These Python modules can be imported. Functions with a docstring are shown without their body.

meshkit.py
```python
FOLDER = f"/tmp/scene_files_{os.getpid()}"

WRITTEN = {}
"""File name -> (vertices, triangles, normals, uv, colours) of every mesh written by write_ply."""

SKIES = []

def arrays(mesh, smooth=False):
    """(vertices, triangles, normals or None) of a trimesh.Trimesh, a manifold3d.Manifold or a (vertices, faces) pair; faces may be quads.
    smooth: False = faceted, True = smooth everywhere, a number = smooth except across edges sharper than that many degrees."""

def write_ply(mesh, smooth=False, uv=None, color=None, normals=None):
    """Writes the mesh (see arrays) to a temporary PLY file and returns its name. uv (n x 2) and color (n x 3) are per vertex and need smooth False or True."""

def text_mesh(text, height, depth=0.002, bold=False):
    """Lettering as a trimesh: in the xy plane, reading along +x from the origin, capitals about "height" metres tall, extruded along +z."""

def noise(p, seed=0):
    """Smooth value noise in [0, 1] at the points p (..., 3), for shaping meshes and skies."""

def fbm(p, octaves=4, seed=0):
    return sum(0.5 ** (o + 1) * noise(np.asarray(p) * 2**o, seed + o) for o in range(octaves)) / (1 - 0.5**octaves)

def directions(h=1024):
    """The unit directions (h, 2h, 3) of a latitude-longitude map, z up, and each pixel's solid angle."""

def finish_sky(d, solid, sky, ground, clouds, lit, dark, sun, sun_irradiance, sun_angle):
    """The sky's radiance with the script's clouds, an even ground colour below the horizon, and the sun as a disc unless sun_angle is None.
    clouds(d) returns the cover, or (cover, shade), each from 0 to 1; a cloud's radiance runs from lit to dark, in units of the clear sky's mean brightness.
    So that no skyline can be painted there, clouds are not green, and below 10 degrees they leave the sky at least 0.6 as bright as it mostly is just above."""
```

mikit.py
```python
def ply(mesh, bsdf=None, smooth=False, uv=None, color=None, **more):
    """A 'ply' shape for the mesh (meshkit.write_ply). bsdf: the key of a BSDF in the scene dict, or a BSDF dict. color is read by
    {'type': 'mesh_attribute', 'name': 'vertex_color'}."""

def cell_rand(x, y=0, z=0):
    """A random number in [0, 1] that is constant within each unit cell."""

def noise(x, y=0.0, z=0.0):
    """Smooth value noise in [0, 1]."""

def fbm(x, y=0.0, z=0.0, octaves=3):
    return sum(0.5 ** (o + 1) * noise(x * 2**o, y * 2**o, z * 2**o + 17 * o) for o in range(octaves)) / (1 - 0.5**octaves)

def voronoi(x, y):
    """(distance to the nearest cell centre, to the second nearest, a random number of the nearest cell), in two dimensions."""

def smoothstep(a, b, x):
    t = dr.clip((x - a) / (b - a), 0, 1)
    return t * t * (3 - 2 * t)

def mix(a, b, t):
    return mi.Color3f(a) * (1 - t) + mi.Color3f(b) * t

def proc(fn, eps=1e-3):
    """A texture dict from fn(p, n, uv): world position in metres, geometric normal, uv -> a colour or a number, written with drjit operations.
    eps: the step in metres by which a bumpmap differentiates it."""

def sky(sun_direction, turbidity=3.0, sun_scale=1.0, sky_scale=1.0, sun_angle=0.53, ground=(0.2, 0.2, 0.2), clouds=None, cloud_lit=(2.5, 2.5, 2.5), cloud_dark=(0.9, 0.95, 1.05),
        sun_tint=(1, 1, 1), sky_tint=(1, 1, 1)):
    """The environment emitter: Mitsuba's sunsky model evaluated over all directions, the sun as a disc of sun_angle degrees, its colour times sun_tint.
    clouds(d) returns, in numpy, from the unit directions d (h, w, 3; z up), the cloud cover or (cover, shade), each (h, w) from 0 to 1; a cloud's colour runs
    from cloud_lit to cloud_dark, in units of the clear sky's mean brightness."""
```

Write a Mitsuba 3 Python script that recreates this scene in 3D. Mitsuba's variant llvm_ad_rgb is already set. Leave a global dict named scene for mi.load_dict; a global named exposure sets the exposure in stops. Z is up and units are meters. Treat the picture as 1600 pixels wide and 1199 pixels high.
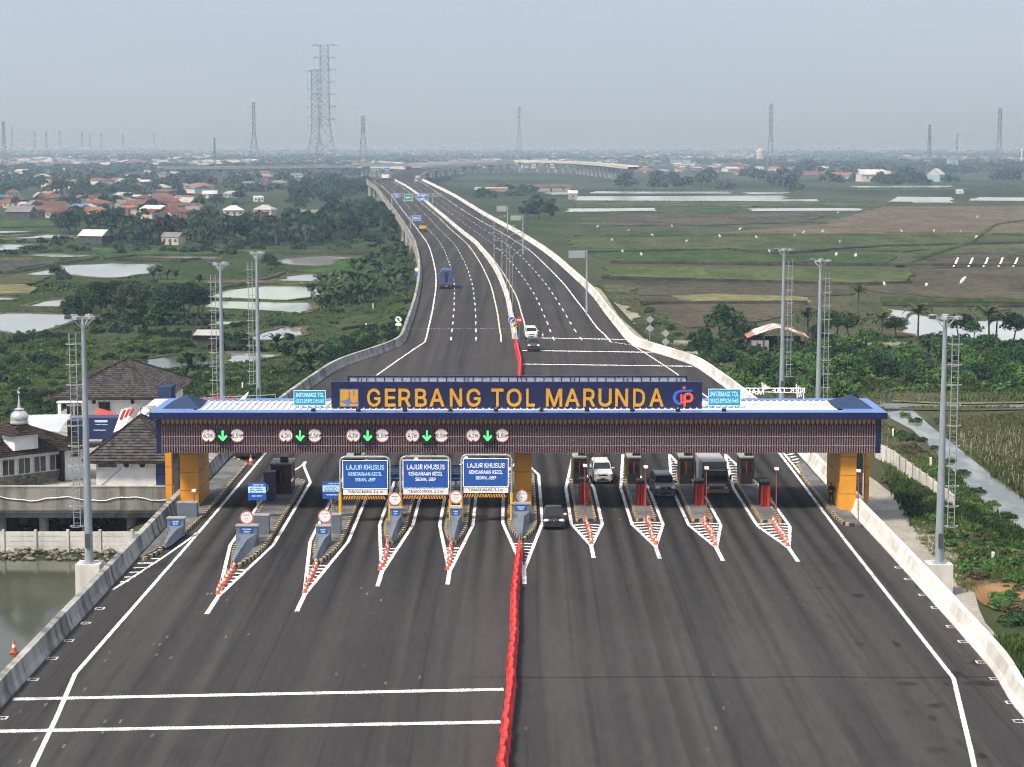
import math, random
import numpy as np
import trimesh, shapely
import shapely.geometry as sg
import mitsuba as mi, drjit as dr
import mikit, meshkit
from scipy.interpolate import PchipInterpolator
T = mi.ScalarTransform4f
rng = random.Random(7)
nr = np.random.default_rng(11)

scene, labels = {}, {}
# ---------------------------------------------------------------- camera, sky, exposure, air
H, F, VH = 30.0, 3100.0, 230.0                   # metres above the toll plaza, focal length in px of a 1600 px frame, horizon row
PITCH = math.atan((599.5 - VH) / F)
scene['camera'] = {
    'type': 'perspective', 'fov': math.degrees(2 * math.atan(800 / F)), 'fov_axis': 'x', 'near_clip': 1.0, 'far_clip': 60000.0,
    'to_world': T().look_at(origin=[0, 0, H], target=[0, math.cos(PITCH), H - math.sin(PITCH)], up=[0, 0, 1]),
    'medium': {'type': 'ref', 'id': 'haze_medium'}}
def cloud_deck(d):
    n = meshkit.fbm(np.stack([d[..., 0] / (d[..., 2] + .25) * 1.3, d[..., 1] / (d[..., 2] + .25) * 1.3, d[..., 2] * 0], -1), 4)
    high = np.clip((d[..., 2] - .02) / 0.6, 0, 1)
    return np.ones(d.shape[:2]), np.clip(0.85 + 0.35 * (n - .5) - 0.80 * high ** .7, 0, 1)      # a thin hazy deck, brightest overhead
scene['sky'] = mikit.sky((-0.50, -0.46, 0.85), turbidity=4, sun_scale=1.3, sun_tint=(.94, 1.0, 1.10), sun_angle=12, clouds=cloud_deck,
                         cloud_lit=(1.92, 2.08, 2.40), cloud_dark=(1.26, 1.52, 1.82))
exposure = 1.85
scene['haze_medium'] = {'type': 'homogeneous', 'albedo': {'type': 'rgb', 'value': [0.90, 0.95, 1.0]}, 'sigma_t': {'type': 'rgb', 'value': [1.75e-4, 2.1e-4, 2.55e-4]}, 'phase': {'type': 'hg', 'g': 0.6}}
scene['haze'] = {'type': 'cube', 'to_world': T().translate([0, 20000, 72]).scale([21000, 21000, 78.5]), 'bsdf': {'type': 'null'},
                 'interior': {'type': 'ref', 'id': 'haze_medium'}}
labels['haze'] = {'kind': 'stuff', 'label': 'pale blue haze in the humid air over the plain', 'category': 'haze'}

# ---------------------------------------------------------------- helpers
CP, SP = math.cos(PITCH), math.sin(PITCH)
def ray(u, v):
    a, b = (u - 800) / F, (599.5 - v) / F
    return np.array([a, CP + b * SP, -SP + b * CP])
def at(u, v, z=0.0):
    d = ray(u, v); t = (z - H) / d[2]
    return np.array([d[0] * t, d[1] * t, z])
def at_y(u, v, y):
    d = ray(u, v); t = y / d[1]
    return np.array([d[0] * t, y, H + d[2] * t])

taken = {}
def newkey(name, parent=None):
    base = parent + '__' + name if parent else name
    n = taken.get(base, -1) + 1
    taken[base] = n
    return base if n == 0 else f'{base}_{n:03d}'
def thing(name, label=None, cat=None, group=None, kind=None):
    k = newkey(name); labels[k] = {}
    for a, b in (('label', label), ('category', cat), ('group', group), ('kind', kind)):
        if b: labels[k][a] = b
    return k
def put(key, mesh, mat, smooth=False, tw=None, **kw):
    d = mesh if isinstance(mesh, dict) else mikit.ply(mesh, mat, smooth, **kw)
    scene[key] = {**d, 'to_world': tw} if tw is not None else d
    return key
def part(name, mesh, mat, parent, smooth=False, tw=None, label=None, kind=None, **kw):
    k = newkey(name, parent)
    put(k, mesh, mat, smooth, tw, **kw)
    if label or kind:
        labels[k] = {a: b for a, b in (('label', label), ('kind', kind)) if b}
    return k
def single(name, mesh, mat, label=None, cat=None, group=None, kind=None, smooth=False, tw=None, **kw):
    k = thing(name, label, cat, group, kind)
    put(k, mesh, mat, smooth, tw, **kw)
    return k
def struct(name, mesh, mat, label=None, smooth=False, **kw):
    return single(name, mesh, mat, label, None, None, 'structure', smooth, **kw)
def sub(holder, name, mesh, mat, **kw):
    return part(name, mesh, mat, holder, **kw)
def xf(x=0, y=0, z=0, rz=0, s=1.0, sz=None):
    t = T().translate([float(x), float(y), float(z)]).rotate([0, 0, 1], float(rz))
    return t.scale([s, s, sz if sz else s])

class MB:
    """collects pieces of one mesh"""
    def __init__(self): self.v, self.f, self.c, self.n = [], [], [], 0
    def add(self, v, f, col=None):
        v, f = np.asarray(v, float).reshape(-1, 3), np.asarray(f, int)
        if f.shape[1] == 4: f = np.vstack([f[:, [0, 1, 2]], f[:, [0, 2, 3]]])
        self.v.append(v); self.f.append(f + self.n); self.n += len(v)
        self.c.append(np.tile(col if col is not None else (1, 1, 1), (len(v), 1)))
        return self
    def box(self, x0, x1, y0, y1, z0, z1, rz=0, about=None):
        v = np.array([[x, y, z] for z in (z0, z1) for x, y in ((x0, y0), (x1, y0), (x1, y1), (x0, y1))], float)
        if rz:
            c = np.array(about if about is not None else ((x0 + x1) / 2, (y0 + y1) / 2))
            a = math.radians(rz); p = v[:, :2] - c
            v[:, :2] = c + np.stack([p[:, 0] * math.cos(a) - p[:, 1] * math.sin(a), p[:, 0] * math.sin(a) + p[:, 1] * math.cos(a)], 1)
        return self.add(v, [[0, 3, 2, 1], [4, 5, 6, 7], [0, 1, 5, 4], [1, 2, 6, 5], [2, 3, 7, 6], [3, 0, 4, 7]])
    def tube(self, p0, p1, r0, r1=None, n=8, cap=True):
        r1 = r0 if r1 is None else r1
        p0, p1 = np.asarray(p0, float), np.asarray(p1, float)
        w = p1 - p0; w = w / (np.linalg.norm(w) + 1e-12)
        a = np.cross(w, [0, 0, 1] if abs(w[2]) < .9 else [1, 0, 0]); a /= np.linalg.norm(a); b = np.cross(w, a)
        th = np.arange(n) * 2 * math.pi / n + math.pi / n
        ring = np.cos(th)[:, None] * a + np.sin(th)[:, None] * b
        v = np.vstack([p0 + ring * r0, p1 + ring * r1, [p0], [p1]])
        i = np.arange(n); j = (i + 1) % n
        f = np.vstack([np.stack([i, j, j + n], 1), np.stack([i, j + n, i + n], 1)])
        if cap: f = np.vstack([f, np.stack([j, i, i * 0 + 2 * n], 1), np.stack([i + n, j + n, i * 0 + 2 * n + 1], 1)])
        return self.add(v, f)
    def path(self, pts, r, n=8):
        for a, b in zip(pts[:-1], pts[1:]): self.tube(a, b, r, r, n)
        return self
    def quad(self, a, b, c, d): return self.add([a, b, c, d], [[0, 1, 2, 3]])
    def sphere(self, c, r, n=2, sz=1.0):
        m = trimesh.creation.icosphere(n, 1.0)
        rr = np.broadcast_to(np.asarray(r, float), 3)
        return self.add(m.vertices * rr * [1, 1, sz] + np.asarray(c), m.faces)
    def mesh(self, m, M=None):
        v = np.asarray(m.vertices)
        if M is not None: v = v @ M[:3, :3].T + M[:3, 3]
        return self.add(v, m.faces)
    def prism(self, poly, z0, z1):
        for g in getattr(poly, 'geoms', [poly]):
            if g.area > 1e-6:
                m = trimesh.creation.extrude_polygon(g, z1 - z0, engine='earcut'); m.apply_translation([0, 0, z0]); self.add(m.vertices, m.faces)
        return self
    def get(self): return np.vstack(self.v), np.vstack(self.f)
    def colors(self): return np.vstack(self.c)

def upright(m, x, y, z, flip=False):
    """a flat xy mesh (text, sign face) stood up in the xz plane facing the camera (-y), lower left corner at x, z; flip turns it to face +y"""
    v = np.array(m.vertices if hasattr(m, 'vertices') else m[0]); f = np.array(m.faces if hasattr(m, 'faces') else m[1])
    s = -1 if flip else 1
    return np.stack([x + s * v[:, 0], y - s * v[:, 2], z + v[:, 1]], 1), f
def flatpoly(poly, z):
    mb = MB()
    for g in getattr(poly, 'geoms', [poly]):
        v, f = trimesh.creation.triangulate_polygon(g, engine='earcut')
        f = np.asarray(f); v = np.asarray(v)
        a = np.cross(v[f[:, 1]] - v[f[:, 0]], v[f[:, 2]] - v[f[:, 0]])
        f = np.where((a < 0)[:, None], f[:, ::-1], f)
        mb.add(np.c_[v, np.full(len(v), z)], f)
    return mb.get()
def ribbon(pts, w, dz=0.0):
    """flat strip of width w along world points (each with its own z)"""
    p = np.asarray(pts, float); t = np.gradient(p[:, :2], axis=0); t /= np.linalg.norm(t, axis=1, keepdims=True) + 1e-9
    n = np.stack([-t[:, 1], t[:, 0]], 1) * (np.asarray(w) / 2 if np.ndim(w) == 0 else np.asarray(w)[:, None] / 2)
    L, R = p.copy(), p.copy(); L[:, :2] += n; R[:, :2] -= n; L[:, 2] += dz; R[:, 2] += dz
    k = len(p); i = np.arange(k - 1)
    return np.vstack([L, R]), np.stack([i + k, i + k + 1, i + 1, i], 1)

# ---------------------------------------------------------------- materials
def rgb(c): return {'type': 'rgb', 'value': [float(x) for x in c]}
def mat(key, c, rough=.6, metallic=0.0, spec=.4, two=True, **kw):
    tex = c if isinstance(c, dict) else rgb(c)
    b = {'type': 'principled', 'base_color': tex, 'roughness': rough, 'metallic': metallic, 'specular': spec, **kw}
    scene[key] = {'type': 'twosided', 'bsdf': b} if two else b
    return key
def matte(key, c):
    scene[key] = {'type': 'twosided', 'bsdf': {'type': 'diffuse', 'reflectance': c if isinstance(c, dict) else rgb(c)}}
    return key
N, FB, SM, MX = mikit.noise, mikit.fbm, mikit.smoothstep, mikit.mix

def asphalt_fn(p, n, uv):
    wob = 1.1 * (N(p.x * .05, p.y * .018, 1) - .5)
    lane = FB((p.x + wob) * .9, p.y * .009, 3.1, 4)                # tyre streaks along the lanes
    thin = FB((p.x + wob) * 3.1, p.y * .022, 6.1, 2)
    blot = FB(p.x * .13, p.y * .07, 0.7, 3)
    grain = N(p.x * 4.3, p.y * .8, 0)
    c = MX((.044, .044, .0465), (.0595, .0575, .0580), SM(.30, .70, lane))
    oil = mi.Float(0)                                              # rubber and oil worn into the toll lanes before and under the gate
    for xc in (-22.3, -16.9, -11.6, -6.9, -1.9, 3.5, 8.4, 13.1, 18.1, 23.6):
        for o in (-.75, .75): oil = oil + dr.exp(-dr.square((p.x + wob * .6 - xc - o) / .45))
    near = SM(116, 158, p.y) * SM(235, 188, p.y)
    c = c * (1 - dr.minimum(oil, 1) * near * (.28 + .40 * lane)) * (1 - .16 * SM(.55, .8, thin))
    c = c * (0.84 + 0.34 * blot) * (0.93 + 0.14 * grain)
    specks = SM(.992, .995, mikit.cell_rand(dr.floor(p.x * 7.5), dr.floor(p.y * 1.6), 4)) * SM(.62, .95, N(p.x * .2, p.y * .1, 8))
    c = c + specks * .10
    seam = SM(.22, .02, dr.abs(p.y - 110.2 - .25 * N(p.x * .3, 5, 1))) * SM(-4.5, 1.0, p.x) * .45
    spots = SM(.70, .80, FB(p.x * .9, p.y * .45, 9.2, 2)) * SM(18, 24, p.x) * SM(150, 128, p.y) * .45
    return c * (1 - seam) * (1 - spots)
matte('asphalt', mikit.proc(asphalt_fn))
def paint_fn(p, n, uv):
    w = FB(p.x * 2.2, p.y * 1.1, 4.4, 3)
    return MX((.68, .68, .68), (.34, .34, .35), SM(.46, .74, w))
matte('road_paint', mikit.proc(paint_fn))
def paint_y_fn(p, n, uv):
    w = FB(p.x * 1.2, p.y * .6, 2.4, 3)
    return MX((.64, .58, .46), (.52, .49, .42), SM(.35, .75, w))
matte('yellow_paint', mikit.proc(paint_y_fn))
def conc(lo, hi, sc=1.0, streak=.5):
    def fn(p, n, uv):
        a = FB(p.x * .5 * sc, p.y * .5 * sc, p.z * .7 * sc, 4)
        s = FB((p.x + p.y) * 2.1 * sc, 1.3, p.z * .25 * sc, 3)     # stains run down
        return MX(hi, lo, SM(.3, .75, a * (1 - streak) + s * streak))
    return mikit.proc(fn)
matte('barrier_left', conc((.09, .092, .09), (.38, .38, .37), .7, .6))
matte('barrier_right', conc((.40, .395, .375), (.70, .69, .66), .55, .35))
matte('concrete', conc((.20, .20, .185), (.40, .39, .36), .8, .6))
matte('concrete_pale', conc((.42, .42, .40), (.62, .61, .58), .8, .6))
matte('concrete_dark', conc((.10, .10, .092), (.27, .265, .25), .8, .7))
matte('island_top', conc((.085, .09, .095), (.16, .165, .17), 1.3, .2))
# ---------------------------------------------------------------- the highway: stations measured across it, in metres
# columns: distance, left wall, left line, left yellow, median, right yellow, right line, right wall (x in metres at that distance)
ZY = PchipInterpolator([0, 150, 190, 290, 390, 510, 730, 1088, 1237, 1400, 1550, 1750, 2000, 2300, 3200],
                       [0, 0, 0.15, 2.0, 2.6, 3.2, 4.3, 8.1, 9.4, 9.5, 9.3, 9.1, 8.1, 7.0, 6.0])
def zroad(y): return ZY(y)
def dist_of_row(v):
    lo, hi = 60.0, 3000.0
    for _ in range(60):
        m = (lo + hi) / 2
        t = ray(800, v); z = H + t[2] / t[1] * m
        if z > float(ZY(m)): lo = m
        else: hi = m
    return lo
ROWS = [(975, 235, 333, 714, 769, 838, 1262, 1348), (900, 262, 352, 705, 760, 833, 1190, 1285), (830, 285, 368, 695, 748, 815, 1140, 1230), (760, 303, 380, 680, 735, 795, 1085, 1180),
        (700, 313, 388, 665, 715, 765, 1040, 1125), (640, 318, 388, 640, 690, 730, 985, 1060), (580, 315, 378, 610, 655, 688, 925, 995), (520, 303, 362, 572, 610, 638, 860, 920),
        (480, 290, 345, 540, 575, 600, 800, 860), (440, 268, 318, 495, 525, 548, 735, 800), (400, 243, 288, 450, 478, 499, 665, 730), (350, 208, 250, 400, 422, 441, 580, 640),
        (300, 170, 210, 340, 362, 379, 500, 560), (250, 132, 174, 285, 308, 321, 428, 480), (200, 92, 125, 220, 240, 252, 355, 385), (165, 60, 92, 172, 186, 196, 300, 315)]
rows = []
for Y, *xs in ROWS:
    d = dist_of_row(230 + Y / 3.2)
    rows.append([d] + [(560 + X / 3.2 - 800) / F * math.hypot(d, H) for X in xs])
for v, d, l, r in ((276, 1380, 604, 655), (271, 1550, 612, 660), (267, 1750, 628, 668), (264, 2000, 650, 686), (261, 2300, 690, 718)):
    k = d / F; w = r - l
    rows.append([d] + [(l + w * t - 800) * k for t in (0, .1, .44, .48, .54, .9, 1)])
rows = np.array(rows)
PLAZA_Y0 = 62.0
fn = lambda c, pre: PchipInterpolator([p[0] for p in pre] + list(rows[:, 0]), [p[1] for p in pre] + list(rows[:, c]))
D0 = rows[0, 0]
xl = fn(1, [(0, -27.4), (150, -27.5), (190, -27.3), (252, -22.9)])
xr = fn(7, [(0, 26.6), (104, 27.1), (112, 27.7), (128, 27.9), (150, 28.0), (192, 28.0), (256, 24.2)])
xll, xyl, xmd, xyr, xrl = (fn(c, [(0, rows[0, c])]) for c in (2, 3, 4, 5, 6))
def line3(f, ys, dz=0.0): return np.stack([f(ys), ys, zroad(ys) + dz], 1)

# deck: one sheet from wall to wall
ys = np.concatenate([np.arange(PLAZA_Y0, 330, 4), np.arange(330, 1240, 12), np.arange(1240, 2301, 30)])
L, R = line3(xl, ys), line3(xr, ys)
L[:, 0] -= .3; R[:, 0] += .3
ts = np.linspace(0, 1, 9)
g = np.stack([L + (R - L) * t for t in ts], 1)
nx, ny = len(ts), len(ys)
idx = np.arange(nx * ny).reshape(ny, nx)
q = np.stack([idx[:-1, :-1], idx[:-1, 1:], idx[1:, 1:], idx[1:, :-1]], -1).reshape(-1, 4)
road = struct('road', (g.reshape(-1, 3), q), 'asphalt', smooth=True)
# deck sides and soffit
b = MB()
for f, s in ((xl, -1), (xr, 1)):
    e = line3(f, ys); e[:, 0] += s * .86; lo = e.copy(); lo[:, 2] -= 1.5; e[:, 2] -= .03
    k = len(ys); i = np.arange(k - 1)
    b.add(np.vstack([e, lo]), np.stack([i, i + 1, i + 1 + k, i + k], 1))
    inn = line3(f, ys); inn[:, 2] -= .03
    b.add(np.vstack([e, inn]), np.stack([i, i + 1, i + 1 + k, i + k], 1))
lo1, lo2 = line3(xl, ys, -1.5), line3(xr, ys, -1.5); lo1[:, 0] -= .86; lo2[:, 0] += .86
k = len(ys); i = np.arange(k - 1)
b.add(np.vstack([lo1, lo2]), np.stack([i, i + 1, i + 1 + k, i + k], 1))
sub(road, 'deck_edge', b.get(), 'concrete')

# retaining walls and piers
PIER = [y for y in np.arange(470, 1230, 42)]
for y in PIER:
    b = MB()
    for f, s in ((xl, 1), (xr, -1)):
        x = float(f(y))
        for dx in (0.9, 7.5): b.tube((x + s * dx, y, -4.5), (x + s * dx, y, float(zroad(y)) - 2.6), .7, n=10)
    b.box(float(xl(y)) + .1, float(xr(y)) - .1, y - .9, y + .9, float(zroad(y)) - 2.8, float(zroad(y)) - 1.45)
    sub(road, 'pier', b.get(), 'concrete')
b = MB()
for f, s in ((xl, -1), (xr, 1)):
    yy = np.arange(PLAZA_Y0, 478, 6); e = line3(f, yy, -1.4); e[:, 0] += s * .7; lo = e.copy(); lo[:, 2] = -5
    k = len(yy); i = np.arange(k - 1); b.add(np.vstack([e, lo]), np.stack([i, i + 1, i + 1 + k, i + k], 1))
sub(road, 'retaining_wall', b.get(), 'concrete')

# ---------------------------------------------------------------- safety walls, cast in panels
PROF = np.array([(0.0, 0), (0.0, .10), (.20, .42), (.36, 1.08), (.36, 1.14), (.80, 1.14), (.80, -.3)])
def wall_run(f, s, y0, y1, mats, label, off=0.0, cap=True):
    w = thing('concrete_safety_wall', label, 'wall')
    y, i = y0, 0
    while y < y1 - .5:
        step = 4.0 if y < 330 else 12.0 if y < 760 else 24.0
        ye = min(y + step, y1)
        yy = np.array([y + .008, (y + ye) / 2, ye - .008])
        e = line3(f, yy)
        h = 1 + .004 * math.sin(i * 2.3)
        pts = np.stack([np.stack([e[:, 0] + s * (p[0] + off), e[:, 1], e[:, 2] + p[1] * h], 1) for p in PROF], 1)
        k = len(PROF); idx = np.arange(3 * k).reshape(3, k)
        q = np.stack([idx[:-1, :-1], idx[1:, :-1], idx[1:, 1:], idx[:-1, 1:]], -1).reshape(-1, 4)
        b = MB().add(pts.reshape(-1, 3), q)
        for r in (0, 2): b.add(pts[r], [[0, j, j + 1] for j in range(1, k - 1)])
        part('panel', b.get(), mats, w)
        y, i = ye, i + 1
    return w
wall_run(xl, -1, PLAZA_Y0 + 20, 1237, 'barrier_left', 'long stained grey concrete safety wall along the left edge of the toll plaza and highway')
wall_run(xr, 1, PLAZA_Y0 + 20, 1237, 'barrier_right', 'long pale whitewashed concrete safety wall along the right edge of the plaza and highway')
# median: two faces
MED0 = float(rows[0, 0]) + 4
PROF_M = np.array([(-.42, 0), (-.42, .1), (-.3, .35), (-.24, .95), (.24, .95), (.3, .35), (.42, .1), (.42, 0)])
w = thing('median_barrier', 'white concrete median barrier dividing the two carriageways of the highway', 'barrier')
y = MED0
while y < 1236:
    step = 4.0 if y < 330 else 12.0 if y < 760 else 24.0
    ye = min(y + step, 1237); yy = np.array([y + .03, ye - .03]); e = line3(xmd, yy)
    pts = np.stack([np.stack([e[:, 0] + .45 + p[0], e[:, 1], e[:, 2] + p[1]], 1) for p in PROF_M], 1); k = len(PROF_M); idx = np.arange(2 * k).reshape(2, k)
    b = MB().add(pts.reshape(-1, 3), np.stack([idx[0, :-1], idx[0, 1:], idx[1, 1:], idx[1, :-1]], -1))
    b.add(pts[0], [[0, j + 1, j] for j in range(1, k - 1)]); b.add(pts[1], [[0, j, j + 1] for j in range(1, k - 1)])
    part('panel', b.get(), 'barrier_right', w); y = ye

# ---------------------------------------------------------------- painted markings (sheets just above the asphalt)
PZ = .012
def mark(name, meshes, m='road_paint'):
    b = MB()
    for v, f in meshes: b.add(v, f)
    return sub(road, name, b.get(), m)
def seg(u0, v0, u1, v1, w, z=None):
    a, c = at(u0, v0), at(u1, v1)
    for p in (a, c): p[2] = float(zroad(p[1])) + PZ
    n = max(2, int(abs(c[1] - a[1]) / 8) + 2)
    t = np.linspace(0, 1, n)[:, None]; pts = a + (c - a) * t; pts[:, 2] = zroad(pts[:, 1]) + PZ
    return ribbon(pts, w)
def worldline(pts, w):
    p = []
    for (x0, y0), (x1, y1) in zip(pts[:-1], pts[1:]):
        n = max(2, int(abs(y1 - y0) / 6) + 1)
        for t in np.linspace(0, 1, n, endpoint=False): p.append((x0 + (x1 - x0) * t, y0 + (y1 - y0) * t))
    p.append(pts[-1]); p = np.array(p)
    return ribbon(np.c_[p, zroad(p[:, 1]) + PZ], w)
yy = np.arange(D0, 1237, 10.0)
mark('edge_line', [ribbon(line3(xll, yy, PZ), .24), ribbon(line3(xrl, yy, PZ), .24),
                   worldline([(-24.2, 194), (-24.6, 148), (-25.05, 111), (-24.1, 102), (-23.0, 90)], .26),
                   worldline([(26.3, 196), (26.1, 180), (25.6, 150), (25.1, 110), (22.9, 96), (21.9, 90)], .26),
                   worldline([(float(xll(D0)), D0), (-24.2, 194)], .24), worldline([(float(xrl(D0)), D0), (17.2, 282), (20.9, 252), (24.5, 215), (26.3, 196)], .24)])
mark('yellow_line', [ribbon(line3(xyl, yy, PZ), .22), ribbon(line3(xyr, np.arange(D0 + 12, 1237, 10.0), PZ), .22)], 'yellow_paint')
m = []
for fa, fb in ((xll, xyl), (xyr, xrl)):
    for t in (1 / 3, 2 / 3):
        for y in np.arange(D0 + 2, 1200, 12.0):
            y2 = np.array([y, y + 2.5, y + 5.0]); p = np.stack([fa(y2) * (1 - t) + fb(y2) * t, y2, zroad(y2) + PZ], 1)
            m.append(ribbon(p, .20))
mark('lane_dashes', m)
mark('rumble_line', [seg(20, 1093, 787, 1077.5, .55), seg(-20, 1143.5, 782, 1128.5, .55), seg(836, 549.5, 1012, 552.5, .9), seg(815, 568, 1047, 571, .9), seg(815, 587, 1082, 590, .8),
                     seg(628, 534.5, 800, 534.8, .12)])
dash = []
for x0, x1, y in ((1.9, 5.1, 174.5), (6.9, 9.8, 172.6), (11.6, 14.5, 172), (16.3, 19.7, 171.5), (21.9, 25.3, 171)):
    n = 4
    for i in range(n):
        a = x0 + (x1 - x0) * i / n; dash.append(ribbon(np.array([[a, y, PZ], [a + (x1 - x0) / n * .62, y, PZ]]), .14))
mark('stop_dashes', dash)
# white outlines round the drain inlets along both walls
for n_, pts in (('drain_outline', [(156, 951), (134, 974), (108, 1001), (82, 1029), (52, 1062), (3, 1122)]),
                ('drain_outline', [(1405, 887), (1420, 905), (1443, 930), (1462, 950), (1486, 979), (1505, 1003), (1533, 1035), (1555, 1061), (1580, 1098), (1592, 1127)])):
    for u, v in pts:
        p = at(u, v); b = MB()
        for a, c, w_, h_ in ((-.26, 0, .09, .5), (.26, 0, .09, .5), (0, -.25, .6, .09), (0, .25, .6, .09)):
            b.add([[p[0] + a - w_ / 2, p[1] + c - h_ / 2, PZ], [p[0] + a + w_ / 2, p[1] + c - h_ / 2, PZ], [p[0] + a + w_ / 2, p[1] + c + h_ / 2, PZ], [p[0] + a - w_ / 2, p[1] + c + h_ / 2, PZ]], [[0, 1, 2, 3]])
        sub(road, n_, b.get(), 'road_paint')
# ---------------------------------------------------------------- terrain: one sheet to the horizon
ZG = -4.0
def sstep(a, b, x):
    t = np.clip((x - a) / (b - a), 0, 1); return t * t * (3 - 2 * t)
def terrain_z(x, y):
    x, y = np.asarray(x, float), np.asarray(y, float)
    yc = np.clip(y, 60, 2300)
    er, el = x - xr(yc), xl(yc) - x
    fade = 1 - sstep(400, 470, y)
    near = 1 - sstep(205, 260, y)
    topR = np.where(er < 0, -2.2, (zroad(yc) - 1.3) * 1.0)
    w0 = 3.5 + 4.5 * near; w1 = w0 + 6 + 3 * near
    zr = ZG + (topR - ZG) * (1 - sstep(w0, w1, er)) * fade
    topL = np.where(el < 0, -2.2, zroad(yc) - 1.4)
    zl = ZG + (topL - ZG) * (1 - sstep(1.2, 9.5, el)) * fade * sstep(166, 168, y)
    mid = (x + 0) > (xl(yc) + xr(yc)) / 2
    z = np.where(mid, zr, zl)
    inside = (er < -.3) & (el < -.3)
    z = np.where(inside, np.minimum(z, zroad(yc) - 2.2), z)
    z = np.where(y < 166, np.where(mid, z, ZG), z)
    return z
def grow(a, b, first, k):
    out, s = [a], first
    while out[-1] < b: out.append(out[-1] + s); s *= k
    return out
xp = list(np.arange(0, 141, 1.75)) + grow(141.75, 16000, 4, 1.16)
xs = np.array(sorted([-x for x in xp if x > 0]) + xp)
ysg = np.array(list(np.arange(40, 420, 2.5)) + grow(420, 38500, 5, 1.06))
X, Y = np.meshgrid(xs, ysg)
Z = terrain_z(X, Y)
near = (np.abs(X) < 140) & (Y < 700)
Z = Z + np.where(near & (Z > ZG + .15), .25 * (meshkit.noise(np.stack([X * .4, Y * .4, X * 0], -1)) - .5), 0)
idx = np.arange(X.size).reshape(X.shape)
q = np.stack([idx[:-1, :-1], idx[:-1, 1:], idx[1:, 1:], idx[1:, :-1]], -1).reshape(-1, 4)
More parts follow.
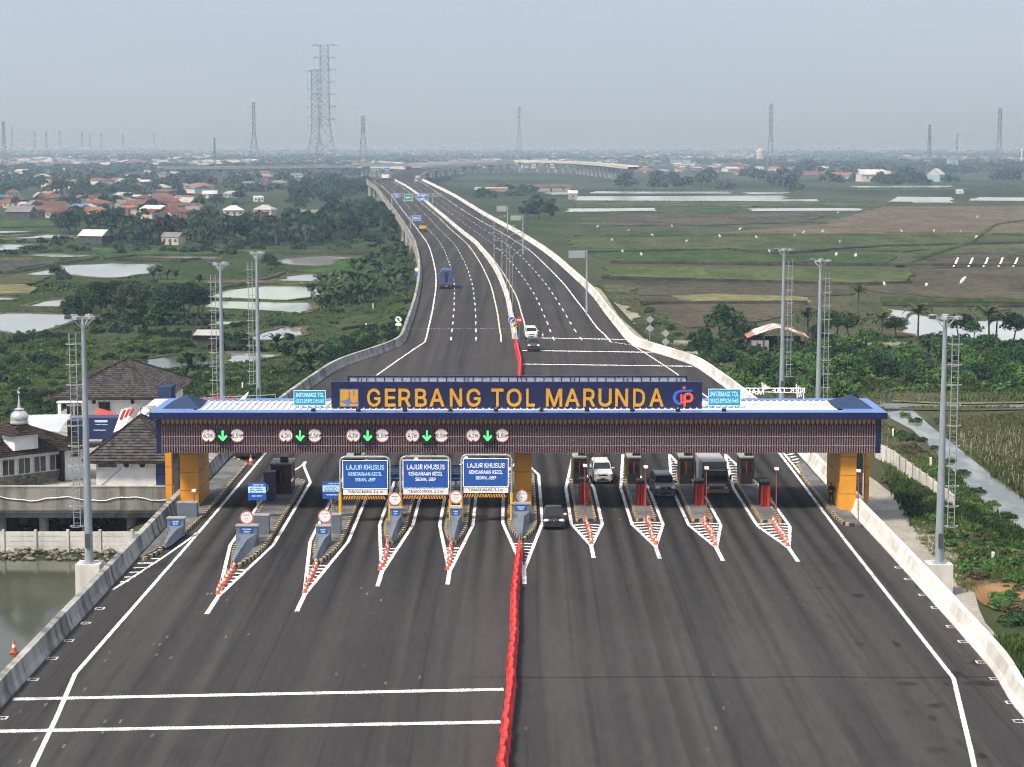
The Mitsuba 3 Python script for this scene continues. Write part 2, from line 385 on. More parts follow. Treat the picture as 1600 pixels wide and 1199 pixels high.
def ground_fn(p, n, uv):
    big = FB(p.x * .006 + 3, p.y * .0035, 1.7, 3)
    mid_ = FB(p.x * .045, p.y * .03, 5.5, 4)
    fine = FB(p.x * .5, p.y * .4, 2.2, 3)
    right = SM(-30, 60, p.x - 0.02 * p.y)
    green = MX((0.021, 0.038, 0.015), (0.043, 0.066, 0.026), fine)
    dry = MX((0.059, 0.059, 0.041), (0.091, 0.090, 0.062), fine)
    w = SM(.40, .62, mid_ * .6 + big * .4 + right * .06 - .02)
    c = MX(green, dry, w * (.35 + .5 * right))
    far = SM(900, 1500, p.y)
    return MX(c, MX((0.024, 0.038, 0.022), (0.052, 0.064, 0.044), SM(.35, .65, FB(p.x * .01, p.y * .004, 8.8, 3))), far * .8)
matte('soil_grass', mikit.proc(ground_fn))
ground = struct('ground', (np.stack([X, Y, Z], -1).reshape(-1, 3), q), 'soil_grass', smooth=True)

def rough_poly(px, z=ZG, amp=.0012, seed=0, step=None):
    """a shore outline through points seen in the photograph, laid on the ground and made uneven"""
    P = np.array([at(u, v, z)[:2] for u, v in px])
    dist = np.mean(P[:, 1]); step = step or max(1.5, dist * .006)
    out = []
    for a, c in zip(P, np.roll(P, -1, 0)):
        n = max(1, int(np.linalg.norm(c - a) / step))
        out += [a + (c - a) * t for t in np.linspace(0, 1, n, endpoint=False)]
    o = np.array(out)
    s = dist * .02
    k = np.stack([meshkit.fbm(np.c_[o / s, np.full(len(o), 3.3 + seed)], 3), meshkit.fbm(np.c_[o / s, np.full(len(o), 9.7 + seed)], 3)], 1) - .5
    pl = sg.Polygon(o + k * dist * amp * np.array([18, 26])).buffer(0)
    return max(pl.geoms, key=lambda g: g.area) if hasattr(pl, 'geoms') else pl

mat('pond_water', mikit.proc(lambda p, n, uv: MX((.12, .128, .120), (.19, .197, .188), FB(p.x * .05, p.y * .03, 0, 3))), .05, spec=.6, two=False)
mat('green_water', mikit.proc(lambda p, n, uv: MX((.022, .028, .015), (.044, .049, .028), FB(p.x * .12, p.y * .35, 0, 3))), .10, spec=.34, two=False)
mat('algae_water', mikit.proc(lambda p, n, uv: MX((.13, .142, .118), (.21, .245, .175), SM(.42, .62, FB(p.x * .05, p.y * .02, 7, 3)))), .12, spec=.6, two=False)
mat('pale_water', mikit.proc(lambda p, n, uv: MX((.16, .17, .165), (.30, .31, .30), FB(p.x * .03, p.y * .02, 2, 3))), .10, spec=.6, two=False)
matte('mud_bank', mikit.proc(lambda p, n, uv: MX(MX((.075, .060, .042), (.13, .108, .08), FB(p.x * .8, p.y * .8, 0, 3)), (.055, .08, .03), SM(.42, .62, FB(p.x * .12, p.y * .12, 3, 3)))))
pond_polys = []
def pond(name, px, m='pond_water', bank=True, z=ZG, seed=0, amp=.0012, bw=1.0, bh=.22):
    pl = rough_poly(px, z, amp, seed)
    pond_polys.append(pl)
    w = struct(name, flatpoly(pl, z + .05), m)
    if bank:
        d = pl.centroid.y; bw = max(bw, d * .0032)
        ring = pl.buffer(bw).difference(pl)
        inner = flatpoly(ring, z + bh)
        b = MB().add(*inner)
        for geom in (pl, pl.buffer(bw)):
            for rg in [geom.exterior] if geom.geom_type == 'Polygon' else []:
                c = np.array(rg.coords)[:, :2]; k = len(c); i = np.arange(k - 1)
                off = c if geom is pl else c + (c - np.array(pl.centroid.coords[0])) * .0
                b.add(np.vstack([np.c_[off, np.full(k, z + bh)], np.c_[off, np.full(k, z - .05)]]), np.stack([i, i + 1, i + 1 + k, i + k], 1))
        sub(w, 'bank', b.get(), 'mud_bank')
    return w
def z5(*p): return [(X / 3.2, 160 + Y / 3.2) for X, Y in p]
def z6(*p): return [(200 + X / 5.33, 380 + Y / 5.33) for X, Y in p]
def z7(*p): return [(440 + X / 4.442, 330 + Y / 4.442) for X, Y in p]
def z8(*p): return [(900 + X / 2.284, 160 + Y / 2.284) for X, Y in p]
# near pond below the plaza, its far bank along the panel wall
pl = sg.Polygon([(-27.7, 82), (-27.7, 161.3), (-34, 161.8), (-40, 161.0), (-47, 161.6), (-60, 161.0), (-75, 161.5), (-90, 150), (-95, 82)])
pond_polys.append(pl)
struct('pond', flatpoly(pl, ZG + .06), 'green_water')
pond('pond', z5((-60, 1064), (60, 1060), (390, 1058), (340, 1105), (200, 1150), (110, 1167), (-60, 1140)), seed=1)
pond('pond', z5((310, 815), (560, 805), (770, 808), (740, 850), (640, 875), (480, 884), (350, 868), (130, 866), (240, 838)), seed=2)
pond('pond', z5((-60, 643), (120, 646), (150, 655), (60, 668), (-60, 672)), seed=3)
pond('pond', z5((60, 684), (250, 660), (370, 668), (350, 688), (200, 692)), seed=4)
pond('pond', z5((-60, 712), (190, 712), (70, 738), (-60, 748)), seed=5)
pond('pond', z5((110, 768), (250, 757), (470, 768), (450, 778), (300, 776)), seed=6)
pond('pond', z5((765, 772), (1080, 774), (1060, 785), (850, 781)), seed=7)
pond('pond', z5((140, 1018), (250, 985), (325, 982), (310, 1022), (200, 1024)), seed=8)
pond('pond', z5((-60, 975), (40, 980), (60, 988), (-60, 1000)), seed=9)
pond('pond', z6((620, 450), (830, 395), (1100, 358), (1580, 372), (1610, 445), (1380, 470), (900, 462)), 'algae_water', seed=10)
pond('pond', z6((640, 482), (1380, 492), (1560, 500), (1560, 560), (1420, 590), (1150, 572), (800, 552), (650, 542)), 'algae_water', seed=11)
pond('pond', z6((1280, 310), (1420, 262), (1600, 268), (1810, 272), (1790, 345), (1300, 349)), seed=12)
pond('pond', z7((20, 342), (150, 318), (320, 313), (490, 325), (330, 368), (240, 388), (40, 374)), seed=13)
pond('pond', z6((1010, 802), (1130, 755), (1250, 712), (1420, 715), (1470, 770), (1300, 800), (1100, 814)), seed=14)
pond('pond', z6((760, 918), (1060, 925), (1270, 935), (1000, 1002), (800, 1012)), seed=15)
pond('pond', z6((-20, 1005), (300, 960), (600, 930), (730, 925), (770, 965), (700, 1020), (300, 1050), (0, 1060)), 'green_water', seed=16)
pond('pond', z6((680, 655), (880, 658), (960, 662), (820, 695), (720, 690)), seed=17)
# right side: bright pond behind the palms, the canal, flooded strips far out
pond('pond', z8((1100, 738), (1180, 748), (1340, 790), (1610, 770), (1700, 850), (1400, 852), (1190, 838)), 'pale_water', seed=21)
cn = sg.Polygon([at(u, v, ZG)[:2] for u, v in ((1385, 645), (1425, 640), (1452, 665), (1490, 695), (1560, 752), (1640, 810), (1700, 855), (1640, 850), (1575, 822), (1520, 775), (1470, 715), (1425, 672), (1392, 655))])
cn = cn.buffer(.8).buffer(-.8)
pond_polys.append(cn)
mat('canal_water', mikit.proc(lambda p, n, uv: MX((.070, .076, .068), (.150, .155, .140), SM(.35, .7, FB(p.x * .5, p.y * .22, 2, 4)))), .06, spec=.65, two=False)
struct('canal', flatpoly(cn, ZG + .06), 'canal_water')
pond('canal', [(1378, 642), (1420, 636), (1620, 636), (1620, 628), (1420, 629), (1370, 634)], 'green_water', bank=False, seed=25)
for i, px in enumerate((((0, 336), (740, 333), (745, 350), (0, 352)), ((300, 348), (860, 346), (865, 355), (310, 357)), ((-30, 380), (280, 378), (285, 388), (-30, 391)),
                        ((610, 379), (1010, 378), (1010, 387), (640, 389)), ((20, 432), (150, 421), (300, 421), (310, 432), (150, 438)), ((360, 426), (470, 425), (465, 433), (370, 436)),
                        ((1110, 357), (1150, 338), (1340, 339), (1345, 358)), ((1400, 351), (1430, 339), (1620, 340), (1640, 353)), ((970, 300), (1330, 298), (1340, 303), (1000, 304)),
                        ((60, 318), (560, 320), (560, 326), (60, 325)), ((600, 322), (760, 321), (740, 327), (620, 328)), ((-110, 322), (-20, 320), (0, 328), (-90, 330)))):
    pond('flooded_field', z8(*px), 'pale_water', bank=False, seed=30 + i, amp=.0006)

# ---------------------------------------------------------------- fields: low sheets of crop or bare soil, each edged by its ridge
def field_fn(c0, c1, rows=0.0):
    def fn(p, n, uv):
        a = FB(p.x * .12, p.y * .05, 1.1, 4)
        f = FB(p.x * .9, p.y * .6, 4.4, 3)
        return MX(c0, c1, SM(.28, .72, a * .65 + f * .35)) * (.78 + .44 * N(p.x * .7, p.y * .35, 3))
    return mikit.proc(fn)
matte('field_green', field_fn((0.044, 0.058, 0.027), (0.074, 0.088, 0.043)))
matte('field_bright', field_fn((0.049, 0.070, 0.028), (0.081, 0.102, 0.045)))
matte('field_olive', field_fn((0.052, 0.059, 0.033), (0.081, 0.086, 0.050)))
matte('field_deep', field_fn((0.030, 0.056, 0.020), (0.052, 0.084, 0.031)))
matte('field_rice', field_fn((0.030, 0.068, 0.020), (0.050, 0.098, 0.031)))
matte('field_brown', field_fn((0.052, 0.048, 0.037), (0.085, 0.078, 0.059)))
matte('field_dark', field_fn((0.043, 0.042, 0.033), (0.074, 0.069, 0.051)))
matte('field_red', field_fn((0.087, 0.072, 0.056), (0.126, 0.106, 0.082)))
matte('field_straw', field_fn((0.122, 0.120, 0.058), (0.167, 0.160, 0.086)))
matte('field_sand', field_fn((0.192, 0.184, 0.140), (0.296, 0.288, 0.226)))
matte('field_orange', field_fn((0.148, 0.088, 0.043), (0.244, 0.152, 0.078)))
matte('field_grey', field_fn((0.041, 0.044, 0.043), (0.070, 0.074, 0.070)))
fields = [
    ('field_green', z8((-30, 482), (400, 486), (900, 478), (1280, 480), (1430, 484), (1400, 512), (1180, 535), (560, 530), (-10, 522)), 3),
    ('field_deep', z8((40, 524), (560, 532), (640, 545), (1150, 545), (1110, 575), (130, 573), (60, 550)), 2),
    ('field_bright', z8((95, 590), (620, 597), (1100, 600), (1200, 610), (1190, 645), (1050, 652), (140, 630)), 4),
    ('field_dark', z8((60, 636), (400, 640), (900, 652), (1000, 660), (980, 690), (700, 700), (200, 690)), 1),
    ('field_straw', z8((330, 696), (500, 688), (830, 700), (850, 718), (420, 718)), 2),
    ('field_brown', z8((210, 700), (320, 705), (520, 722), (820, 722), (840, 745), (600, 800), (400, 810), (280, 760)), 1),
    ('field_brown', z8((1200, 600), (1640, 590), (1660, 710), (1380, 712), (1000, 670), (1200, 640)), 1),
    ('field_dark', z8((1210, 545), (1640, 540), (1650, 588), (1200, 592)), 1),
    ('field_olive', z8((1250, 515), (1640, 505), (1640, 538), (1240, 545)), 1),
    ('field_red', z8((480, 470), (860, 440), (1100, 375), (1640, 372), (1650, 470), (1100, 476), (700, 478)), 2),
    ('field_brown', z8((-20, 440), (480, 440), (840, 430), (900, 395), (600, 395), (300, 398), (-20, 445), (0, 470), (460, 475)), 1),
    ('field_deep', z8((300, 400), (480, 372), (600, 376), (560, 398)), 2),
    ('field_olive', z8((0, 355), (300, 358), (700, 358), (1100, 360), (1090, 372), (480, 370), (0, 376)), 1),
    ('field_sand', z8((90, 690), (150, 720), (205, 770), (190, 800), (140, 760), (60, 690)), 1),
    ('field_sand', z8((330, 855), (410, 855), (400, 868), (330, 866)), 1),
    ('field_sand', z8((385, 890), (470, 892), (455, 912), (400, 915)), 1),
    ('field_rice', z7((60, 430), (310, 398), (490, 335), (720, 322), (775, 350), (720, 415), (500, 440)), 2),
    ('field_rice', z7((560, 380), (780, 330), (800, 330), (760, 380)), 2),
    ('field_olive', z5((-60, 870), (100, 865), (230, 875), (220, 910), (60, 920), (-60, 915)), 2),
    ('field_straw', z5((-60, 925), (120, 920), (200, 940), (120, 962), (-60, 965)), 2),
    ('field_grey', z5((-60, 800), (290, 796), (60, 848), (-60, 852)), 1),
    ('field_green', z7((330, 800), (560, 740), (700, 760), (640, 800), (420, 830)), 2),
    ('field_deep', z5((-60, 590), (250, 595), (260, 625), (-60, 630)), 1),
    ('field_deep', z5((480, 745), (800, 740), (1100, 748), (1080, 768), (700, 765), (500, 790)), 2),
    ('field_green', z8((60, 655), (190, 660), (215, 690), (140, 690)), 2),
]
for i, (m, px, h) in enumerate(fields):
    pl = rough_poly(px, ZG, .0009, 60 + i)
    z = ZG + .06 + .012 * i + h * .10
    b = MB().add(*flatpoly(pl, z))
    c = np.array(pl.exterior.coords)[:, :2]; k = len(c); j = np.arange(k - 1)
    b.add(np.vstack([np.c_[c, np.full(k, z)], np.c_[c, np.full(k, ZG - .05)]]), np.stack([j, j + 1, j + 1 + k, j + k], 1))
    struct('field', b.get(), m)
# earth ridges between the fields
def ridge(px, w=1.6, h=.6, m='mud_bank', name='earth_ridge'):
    P = np.array([at(u, v, ZG)[:2] for u, v in px]); o = []
    for a, c in zip(P[:-1], P[1:]):
        n = max(1, int(np.linalg.norm(c - a) / 5)); o += [a + (c - a) * t for t in np.linspace(0, 1, n, endpoint=False)]
    o = np.array(o + [P[-1]]); o = o + 1.2 * (np.stack([meshkit.noise(np.c_[o * .07, o[:, 0] * 0 + 1]), meshkit.noise(np.c_[o * .07, o[:, 0] * 0 + 5])], 1) - .5)
    w = max(w, P[:, 1].mean() * .0035)
    t = np.gradient(o, axis=0); t /= np.linalg.norm(t, axis=1, keepdims=True); n = np.stack([-t[:, 1], t[:, 0]], 1)
    prof = [(-.5, -.1), (-.3, h), (.3, h), (.5, -.1)]
    pts = np.stack([np.c_[o + n * a * w, np.full(len(o), ZG + b_ + .25)] for a, b_ in prof], 1)
    k = 4; idx = np.arange(len(o) * k).reshape(len(o), k)
    struct(name, (pts.reshape(-1, 3), np.stack([idx[:-1, :-1], idx[:-1, 1:], idx[1:, 1:], idx[1:, :-1]], -1).reshape(-1, 4)), m)
matte('grass_ridge', field_fn((0.030, 0.050, 0.017), (0.063, 0.088, 0.033)))
matte('dark_ridge', field_fn((0.026, 0.027, 0.022), (0.052, 0.050, 0.037)))
for px, m in ((z8((40, 540), (560, 530), (700, 545), (1100, 518), (1640, 505)), 'dark_ridge'), (z8((130, 575), (640, 583), (1640, 588)), 'dark_ridge'), (z8((90, 632), (600, 645), (1000, 655), (1190, 650)), 'dark_ridge'),
              (z8((1150, 590), (1400, 505), (1500, 440), (1640, 420)), 'grass_ridge'), (z8((0, 355), (1200, 360)), 'grass_ridge'), (z8((0, 372), (500, 368), (640, 376)), 'mud_bank'), (z8((900, 315), (1640, 308)), 'grass_ridge'),
              (z8((1090, 712), (1640, 715)), 'grass_ridge'), (z8((1090, 726), (1640, 732)), 'dark_ridge'), (z8((0, 480), (460, 476), (1430, 478)), 'grass_ridge'), (z8((1100, 470), (1640, 476)), 'grass_ridge'), (z8((240, 725), (820, 722)), 'dark_ridge'),
              (z5((0, 860), (110, 852), (300, 812), (440, 790), (470, 780)), 'mud_bank'), (z5((-20, 792), (290, 790), (460, 782)), 'mud_bank'), (z5((460, 740), (900, 745), (1600, 752)), 'grass_ridge'), (z5((800, 905), (1160, 905), (1600, 912)), 'mud_bank'),
              (z6((610, 440), (880, 370), (1100, 325), (1300, 265)), 'mud_bank'), (z7((0, 300), (400, 300), (770, 310)), 'dark_ridge'), (z5((0, 690), (60, 692), (360, 690)), 'mud_bank'), (z5((0, 665), (240, 655)), 'grass_ridge'), (z5((560, 790), (900, 800), (1000, 790)), 'dark_ridge'),
              ([(1375, 640), (1500, 642), (1620, 640)], 'mud_bank'), ([(1390, 628), (1480, 632), (1620, 630)], 'field_straw')):
    ridge(px, m=m, h=-.12 if px[0][0] in (1375, 1390) else .6)

# gravel service track behind the right wall; bare orange soil
yy = np.arange(96, 215, 4.0); c = np.stack([xr(yy) + 3.6 + .5 * np.sin(yy * .09), yy, terrain_z(xr(yy) + 3.0, yy) + .16], 1)
matte('gravel', mikit.proc(lambda p, n, uv: MX((.21, .20, .175), (.36, .345, .31), FB(p.x * .7, p.y * .5, 0, 4)) * (.85 + .3 * N(p.x * 6, p.y * 6, 1))))
wv = np.where(yy < 150, np.clip((yy - 128) / 22, .05, 1), np.clip((215 - yy) / 30, .1, 1)) * 5.6
struct('dirt_path', ribbon(c, wv), 'gravel')
yy = np.arange(262, 420, 5.0); c = np.stack([xr(yy) + 2.4, yy, terrain_z(xr(yy) + 2.0, yy) + .12], 1)
struct('dirt_path', ribbon(c, 2.4 + 1.2 * np.sin(yy * .05)), 'field_sand')
o = at(1585, 965, -3); pl = sg.Point(o[0], o[1]).buffer(1, 24); pl = shapely.affinity.scale(pl, 4.2, 4.6)
zz = float(terrain_z(o[0], o[1]))
b = MB(); th = np.linspace(0, 2 * math.pi, 33)[:-1]
for r0, r1 in ((0, .35), (.35, .7), (.7, 1)):
    for a, c2 in zip(th, np.roll(th, -1)):
        P = []
        for r, t in ((r0, a), (r0, c2), (r1, c2), (r1, a)):
            rr = r * (1 + .25 * math.sin(3 * t + 1)); x_, y_ = o[0] + 4.2 * rr * math.cos(t), o[1] + 5 * rr * math.sin(t); P.append((x_, y_, float(terrain_z(x_, y_)) + .35 * (1 - r) + .12))
        b.quad(*P)
struct('soil_mound', b.get(), 'field_orange', smooth=True)
# ---------------------------------------------------------------- the toll gate
mat('navy', (.007, .011, .056), .45)
mat('gate_blue', (.085, .150, .36), .4, spec=.5)
mat('gate_blue_dark', (.006, .012, .064), .42)
matte('gate_blue_grey', (.035, .055, .112))
mat('white_sheet', mikit.proc(lambda p, n, uv: MX((.50, .53, .57), (.42, .44, .47), FB(p.x * .3, p.y * .1, 0, 2))), .5)
mat('sign_panel', (.84, .86, .88), .5)
def orange_fn(p, n, uv):
    j = dr.minimum(dr.abs(p.z - 1.55), dr.minimum(dr.abs(p.z - 3.1), dr.abs(p.z - 4.65)))
    return MX((.56, .235, .018), (.66, .30, .030), FB(p.x, p.y, p.z * .8, 2)) * (1 - .5 * SM(.05, .02, j))
mat('orange_panel', mikit.proc(orange_fn), .42)
mat('maroon', (.085, .022, .028), .6)
mat('slat_grey', (.235, .165, .18), .5)
mat('gold_trim', (.40, .235, .085), .5)
mat('black_board', (.012, .012, .013), .5)
mat('steel_grey', (.30, .32, .34), .45, metallic=.3)
mat('steel_dark', (.06, .065, .07), .5)
mat('gold_letter', (.50, .255, .022), .45)
mat('white_paint', (.72, .72, .72), .5)
mat('red_paint', (.52, .035, .030), .45)
mat('rim_red', (.44, .13, .13), .5)
mat('logo_red', (.75, .09, .05), .45)
mat('logo_blue', (.05, .11, .48), .45)
mat('sign_blue', (.018, .085, .36), .4)
mat('sign_cyan', (.020, .23, .42), .4)
mat('text_white', (.78, .80, .82), .5)
mat('text_cyan', (.45, .70, .82), .5)
mat('text_pale_blue', (.42, .58, .82), .5)
mat('dark_glass', (.012, .014, .016), .08, spec=.6)
matte('soffit', (.07, .07, .075))
gate = thing('toll_gate', 'long toll gate canopy with navy roof edge, slatted maroon fascia and orange columns', 'toll gate')
YF, YB = 160.0, 169.2
def X_(u, y): return (u - 800) / F * math.hypot(y, 0) * (ray(800, 640)[1] ** -1) if False else at_y(u, 650, y)[0]
zt, zb = at_y(0, 645.5, YF)[2], at_y(0, 655.5, YF)[2]
x0, x1 = X_(233, YF), X_(1387, YF)
b = MB().box(x0, x1, YF, YF + .25, zb, zt).box(x0, x1, YB - .25, YB, zb, zt).box(x0, x0 + .25, YF + .25, YB - .25, zb, zt).box(x1 - .25, x1, YF + .25, YB - .25, zb, zt)
part('roof_edge', b.get(), 'gate_blue_dark', gate, label='navy blue roof edge board')
zi = zt - .12
b = MB().box(x0 + .02, x1 - .02, YF + .02, YF + 1.5, zt - .1, zt + .04).box(x0 + .02, x1 - .02, YB - 1.5, YB - .02, zt - .1, zt + .04).box(x0 + .02, x0 + 3.3, YF + 1.5, YB - 1.5, zt - .1, zt + .04).box(x1 - 3.3, x1 - .02, YF + 1.5, YB - 1.5, zt - .1, zt + .04)
part('roof_border', b.get(), 'gate_blue', gate, label='lighter blue metal border of the flat roof')
# corrugated sheets, ribs running front to back
xs_ = np.arange(x0 + 3.3, x1 - 3.8, .52)[:, None] + np.array([0, .36, .40, .48]); xs_ = xs_.ravel(); zz = np.tile([zt - .06, zt - .06, zt + .04, zt + .04], len(xs_) // 4)
for n_, (a, c) in enumerate(((YF + 1.5, YF + 5.4), (YF + 5.4, YB - 1.5))):
    k = len(xs_); i = np.arange(k - 1); dz = .03 * n_
    part('roof_sheet', (np.vstack([np.c_[xs_, np.full(k, a), zz + dz], np.c_[xs_, np.full(k, c), zz + dz]]), np.stack([i, i + 1, i + 1 + k, i + k], 1)), 'white_sheet', gate)
for uc in (285, 1333):
    c = X_(uc, YF + 3); b = MB(); z = zt + .04; r = 1.55
    y_ = YF + 2.3; p = [(c - r, y_, z), (c + r, y_, z), (c + r, y_ + 5.0, z), (c - r, y_ + 5.0, z)]; ap = (c + .1, y_ + 2.4, z + .9)
    b.add(p + [ap], [[0, 1, 4], [1, 2, 4], [2, 3, 4], [3, 0, 4]])
    part('roof_hip', b.get(), 'gate_blue_grey', gate, label='small dark blue pyramid cap at the end of the roof')

# fascia
yf = YF + .75
f0, f1 = X_(251, yf), X_(1369, yf)
zs0, zs1 = at_y(0, 708.5, yf)[2], at_y(0, 665, yf)[2]
zg1 = at_y(0, 655, yf)[2]
part('fascia_board', MB().box(f0, f1, yf + .16, yf + .24, zs0 + .02, zs1).box(f0, f1, YB - .75, YB - .67, zs0 + .02, zg1).get(), 'maroon', gate)
nsl = 287; b = MB()
for i in range(nsl):
    x = f0 + .06 + (f1 - f0 - .12) * i / (nsl - 1); b.box(x - .035, x + .035, yf, yf + .155, zs0, zs1 - .02)
part('ceiling', MB().box(f0, f1, yf + .26, YB - .77, zs0 + .10, zs0 + .22).get(), 'soffit', gate)
part('slats', b.get(), 'slat_grey', gate, kind='stuff', label='close row of thin vertical metal slats over the maroon fascia')
b = MB()
for zz_ in (zs0 + .62, zs0 + 1.38): b.box(f0, f1, yf - .035, yf - .005, zz_ - .022, zz_ + .022)
part('rail', b.get(), 'steel_grey', gate)
part('trim_band', MB().box(f0, f1, yf + .05, yf + .15, zs1, zg1 + .1).get(), 'maroon', gate)
b = MB(); nd = 153
for i in range(nd):
    x = f0 + .2 + (f1 - f0 - .4) * i / (nd - 1); w_ = .128; zc = (zs1 + zg1) / 2
    pts = [(x - w_, zg1 - .02), (x + w_, zg1 - .02), (x + w_, zc - .02), (x, zs1 + .04), (x - w_, zc - .02)]
    v = [(a, yf - .02, z) for a, z in pts] + [(a, yf + .05, z) for a, z in pts]
    b.add(v, [[0, 2, 1], [0, 3, 2], [0, 4, 3]]).add(v, [[0, 1, 6, 5], [1, 2, 7, 6], [2, 3, 8, 7], [3, 4, 9, 8], [4, 0, 5, 9]])
part('trim_drops', b.get(), 'gold_trim', gate, kind='stuff', label='row of small gold pendant drops under the roof edge')
for a, c in ((X_(243.5, yf), f0), (f1, X_(1377, yf))):
    part('end_panel', MB().box(a, c, yf - .05, YB - .7, zs0 + .02, zg1).get(), 'gate_blue_dark', gate)
# columns
def column(u0, u1, name='column', ya=163.0, yb=169.0, ztop=5.25):
    a, c = X_(u0, ya), X_(u1, ya); a, c = (u0 - 800) / F * math.hypot(ya, 26), (u1 - 800) / F * math.hypot(ya, 26)
    return part(name, MB().box(a, c, ya, yb, 0, ztop).get(), 'orange_panel', gate), a, c
column(281, 310, ya=163.2); column(803.5, 830.5, ya=163.4); column(1313, 1338, ya=161.6, yb=168.6)
for u0, u1, ya in ((258, 268, 166), (1352, 1358.5, 166)):
    column(u0, u1, 'slim_column', ya, ya + .5)
    column(u0, u1, 'slim_column', ya + 2.3, ya + 2.8)
for u in (274, 1345):
    b = MB(); x = (u - 800) / F * 167
    for y in np.arange(164.2, 168.8, .42): b.box(x - .03, x + .03, y - .03, y + .03, .9, zs0 + .3)
    for z in (1.0, 3.1, 5.2): b.box(x - .025, x + .025, 164, 168.8, z - .03, z + .03)
    part('side_grille', b.get(), 'steel_dark', gate)
# little floodlights along the front roof edge
for u in (490, 560, 633, 704, 775, 846, 917, 988, 1059, 1131):
    x = X_(u, YF + .5); b = MB().box(x - .18, x + .18, YF + .3, YF + .6, zt + .10, zt + .30).tube((x, YF + .5, zt + .02), (x, YF + .5, zt + .12), .04)
    part('floodlight', b.get(), 'black_board', gate)

# ---------------------------------------------------------------- signs on the roof
YS = 163.0
ns = thing('name_sign', 'long navy blue sign board with large gold letters standing on the toll gate roof', 'sign')
a, c, zlo, zhi = X_(518, YS), X_(1096.5, YS), at_y(0, 642, YS)[2], at_y(0, 598.5, YS)[2]
part('board', MB().box(a, c, YS, YS + .35, zlo, zhi).get(), 'navy', ns)
part('rim', MB().box(a - .03, c + .03, YS - .03, YS + .38, zhi, zhi + .07).box(a - .03, c + .03, YS - .03, YS + .38, zlo - .06, zlo).get(), 'gate_blue_dark', ns)
for i in range(17):
    x = a + .4 + (c - a - .8) * i / 16; part('post', MB().box(x - .035, x + .035, YS + .1, YS + .2, zt, zlo - .06).get(), 'steel_dark', ns)
def fit_text(t, u0, u1, v0, v1, y, depth=.06, bold=True, flip=False):
    m = meshkit.text_mesh(t, 1.0, depth, bold); lo, hi = m.bounds
    p0, p1 = at_y(u0, v1, y), at_y(u1, v0, y)
    m.apply_translation([-lo[0], -lo[1], 0]); m.apply_scale([(p1[0] - p0[0]) / (hi[0] - lo[0]), (p1[2] - p0[2]) / (hi[1] - lo[1]), 1])
    return upright(m, p1[0] if flip else p0[0], y, p0[2], flip)
for ch, u0, u1 in (('G', 573.8, 594.5), ('E', 601.5, 618), ('R', 622.5, 642), ('B', 648.5, 667), ('A', 671, 694.5), ('N', 703, 722), ('G', 729, 751), ('T', 767.5, 787), ('O', 791.5, 815), ('L', 822, 836),
                   ('M', 853, 878.5), ('A', 882.5, 906), ('R', 911, 930), ('U', 935, 956), ('N', 961, 981.5), ('D', 989, 1008), ('A', 1014.5, 1037)):
    part('letter', fit_text(ch, u0, u1, 607.5, 635.5, YS - .002, .09), 'gold_letter', ns)
def strokes(u0, u1, v0, v1, y, n, depth=.02, seed=1):
    """a line of print too small to read: strokes of letter-like widths on one thin backing line"""
    q = random.Random(seed + int(u0)); p0, p1 = at_y(u0, v1, y), at_y(u1, v0, y); w = (p1[0] - p0[0]) / n; h = p1[2] - p0[2]; b = MB().box(p0[0], p1[0], y - depth * .5, y, p0[2] + h * .42, p0[2] + h * .58)
    for i in range(n):
        if q.random() < .13: continue
        a = p0[0] + w * (i + .08); b.box(a, a + w * q.uniform(.55, .85), y - depth, y, p0[2] + h * q.uniform(0, .15), p1[2] - h * q.uniform(0, .15))
    return b.get()
def shape_at(poly, u0, u1, v0, v1, y, d=.05):
    """a unit-square drawing fitted between two picture rows on an upright plane"""
    p0, p1 = at_y(u0, v1, y), at_y(u1, v0, y); b = MB()
    for g in getattr(poly, 'geoms', [poly]):
        m = trimesh.creation.extrude_polygon(g, d, engine='earcut'); m.apply_scale([p1[0] - p0[0], p1[2] - p0[2], 1]); b.mesh(m)
    return upright(b.get(), p0[0], y, p0[2])
D = lambda x, y, r: sg.Point(x, y).buffer(r, 24)
sq = sg.box(0, 0, 1, 1)
bowl = (D(.16, .66, .34).intersection(sg.box(.1, .25, 1, 1))).difference(sg.box(.0, .0, .1, 1))
yel = shapely.union_all([bowl.union(sg.box(.0, .30, .12, .97)), (sg.box(.56, .42, 1, .97).union(D(.78, .42, .22))).difference(sg.box(.74, .60, .80, .97)), sg.box(0, 0, .34, .22).difference(D(.36, .30, .2)), sg.box(.5, 0, 1, .12), sg.box(.12, .84, .52, .97)])
yel = yel.intersection(sq)
em = part('emblem', shape_at(sq, 531, 560, 608, 635.5, YS - .002, .05), 'gate_blue', ns, label='blue and gold square emblem')
part('figure', shape_at(yel, 531.6, 559.4, 608.6, 635, YS - .054, .03), 'gold_letter', em)
ring = D(.36, .46, .36).difference(D(.40, .46, .25)).difference(sg.box(.45, .1, 1, .8)).union(sg.box(.34, .74, .95, .83))
lg = part('logo', shape_at(ring, 1051, 1084, 604, 636, YS - .002, .05), 'logo_blue', ns, label='round blue and red logo')
red = shapely.union_all([D(.74, .45, .25).difference(D(.74, .45, .12)), sg.box(.52, .02, .63, .60), D(.54, .93, .07), sg.box(.36, .28, .46, .62), D(.47, .28, .11).difference(D(.47, .33, .06))])
part('ring', shape_at(red, 1051, 1084, 604, 636, YS - .056, .03), 'logo_red', lg)

